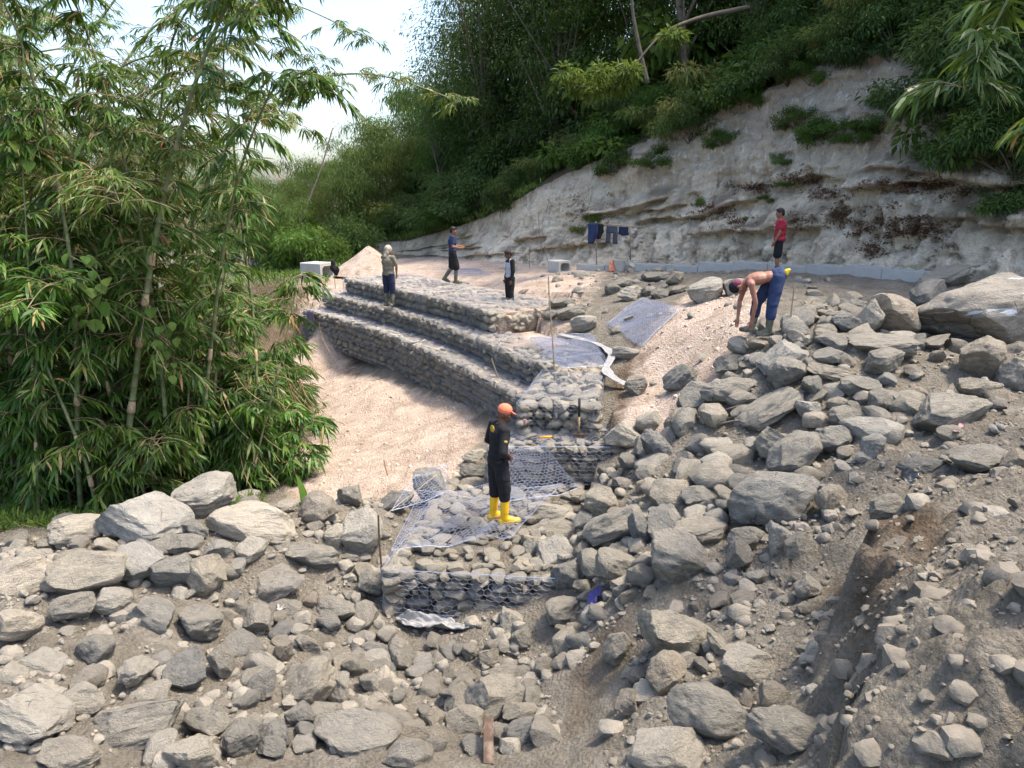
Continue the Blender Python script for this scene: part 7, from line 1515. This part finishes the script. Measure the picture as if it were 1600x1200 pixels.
# drain units along the cliff foot
def drain_mesh(L):
    w, h, t = 0.42, 0.42, 0.07; prof = [(-w / 2, 0), (w / 2, 0), (w / 2, h), (w / 2 - t, h), (w / 2 - t - 0.02, t + 0.05), (-w / 2 + t + 0.02, t + 0.05), (-w / 2 + t, h), (-w / 2, h)]
    V = [(-L / 2, a, b) for a, b in prof] + [(L / 2, a, b) for a, b in prof]; n = 8; F4 = [[k, (k + 1) % n, n + (k + 1) % n, n + k] for k in range(n)]; F4 += [[0, 7, 6, 5], [0, 5, 4, 1], [1, 4, 3, 2], [8, 13, 14, 15], [8, 9, 12, 13], [9, 10, 11, 12]]
    return mesh_np('channel', np.array(V), np.array(F4), False)
dl = spline([tuple(at_d(a, b, D)) for a, b, D in ((906, 402, 24.6), (980, 403, 23.5), (1060, 407, 22.3), (1140, 411, 21.1), (1215, 419, 20.0), (1300, 428, 18.8), (1380, 436, 17.5), (1452, 442, 16.4))], 120)
dd = np.concatenate([[0], np.cumsum(np.linalg.norm(np.diff(dl, axis=0), axis=1))]); nU = int(dd[-1] / 1.02); DM = drain_mesh(1.0); rd = np.random.default_rng(5)
ordw = ['first', 'second', 'third', 'fourth', 'fifth', 'sixth', 'seventh', 'eighth', 'ninth', 'tenth', 'eleventh', 'twelfth', 'thirteenth', 'fourteenth', 'fifteenth', 'sixteenth', 'seventeenth', 'eighteenth']
for k in range(nU):
    s = (k + 0.5) * dd[-1] / nU; p = [np.interp(s, dd, dl[:, i]) for i in range(3)]; q = [np.interp(s + 0.1, dd, dl[:, i]) for i in range(3)]; zg = gz(p[0], p[1])
    root = empty('drain_unit', (p[0], p[1], zg - 0.23 + rd.normal(0, 0.008)), math.atan2(q[1] - p[1], q[0] - p[0]) + rd.normal(0, 0.012)); tag(root, 'pale concrete drain unit in the cliff foot row, %s from the clothes line' % ordw[min(k, 17)], 'drain', 'drain units along the cliff foot'); o = obj('channel', DM, M['concrete'], root); o.scale.x = dd[-1] / nU / 1.02
# earth banked up against the drain: part of the ground, small crumbs
# clothes line
D_ = 23.6; gA = at_d(932, 413, D_); gA.z = gz(gA.x, gA.y); root = empty('clothes_line', gA); tag(root, 'bamboo clothes line frame standing before the cliff', 'clothes line')
def rel(px, py, D=D_): return np.array(at_d(px, py, D)) - np.array(gA)
for a, b in (((932, 414), (931, 346)), ((985, 406), (984, 349))):
    mb = MB(); mb.tube([rel(*a), (rel(*a) + rel(*b)) / 2 + [0.01, 0, 0], rel(*b)], 0.02, 6); mb.build('post', M['stick'], root, True)
mb = MB(); mb.tube([rel(916, 349), rel(960, 351), rel(1003, 355)], 0.017, 6); mb.build('crossbar', M['stick'], root, True)
def hang(name, cols, label, mat, seed, fold=0.05):
    """garment from outline columns: (px, top py, bottom py)"""
    V = []; nz = 8; r = np.random.default_rng(seed)
    for i, (px, a, b) in enumerate(cols):
        for k in range(nz):
            p = at_d(px, a + (b - a) * k / (nz - 1), D_ - 0.03); p.y += fold * math.sin(i * 1.9 + k * 0.35) * (0.25 + k / nz); V.append(tuple(p))
    n = len(cols); ix = np.arange(n * nz).reshape(n, nz); F = np.stack([ix[:-1, :-1].ravel(), ix[:-1, 1:].ravel(), ix[1:, 1:].ravel(), ix[1:, :-1].ravel()], 1); V = np.array(V); c = V[0].copy(); o = obj(name, mesh_np(name, V - c, F), M[mat], None, c); sd = o.modifiers.new('s', 'SOLIDIFY'); sd.thickness = 0.035; sd.offset = 0; tag(o, label, 'clothing', 'clothes hung out to dry'); return o
hang('hung_jacket', [(919, 350, 381), (922, 348, 381), (925, 347.5, 381), (928, 348, 380), (931, 348, 372), (934, 349, 365)], 'blue jacket hanging at the left end of the clothes line', 'cloth_blue', 1)
hang('hung_shirt', [(932.5, 350, 374), (935, 349, 374), (938, 349, 373), (941, 350, 366), (943, 351, 362)], 'black shirt hanging beside the blue jacket', 'cloth_black', 2)
o = None
def trousers():
    root = empty('hung_trousers', at_d(956, 353, D_)); tag(root, 'slate grey trousers hanging with both legs down', 'clothing', 'clothes hung out to dry'); b0 = np.array(root.location)
    for nm, cols in (('waist', [(948, 352.5, 364), (952, 352, 364), (956, 352.5, 364.5), (960, 352.5, 364), (965, 353, 364)]), ('leg', [(947.3, 362, 380), (950, 362, 380.5), (953.5, 362, 380)]), ('leg', [(958, 362, 381), (961, 362, 381.5), (964.5, 362, 381)])):
        V = []; nz = 6
        for i, (px, a, b) in enumerate(cols):
            for k in range(nz): p = at_d(px, a + (b - a) * k / (nz - 1), D_ - 0.03); V.append(np.array(p) + [0, 0.03 * math.sin(i * 2.2 + k * 0.4), 0] - b0)
        n = len(cols); ix = np.arange(n * nz).reshape(n, nz); F = np.stack([ix[:-1, :-1].ravel(), ix[:-1, 1:].ravel(), ix[1:, 1:].ravel(), ix[1:, :-1].ravel()], 1); o = obj(nm, mesh_np(nm, np.array(V), F), M['cloth_slate'], root); sd = o.modifiers.new('s', 'SOLIDIFY'); sd.thickness = 0.06; sd.offset = 0
trousers()
hang('hung_shorts', [(967, 354, 366), (971, 353.5, 368), (975, 354, 368.5), (979, 354, 368), (982, 354.5, 368)], 'navy shorts hanging by the right post', 'cloth_navy', 4)
# green flag, bucket with sacks
g = hit(905, 411); root = empty('green_flag', g); tag(root, 'small green flag on a stick by the drain end', 'flag'); ps = px_size(g); mb = MB(); mb.tube([(0, 0, -0.05), (0, 0, 30 * ps)], 0.01, 5); mb.build('stick', M['stick'], root)
V = []; 
for i in range(6):
    for k in range(4): V.append((-0.02 + i * 0.035 - 0.05, 0.02 * math.sin(i * 1.7), (29 - i * 1.4 - k * (2.2 + 0.5 * i)) * ps))
ix = np.arange(24).reshape(6, 4); F = np.stack([ix[:-1, :-1].ravel(), ix[:-1, 1:].ravel(), ix[1:, 1:].ravel(), ix[1:, :-1].ravel()], 1); obj('cloth', mesh_np('cloth', np.array(V), F), M['cloth_green'], root)
g = hit(968, 424); root = empty('bucket', g); tag(root, 'white bucket on the terrace below the clothes line', 'bucket'); n = 16; V = []; prof = [(0.0, 0.0), (0.15, 0.0), (0.19, 0.33), (0.20, 0.33), (0.20, 0.36), (0.18, 0.36), (0.145, 0.05), (0.0, 0.05)]
for a, b in prof:
    for k in range(n): w = 2 * math.pi * k / n; V.append((a * math.cos(w), a * math.sin(w), b))
F = [[i * n + k, i * n + (k + 1) % n, (i + 1) * n + (k + 1) % n, (i + 1) * n + k] for i in range(len(prof) - 1) for k in range(n)]; obj('pail', mesh_np('pail', np.array(V), np.array(F), True, 40), M['concrete'], root); mb = MB(); t = np.linspace(0, math.pi, 10); mb.tube(np.c_[0.2 * np.cos(t), 0.08 * np.sin(t), 0.34 + 0.06 * np.sin(t)], 0.006, 5); mb.build('handle', M['iron'], root)
G = np.array(g)
cloth('orange_sack', [G + [-0.35, -0.1, 0.02], G + [-0.15, -0.15, 0.0], G + [-0.14, 0.05, 0.36], G + [-0.28, 0.08, 0.34]], 'orange sack leaning on the white bucket', 'sack_orange', 13, 12, 0.03, 'sack')
cloth('white_sack', [G + [0.16, -0.2, 0.36], G + [0.24, 0.05, 0.38], G + [0.62, 0.0, 0.05], G + [0.42, -0.25, 0.02]], 'white sack sheet slumped right of the white bucket', 'sack_white', 14, 14, 0.04, 'sack')
# towel on the lowest tier, black rag on a stick
a = at_z(497, 494, 5 - 3.56); mb = MB(); b = at_z(546, 499, 5 - 3.56); 
fn1, L1 = curve_fn(E1)
sA = 0.62; pA = fn1(np.array([sA, sA + 0.62, sA + 0.05, sA + 0.55]), -0.10)
root = empty('hung_towel', (pA[0][0], pA[0][1], 1.42)); tag(root, 'mauve towel hung over a stick on the lowest tier', 'towel'); o0 = np.array(root.location); mb = MB(); mb.tube([np.r_[fn1(np.array([sA - 0.25]), -0.1)[0], 1.44] - o0, np.r_[fn1(np.array([sA + 0.95]), -0.1)[0], 1.42] - o0], 0.014, 6); mb.build('stick', M['wood'], root)
V = []
for i in range(12):
    s = sA + i * 0.05; 
    for k in range(7): p = fn1(np.array([s]), -0.11 - 0.03 * math.sin(i * 1.3) * (0.3 + k / 7) - (0.03 if k else 0))[0]; V.append(np.r_[p, 1.45 - k * 0.068 - 0.02 * math.sin(i * 0.9)] - o0)
ix = np.arange(84).reshape(12, 7); F = np.stack([ix[:-1, :-1].ravel(), ix[:-1, 1:].ravel(), ix[1:, 1:].ravel(), ix[1:, :-1].ravel()], 1); o = obj('cloth', mesh_np('cloth', np.array(V), F), M['cloth_mauve'], root); sd = o.modifiers.new('s', 'SOLIDIFY'); sd.thickness = 0.015
g = hit(524, 452); ps = px_size(g); root = empty('rag_on_stick', g); tag(root, 'black rag hung on a stick beside the culvert box', 'rag'); mb = MB(); mb.tube([(0, 0, -0.1), (0, 0, 42 * ps)], 0.012, 5); mb.build('stick', M['stick'], root)
f = Flesh(); f.chain([(-0.02, 0, 43 * ps), (-0.04, 0, 34 * ps), (0.05, 0, 24 * ps)], [0.05, 0.11, 0.06]); f.ell((0.1, 0, 30 * ps), (0.07, 0.05, 0.14)); f.build('rag', 0.02, 'cloth_black', root, 2, 0.02)
# sand heap
def heap(px, py, D, w, h, label):
    p = at_d(px, py, D); z = gz(p.x, p.y); n = 64; r_ = np.linspace(0, 1, 26); a = np.linspace(0, 2 * math.pi, n, endpoint=False); Rg, Ag = np.meshgrid(r_, a); X = Rg * np.cos(Ag) * w / 2; Y = Rg * np.sin(Ag) * w / 2; Zh = h * (1 - Rg ** 1.15) * (1 + 0.12 * fbm(np.c_[X.ravel() * 1.5, Y.ravel() * 1.5, X.ravel() * 0], 3, 9).reshape(X.shape)) - 0.12
    ix = np.arange(n * 26).reshape(n, 26); nx = np.roll(ix, -1, 0); F = np.stack([ix[:, :-1].ravel(), ix[:, 1:].ravel(), nx[:, 1:].ravel(), nx[:, :-1].ravel()], 1); me = mesh_np('sand_heap', np.c_[X.ravel(), Y.ravel(), Zh.ravel()], F); vattr(me, 'sand', np.full(n * 26, 0.72)); vattr(me, 'brown', np.zeros(n * 26)); o = obj('sand_heap', me, M['soil'], None, (p.x, p.y, z)); tag(o, label, 'sand heap'); return o
heap(578, 424, 28.5, 3.0, 0.95, 'pale cone of sand behind the top tier')
# pink tag on the block
g = at_z(820, 654, 5 - 3.5); cloth('pink_tag', [np.array(g) + v for v in ([-0.03, -0.2, -0.05], [0.02, -0.2, -0.05], [0.02, -0.2, 0.05], [-0.03, -0.2, 0.05])], 'small pink tag on the gabion block corner', 'plastic_pink', 15, 5, 0.008, 'tag')
